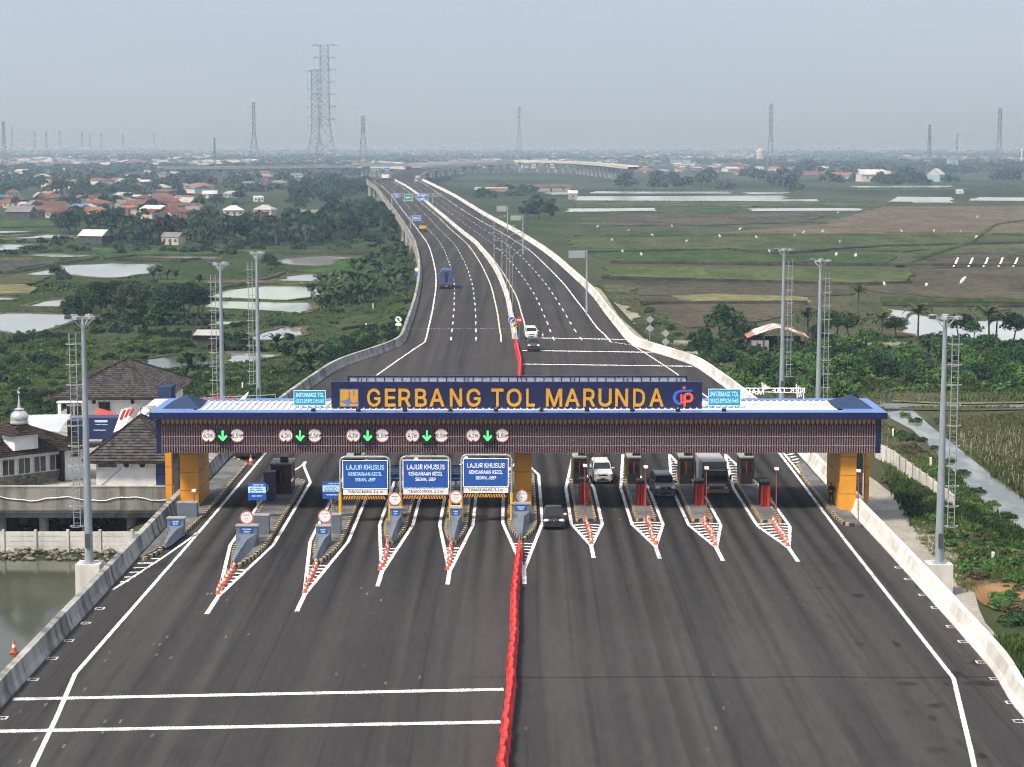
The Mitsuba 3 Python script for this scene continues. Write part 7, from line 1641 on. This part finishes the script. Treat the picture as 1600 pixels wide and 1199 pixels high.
def scatter_houses(zone, n, seed, side, group, wr, md):
    nth = {}
    for x, y, z in spots(zone, n, seed, mind=md):
        rm = rng.choice(('red', 'maroon', 'brown', 'orange', 'rust', 'grey', 'pale', 'white', 'brown', 'maroon', 'rust', 'grey')); wm = rng.choice(('white', 'cream', 'white', 'grey', 'brick', 'grey', 'cream')); w = rng.uniform(*wr); rk = rng.choice(('gable', 'hip', 'gable', 'flat'))
        house(x, y, rng.uniform(0, 180), w, w * rng.uniform(.6, .9), rng.uniform(2.8, 4.6), rng.uniform(1.4, 2.8), rk, rm, wm, f'small {rm} roofed house with {wm} walls {side}', f'{rm} roofed {wm} houses {group}', windows=1 if y > 1400 else 2)
scatter_houses(z5((0, 480), (480, 500), (1000, 490), (1000, 590), (480, 590), (0, 580)), 46, 61, 'in the left village', 'in the left village', (8, 13), 9)
scatter_houses(z5((0, 330), (600, 320), (1700, 350), (1750, 430), (1100, 470), (0, 460)), 60, 62, 'behind the left village', 'behind the left village', (10, 20), 14)
scatter_houses([(960, 280), (1100, 274), (1300, 276), (1620, 262), (1620, 245), (1300, 248), (980, 262)], 115, 63, 'in the far town on the right', 'in the far right town', (12, 26), 16)
scatter_houses([(600, 256), (960, 254), (960, 243), (600, 243)], 26, 64, 'beyond the far viaduct', 'beyond the viaduct', (16, 32), 30)
# rooftops too far and many to single out
r = np.random.default_rng(5); b = {m: MB() for m in ('roof_pale', 'roof_white', 'roof_rust', 'roof_grey')}
gv, gf = gable(); keys = list(b)
for i in range(3000):
    u = r.uniform(-40, 1640); v = 237 + (22 if u > 900 else 30) * r.beta(1.2, 1.8); p = at(u, v, ZG)
    if on_deck(p[0], p[1], 20) or wet(p[0], p[1]) or meshkit.noise(np.array([p[0] * .002, p[1] * .0008, 6.0])) < (.38 if u > 850 else .5): continue
    w = r.uniform(10, 26); a = r.uniform(0, 3.14); h = r.uniform(3.5, 7); m = keys[r.integers(4)]
    vv = gv * [w, w * .7, 2.6]; vv = np.c_[vv[:, 0] * math.cos(a) - vv[:, 1] * math.sin(a) + p[0], vv[:, 0] * math.sin(a) + vv[:, 1] * math.cos(a) + p[1], vv[:, 2] + ZG + h]; b[m].add(vv, gf)
    b['roof_white' if i % 2 else 'roof_grey'].box(p[0] - w * .4, p[0] + w * .4, p[1] - w * .28, p[1] + w * .28, ZG, ZG + h, rz=math.degrees(a))
k = thing('far_town', 'hazy pale rooftops of the far town along the horizon', 'town', kind='stuff')
for m in keys: part('rooftops', b[m].get(), m, k, kind='stuff')
# singular buildings on the right
def px_house(u, v, wpx, *a, **kw):
    p = at(u, v, ZG); w = wpx / F * p[1]; return house(p[0], p[1] + w * .3, a[0], w, w * a[1], a[2], a[3], *a[4:], **kw)
px_house(767, 305, 46, 6, .35, 3.5, 2.0, 'gable', 'pale', 'dark', 'long pale roofed shed right of the highway before the sheds of rust', windows=3)
px_house(778, 307, 26, -10, .6, 3.2, 2.4, 'gable', 'rust', 'dark', 'rusty roofed shed beside the long pale shed right of the highway', windows=2)
px_house(860, 300, 60, 3, .3, 3.5, 2.0, 'gable', 'brown', 'grey', 'long brown roofed shed farther right of the highway', windows=3)
px_house(1362, 284, 38, 8, .8, 7, 5, 'gable', 'white', 'white', 'large white hall before the far town on the right', windows=2)
px_house(1385, 282, 28, -8, .8, 6, 4, 'hip', 'pale', 'cream', 'cream hall beside the large white hall on the right', windows=2)
px_house(1318, 282, 36, 5, .6, 5, 3, 'gable', 'orange', 'white', 'orange roofed hall left of the large white hall', windows=2)
px_house(1463, 284, 24, 60, .9, 7, 6, 'gable', 'white', 'blue', 'white gable ended barn before the far town at right', windows=1)
px_house(1064, 257, 30, 4, .5, 10, 2, 'flat', 'blue', 'blue', 'blue flat hall at the end of the far viaduct', windows=1)
px_house(1489, 266, 14, 10, .8, 16, 2, 'flat', 'blue', 'blue', 'blue block rising in the far town on the right', windows=1)
px_house(1500, 303, 10, 0, .8, 2.6, .8, 'flat', 'white', 'white', 'small white field hut on the flooded plots at right', windows=1)
px_house(895, 312, 14, 0, .8, 4, 2, 'gable', 'white', 'grey', 'small pale hut among the flooded fields right of the highway', windows=1)
p = at(1187, 250, ZG); k = thing('dome', 'white domed hall on the hazy horizon left of a pylon', 'dome'); part('shell', MB().sphere((p[0], p[1], 18), (9, 9, 8), 3).get(), 'house_white', k, smooth=True); part('drum', MB().tube((p[0], p[1], ZG), (p[0], p[1], 18), 9, n=24).get(), 'house_white', k)
p = at(1596, 262, ZG); k = thing('minaret', 'slim white minaret at the right edge of the far town', 'minaret'); part('shaft', MB().tube((p[0], p[1], ZG), (p[0], p[1], 24), 1.8, 1.5, 10).get(), 'house_white', k); part('cap', MB().tube((p[0], p[1], 24), (p[0], p[1], 30), 2.2, .1, 10).get(), 'house_white', k)
# rusty shed among the shrubs on the right
k = thing('tin_shed', 'open shed with patched rusty and white tin roof among the shrubs on the right', 'shed'); p = at(1212, 548, ZG); x, y = p[0], p[1]
mat('tin_rust', mikit.proc(lambda p, n, uv: MX(MX((.50, .50, .50), (.30, .22, .18), SM(.45, .6, FB(p.x * .5, p.y * .7, 3, 3))), (.28, .12, .085), SM(.60, .66, N(p.x * .8, 3, 1)))), .6)
for s in (-1, 1):
    n = 9
    for i in range(n):
        xa, xb = x + s * 5.2 * i / n, x + s * 5.2 * (i + 1) / n; za, zb_ = [3.7 - 1.75 * t ** 1.15 + .05 * (i % 2) for t in (i / n, (i + 1) / n)]; zb_ -= .05 * (i % 2)
        part('roof_sheet', MB().add([(xa, y - 3.2, za), (xb, y - 3.2, zb_), (xb, y + 3.2, zb_ + .2), (xa, y + 3.2, za + .2), (xa, y - 3.2, za - .06), (xb, y - 3.2, zb_ - .06)], [[0, 1, 2, 3], [0, 4, 5, 1]]).get(), 'tin_rust', k, tw=xf(0, 0, ZG + .5))
for dx in (-4.6, -2.4, 0, 2.4, 4.6): part('post', MB().box(x + dx - .09, x + dx + .09, y - 3.0, y - 2.8, ZG, ZG + 3.9 - abs(dx) * .33).get(), 'bark', k)
part('back_wall', MB().box(x - 4.5, x + 4.5, y + 2.6, y + 2.7, ZG, ZG + 2.2).get(), 'house_dark', k)
for dx in (-4.0, -3.0, -2.0): part('plank_wall', MB().box(x + dx - .45, x + dx + .45, y - 2.9, y - 2.84, ZG, ZG + 2.0).get(), 'house_grey', k)
# hut by the left ponds
k = thing('pond_hut', 'dark plank hut on stilts with pale flat roof beside the left ponds', 'hut'); p = at(325, 545, ZG); x, y = p[0], p[1]
part('wall', MB().box(x - 1.7, x + 1.7, y - 1.2, y + 1.2, ZG + .7, ZG + 2.5).get(), 'house_dark', k); part('roof', MB().add([(x - 2.3, y - 1.9, ZG + 2.5), (x + 2.3, y - 1.7, ZG + 2.45), (x + 2.0, y + 1.8, ZG + 3.1), (x - 2.0, y + 1.8, ZG + 3.1), (x - 2.3, y - 1.9, ZG + 2.42), (x + 2.3, y - 1.7, ZG + 2.37)], [[0, 1, 2, 3], [0, 4, 5, 1]]).get(), 'roof_pale', k)
for dx in (-1.5, 0, 1.5): part('stilt', MB().box(x + dx - .07, x + dx + .07, y - 1.2, y - 1.06, ZG - .2, ZG + .7).get(), 'bark', k)
part('rail', MB().box(x - 1.7, x + 1.7, y - 1.3, y - 1.22, ZG + 1.2, ZG + 1.3).get(), 'bark', k)
# precast fence right of the gravel path
k = thing('precast_fence', 'pale precast concrete fence between the gravel path and the canal slope', 'fence')
P = np.array([at(u, v, -2.3)[:2] for u, v in ((1368, 733), (1390, 741), (1420, 762), (1450, 782), (1476, 800), (1490, 812))]); L_ = sg.LineString(P); n = int(L_.length / 2.4)
for i in range(n):
    a, c = np.array(L_.interpolate(L_.length * i / n).coords[0]), np.array(L_.interpolate(L_.length * (i + 1) / n).coords[0]); d_ = (c - a) / np.linalg.norm(c - a); nn = np.array((-d_[1], d_[0])) * .05; zf = min(ground_at(*a), ground_at(*c)) - .2
    for j in range(3):
        q = [a + d_ * .1 + nn, c - d_ * .1 + nn, c - d_ * .1 - nn, a + d_ * .1 - nn]; z0, z1 = zf + .2 + j * .55, zf + .74 + j * .55
        part('panel', MB().add([(*t, z0) for t in q] + [(*t, z1) for t in q], [[0, 1, 5, 4], [1, 2, 6, 5], [2, 3, 7, 6], [3, 0, 4, 7], [4, 5, 6, 7]]).get(), 'concrete_pale', k)
    part('post', MB().box(a[0] - .1, a[0] + .1, a[1] - .1, a[1] + .1, zf - .3, zf + 2.0).get(), 'concrete', k)
for i, (u, v, w_, lb) in enumerate(((1440, 612, 80, 'grey block garden wall before the shrubs on the right'), (1385, 548, 60, 'pale bamboo fence behind the shrub belt on the right'))):
    p = at(u, v, ZG); w = w_ / F * p[1]; k = thing('garden_fence', lb, 'fence'); n = 14
    if i == 0: continue
    for j in range(n): part('slat', MB().box(p[0] - w / 2 + w * j / n + .02, p[0] - w / 2 + w * (j + 1) / n - .02, p[1] - .05, p[1] + .05, ZG, ZG + 1.3 + .08 * (j % 3)).get(), 'stalk', k)
del labels['garden_fence']
# small white marker posts
for i, (u, v, h) in enumerate(((1395, 684, 1.0), (1454, 730, 1.0), (1551, 888, 1.2), (583, 484, 1.3), (572, 514, 1.0), (379, 612, 1.2), (282, 608, 1.0))):
    p = at(u, v, ZG); g_ = ground_at(p[0], p[1]); p = at(u, v, g_); 
    k = thing('marker_post', f'small white boundary post in the grass, number {i + 1} of the posts' if False else ['white boundary post on the canal bank near the gate roof', 'white boundary post on the canal bank left of the tall mast', 'white boundary post in the weeds at the right edge', 'white boundary post in the grass below the left highway wall', 'white boundary post by the small left pond', 'white boundary post behind the left gate roof', 'white boundary post right of the office roof'][i], 'post')
    part('shaft', MB().box(p[0] - .09, p[0] + .09, p[1] - .09, p[1] + .09, g_ - .2, g_ + h).get(), 'white_paint', k); part('cap', MB().box(p[0] - .11, p[0] + .11, p[1] - .11, p[1] + .11, g_ + h, g_ + h + .06).get(), 'white_paint', k)
# plastic sacks hung as bird scarers in the fields
SK = [z8((X_s, Y_s))[0] for X_s, Y_s in ((128, 500), (188, 464), (272, 482), (342, 448), (395, 504), (512, 486), (643, 490), (690, 542), (780, 482), (812, 471), (880, 467), (940, 506), (928, 555), (998, 558), (1162, 467), (1277, 466), (1372, 468), (1428, 489), (1432, 414), (935, 398), (1100, 395), (165, 542), (232, 552), (78, 450), (585, 460), (1100, 664), (1250, 668), (1380, 650))]
for i, (u, v) in enumerate(SK):
    p = at(u, v + 2, ZG); s = rng.uniform(.45, .8) * (1.5 if i == len(SK) - 1 else 1)
    k = thing('bird_scarer', 'white plastic sack on a stick scaring birds in the fields on the right', 'sack', 'white sacks in the right fields')
    part('stick', MB().tube((p[0], p[1], ZG), (p[0], p[1], ZG + 1.5), .03, n=4).get(), 'bark', k)
    m = trimesh.creation.icosphere(2); v_ = np.array(m.vertices) * [.55 * s, .22 * s, .75 * s]; v_ += .55 * s * (meshkit.noise(v_ * 2.2 + i * 3.1) - .5)[:, None]; v_[:, 0] += (v_[:, 2] * rng.uniform(-.6, .6))
    part('sack', (v_ + [p[0], p[1], ZG + 1.4], m.faces), 'cloth_white', k)
# white mulch strips on the dark plot
for i, X_s in enumerate((1355, 1408, 1462, 1515, 1568)):
    pts = np.array([at(*z8((X_s + 8, 556))[0], ZG + .3), at(*z8((X_s + 2, 572))[0], ZG + .3), at(*z8((X_s - 8, 588))[0], ZG + .3)]); pts[:, 2] = ZG + .42
    struct('mulch_strip', ribbon(pts, .5), 'cloth_white')
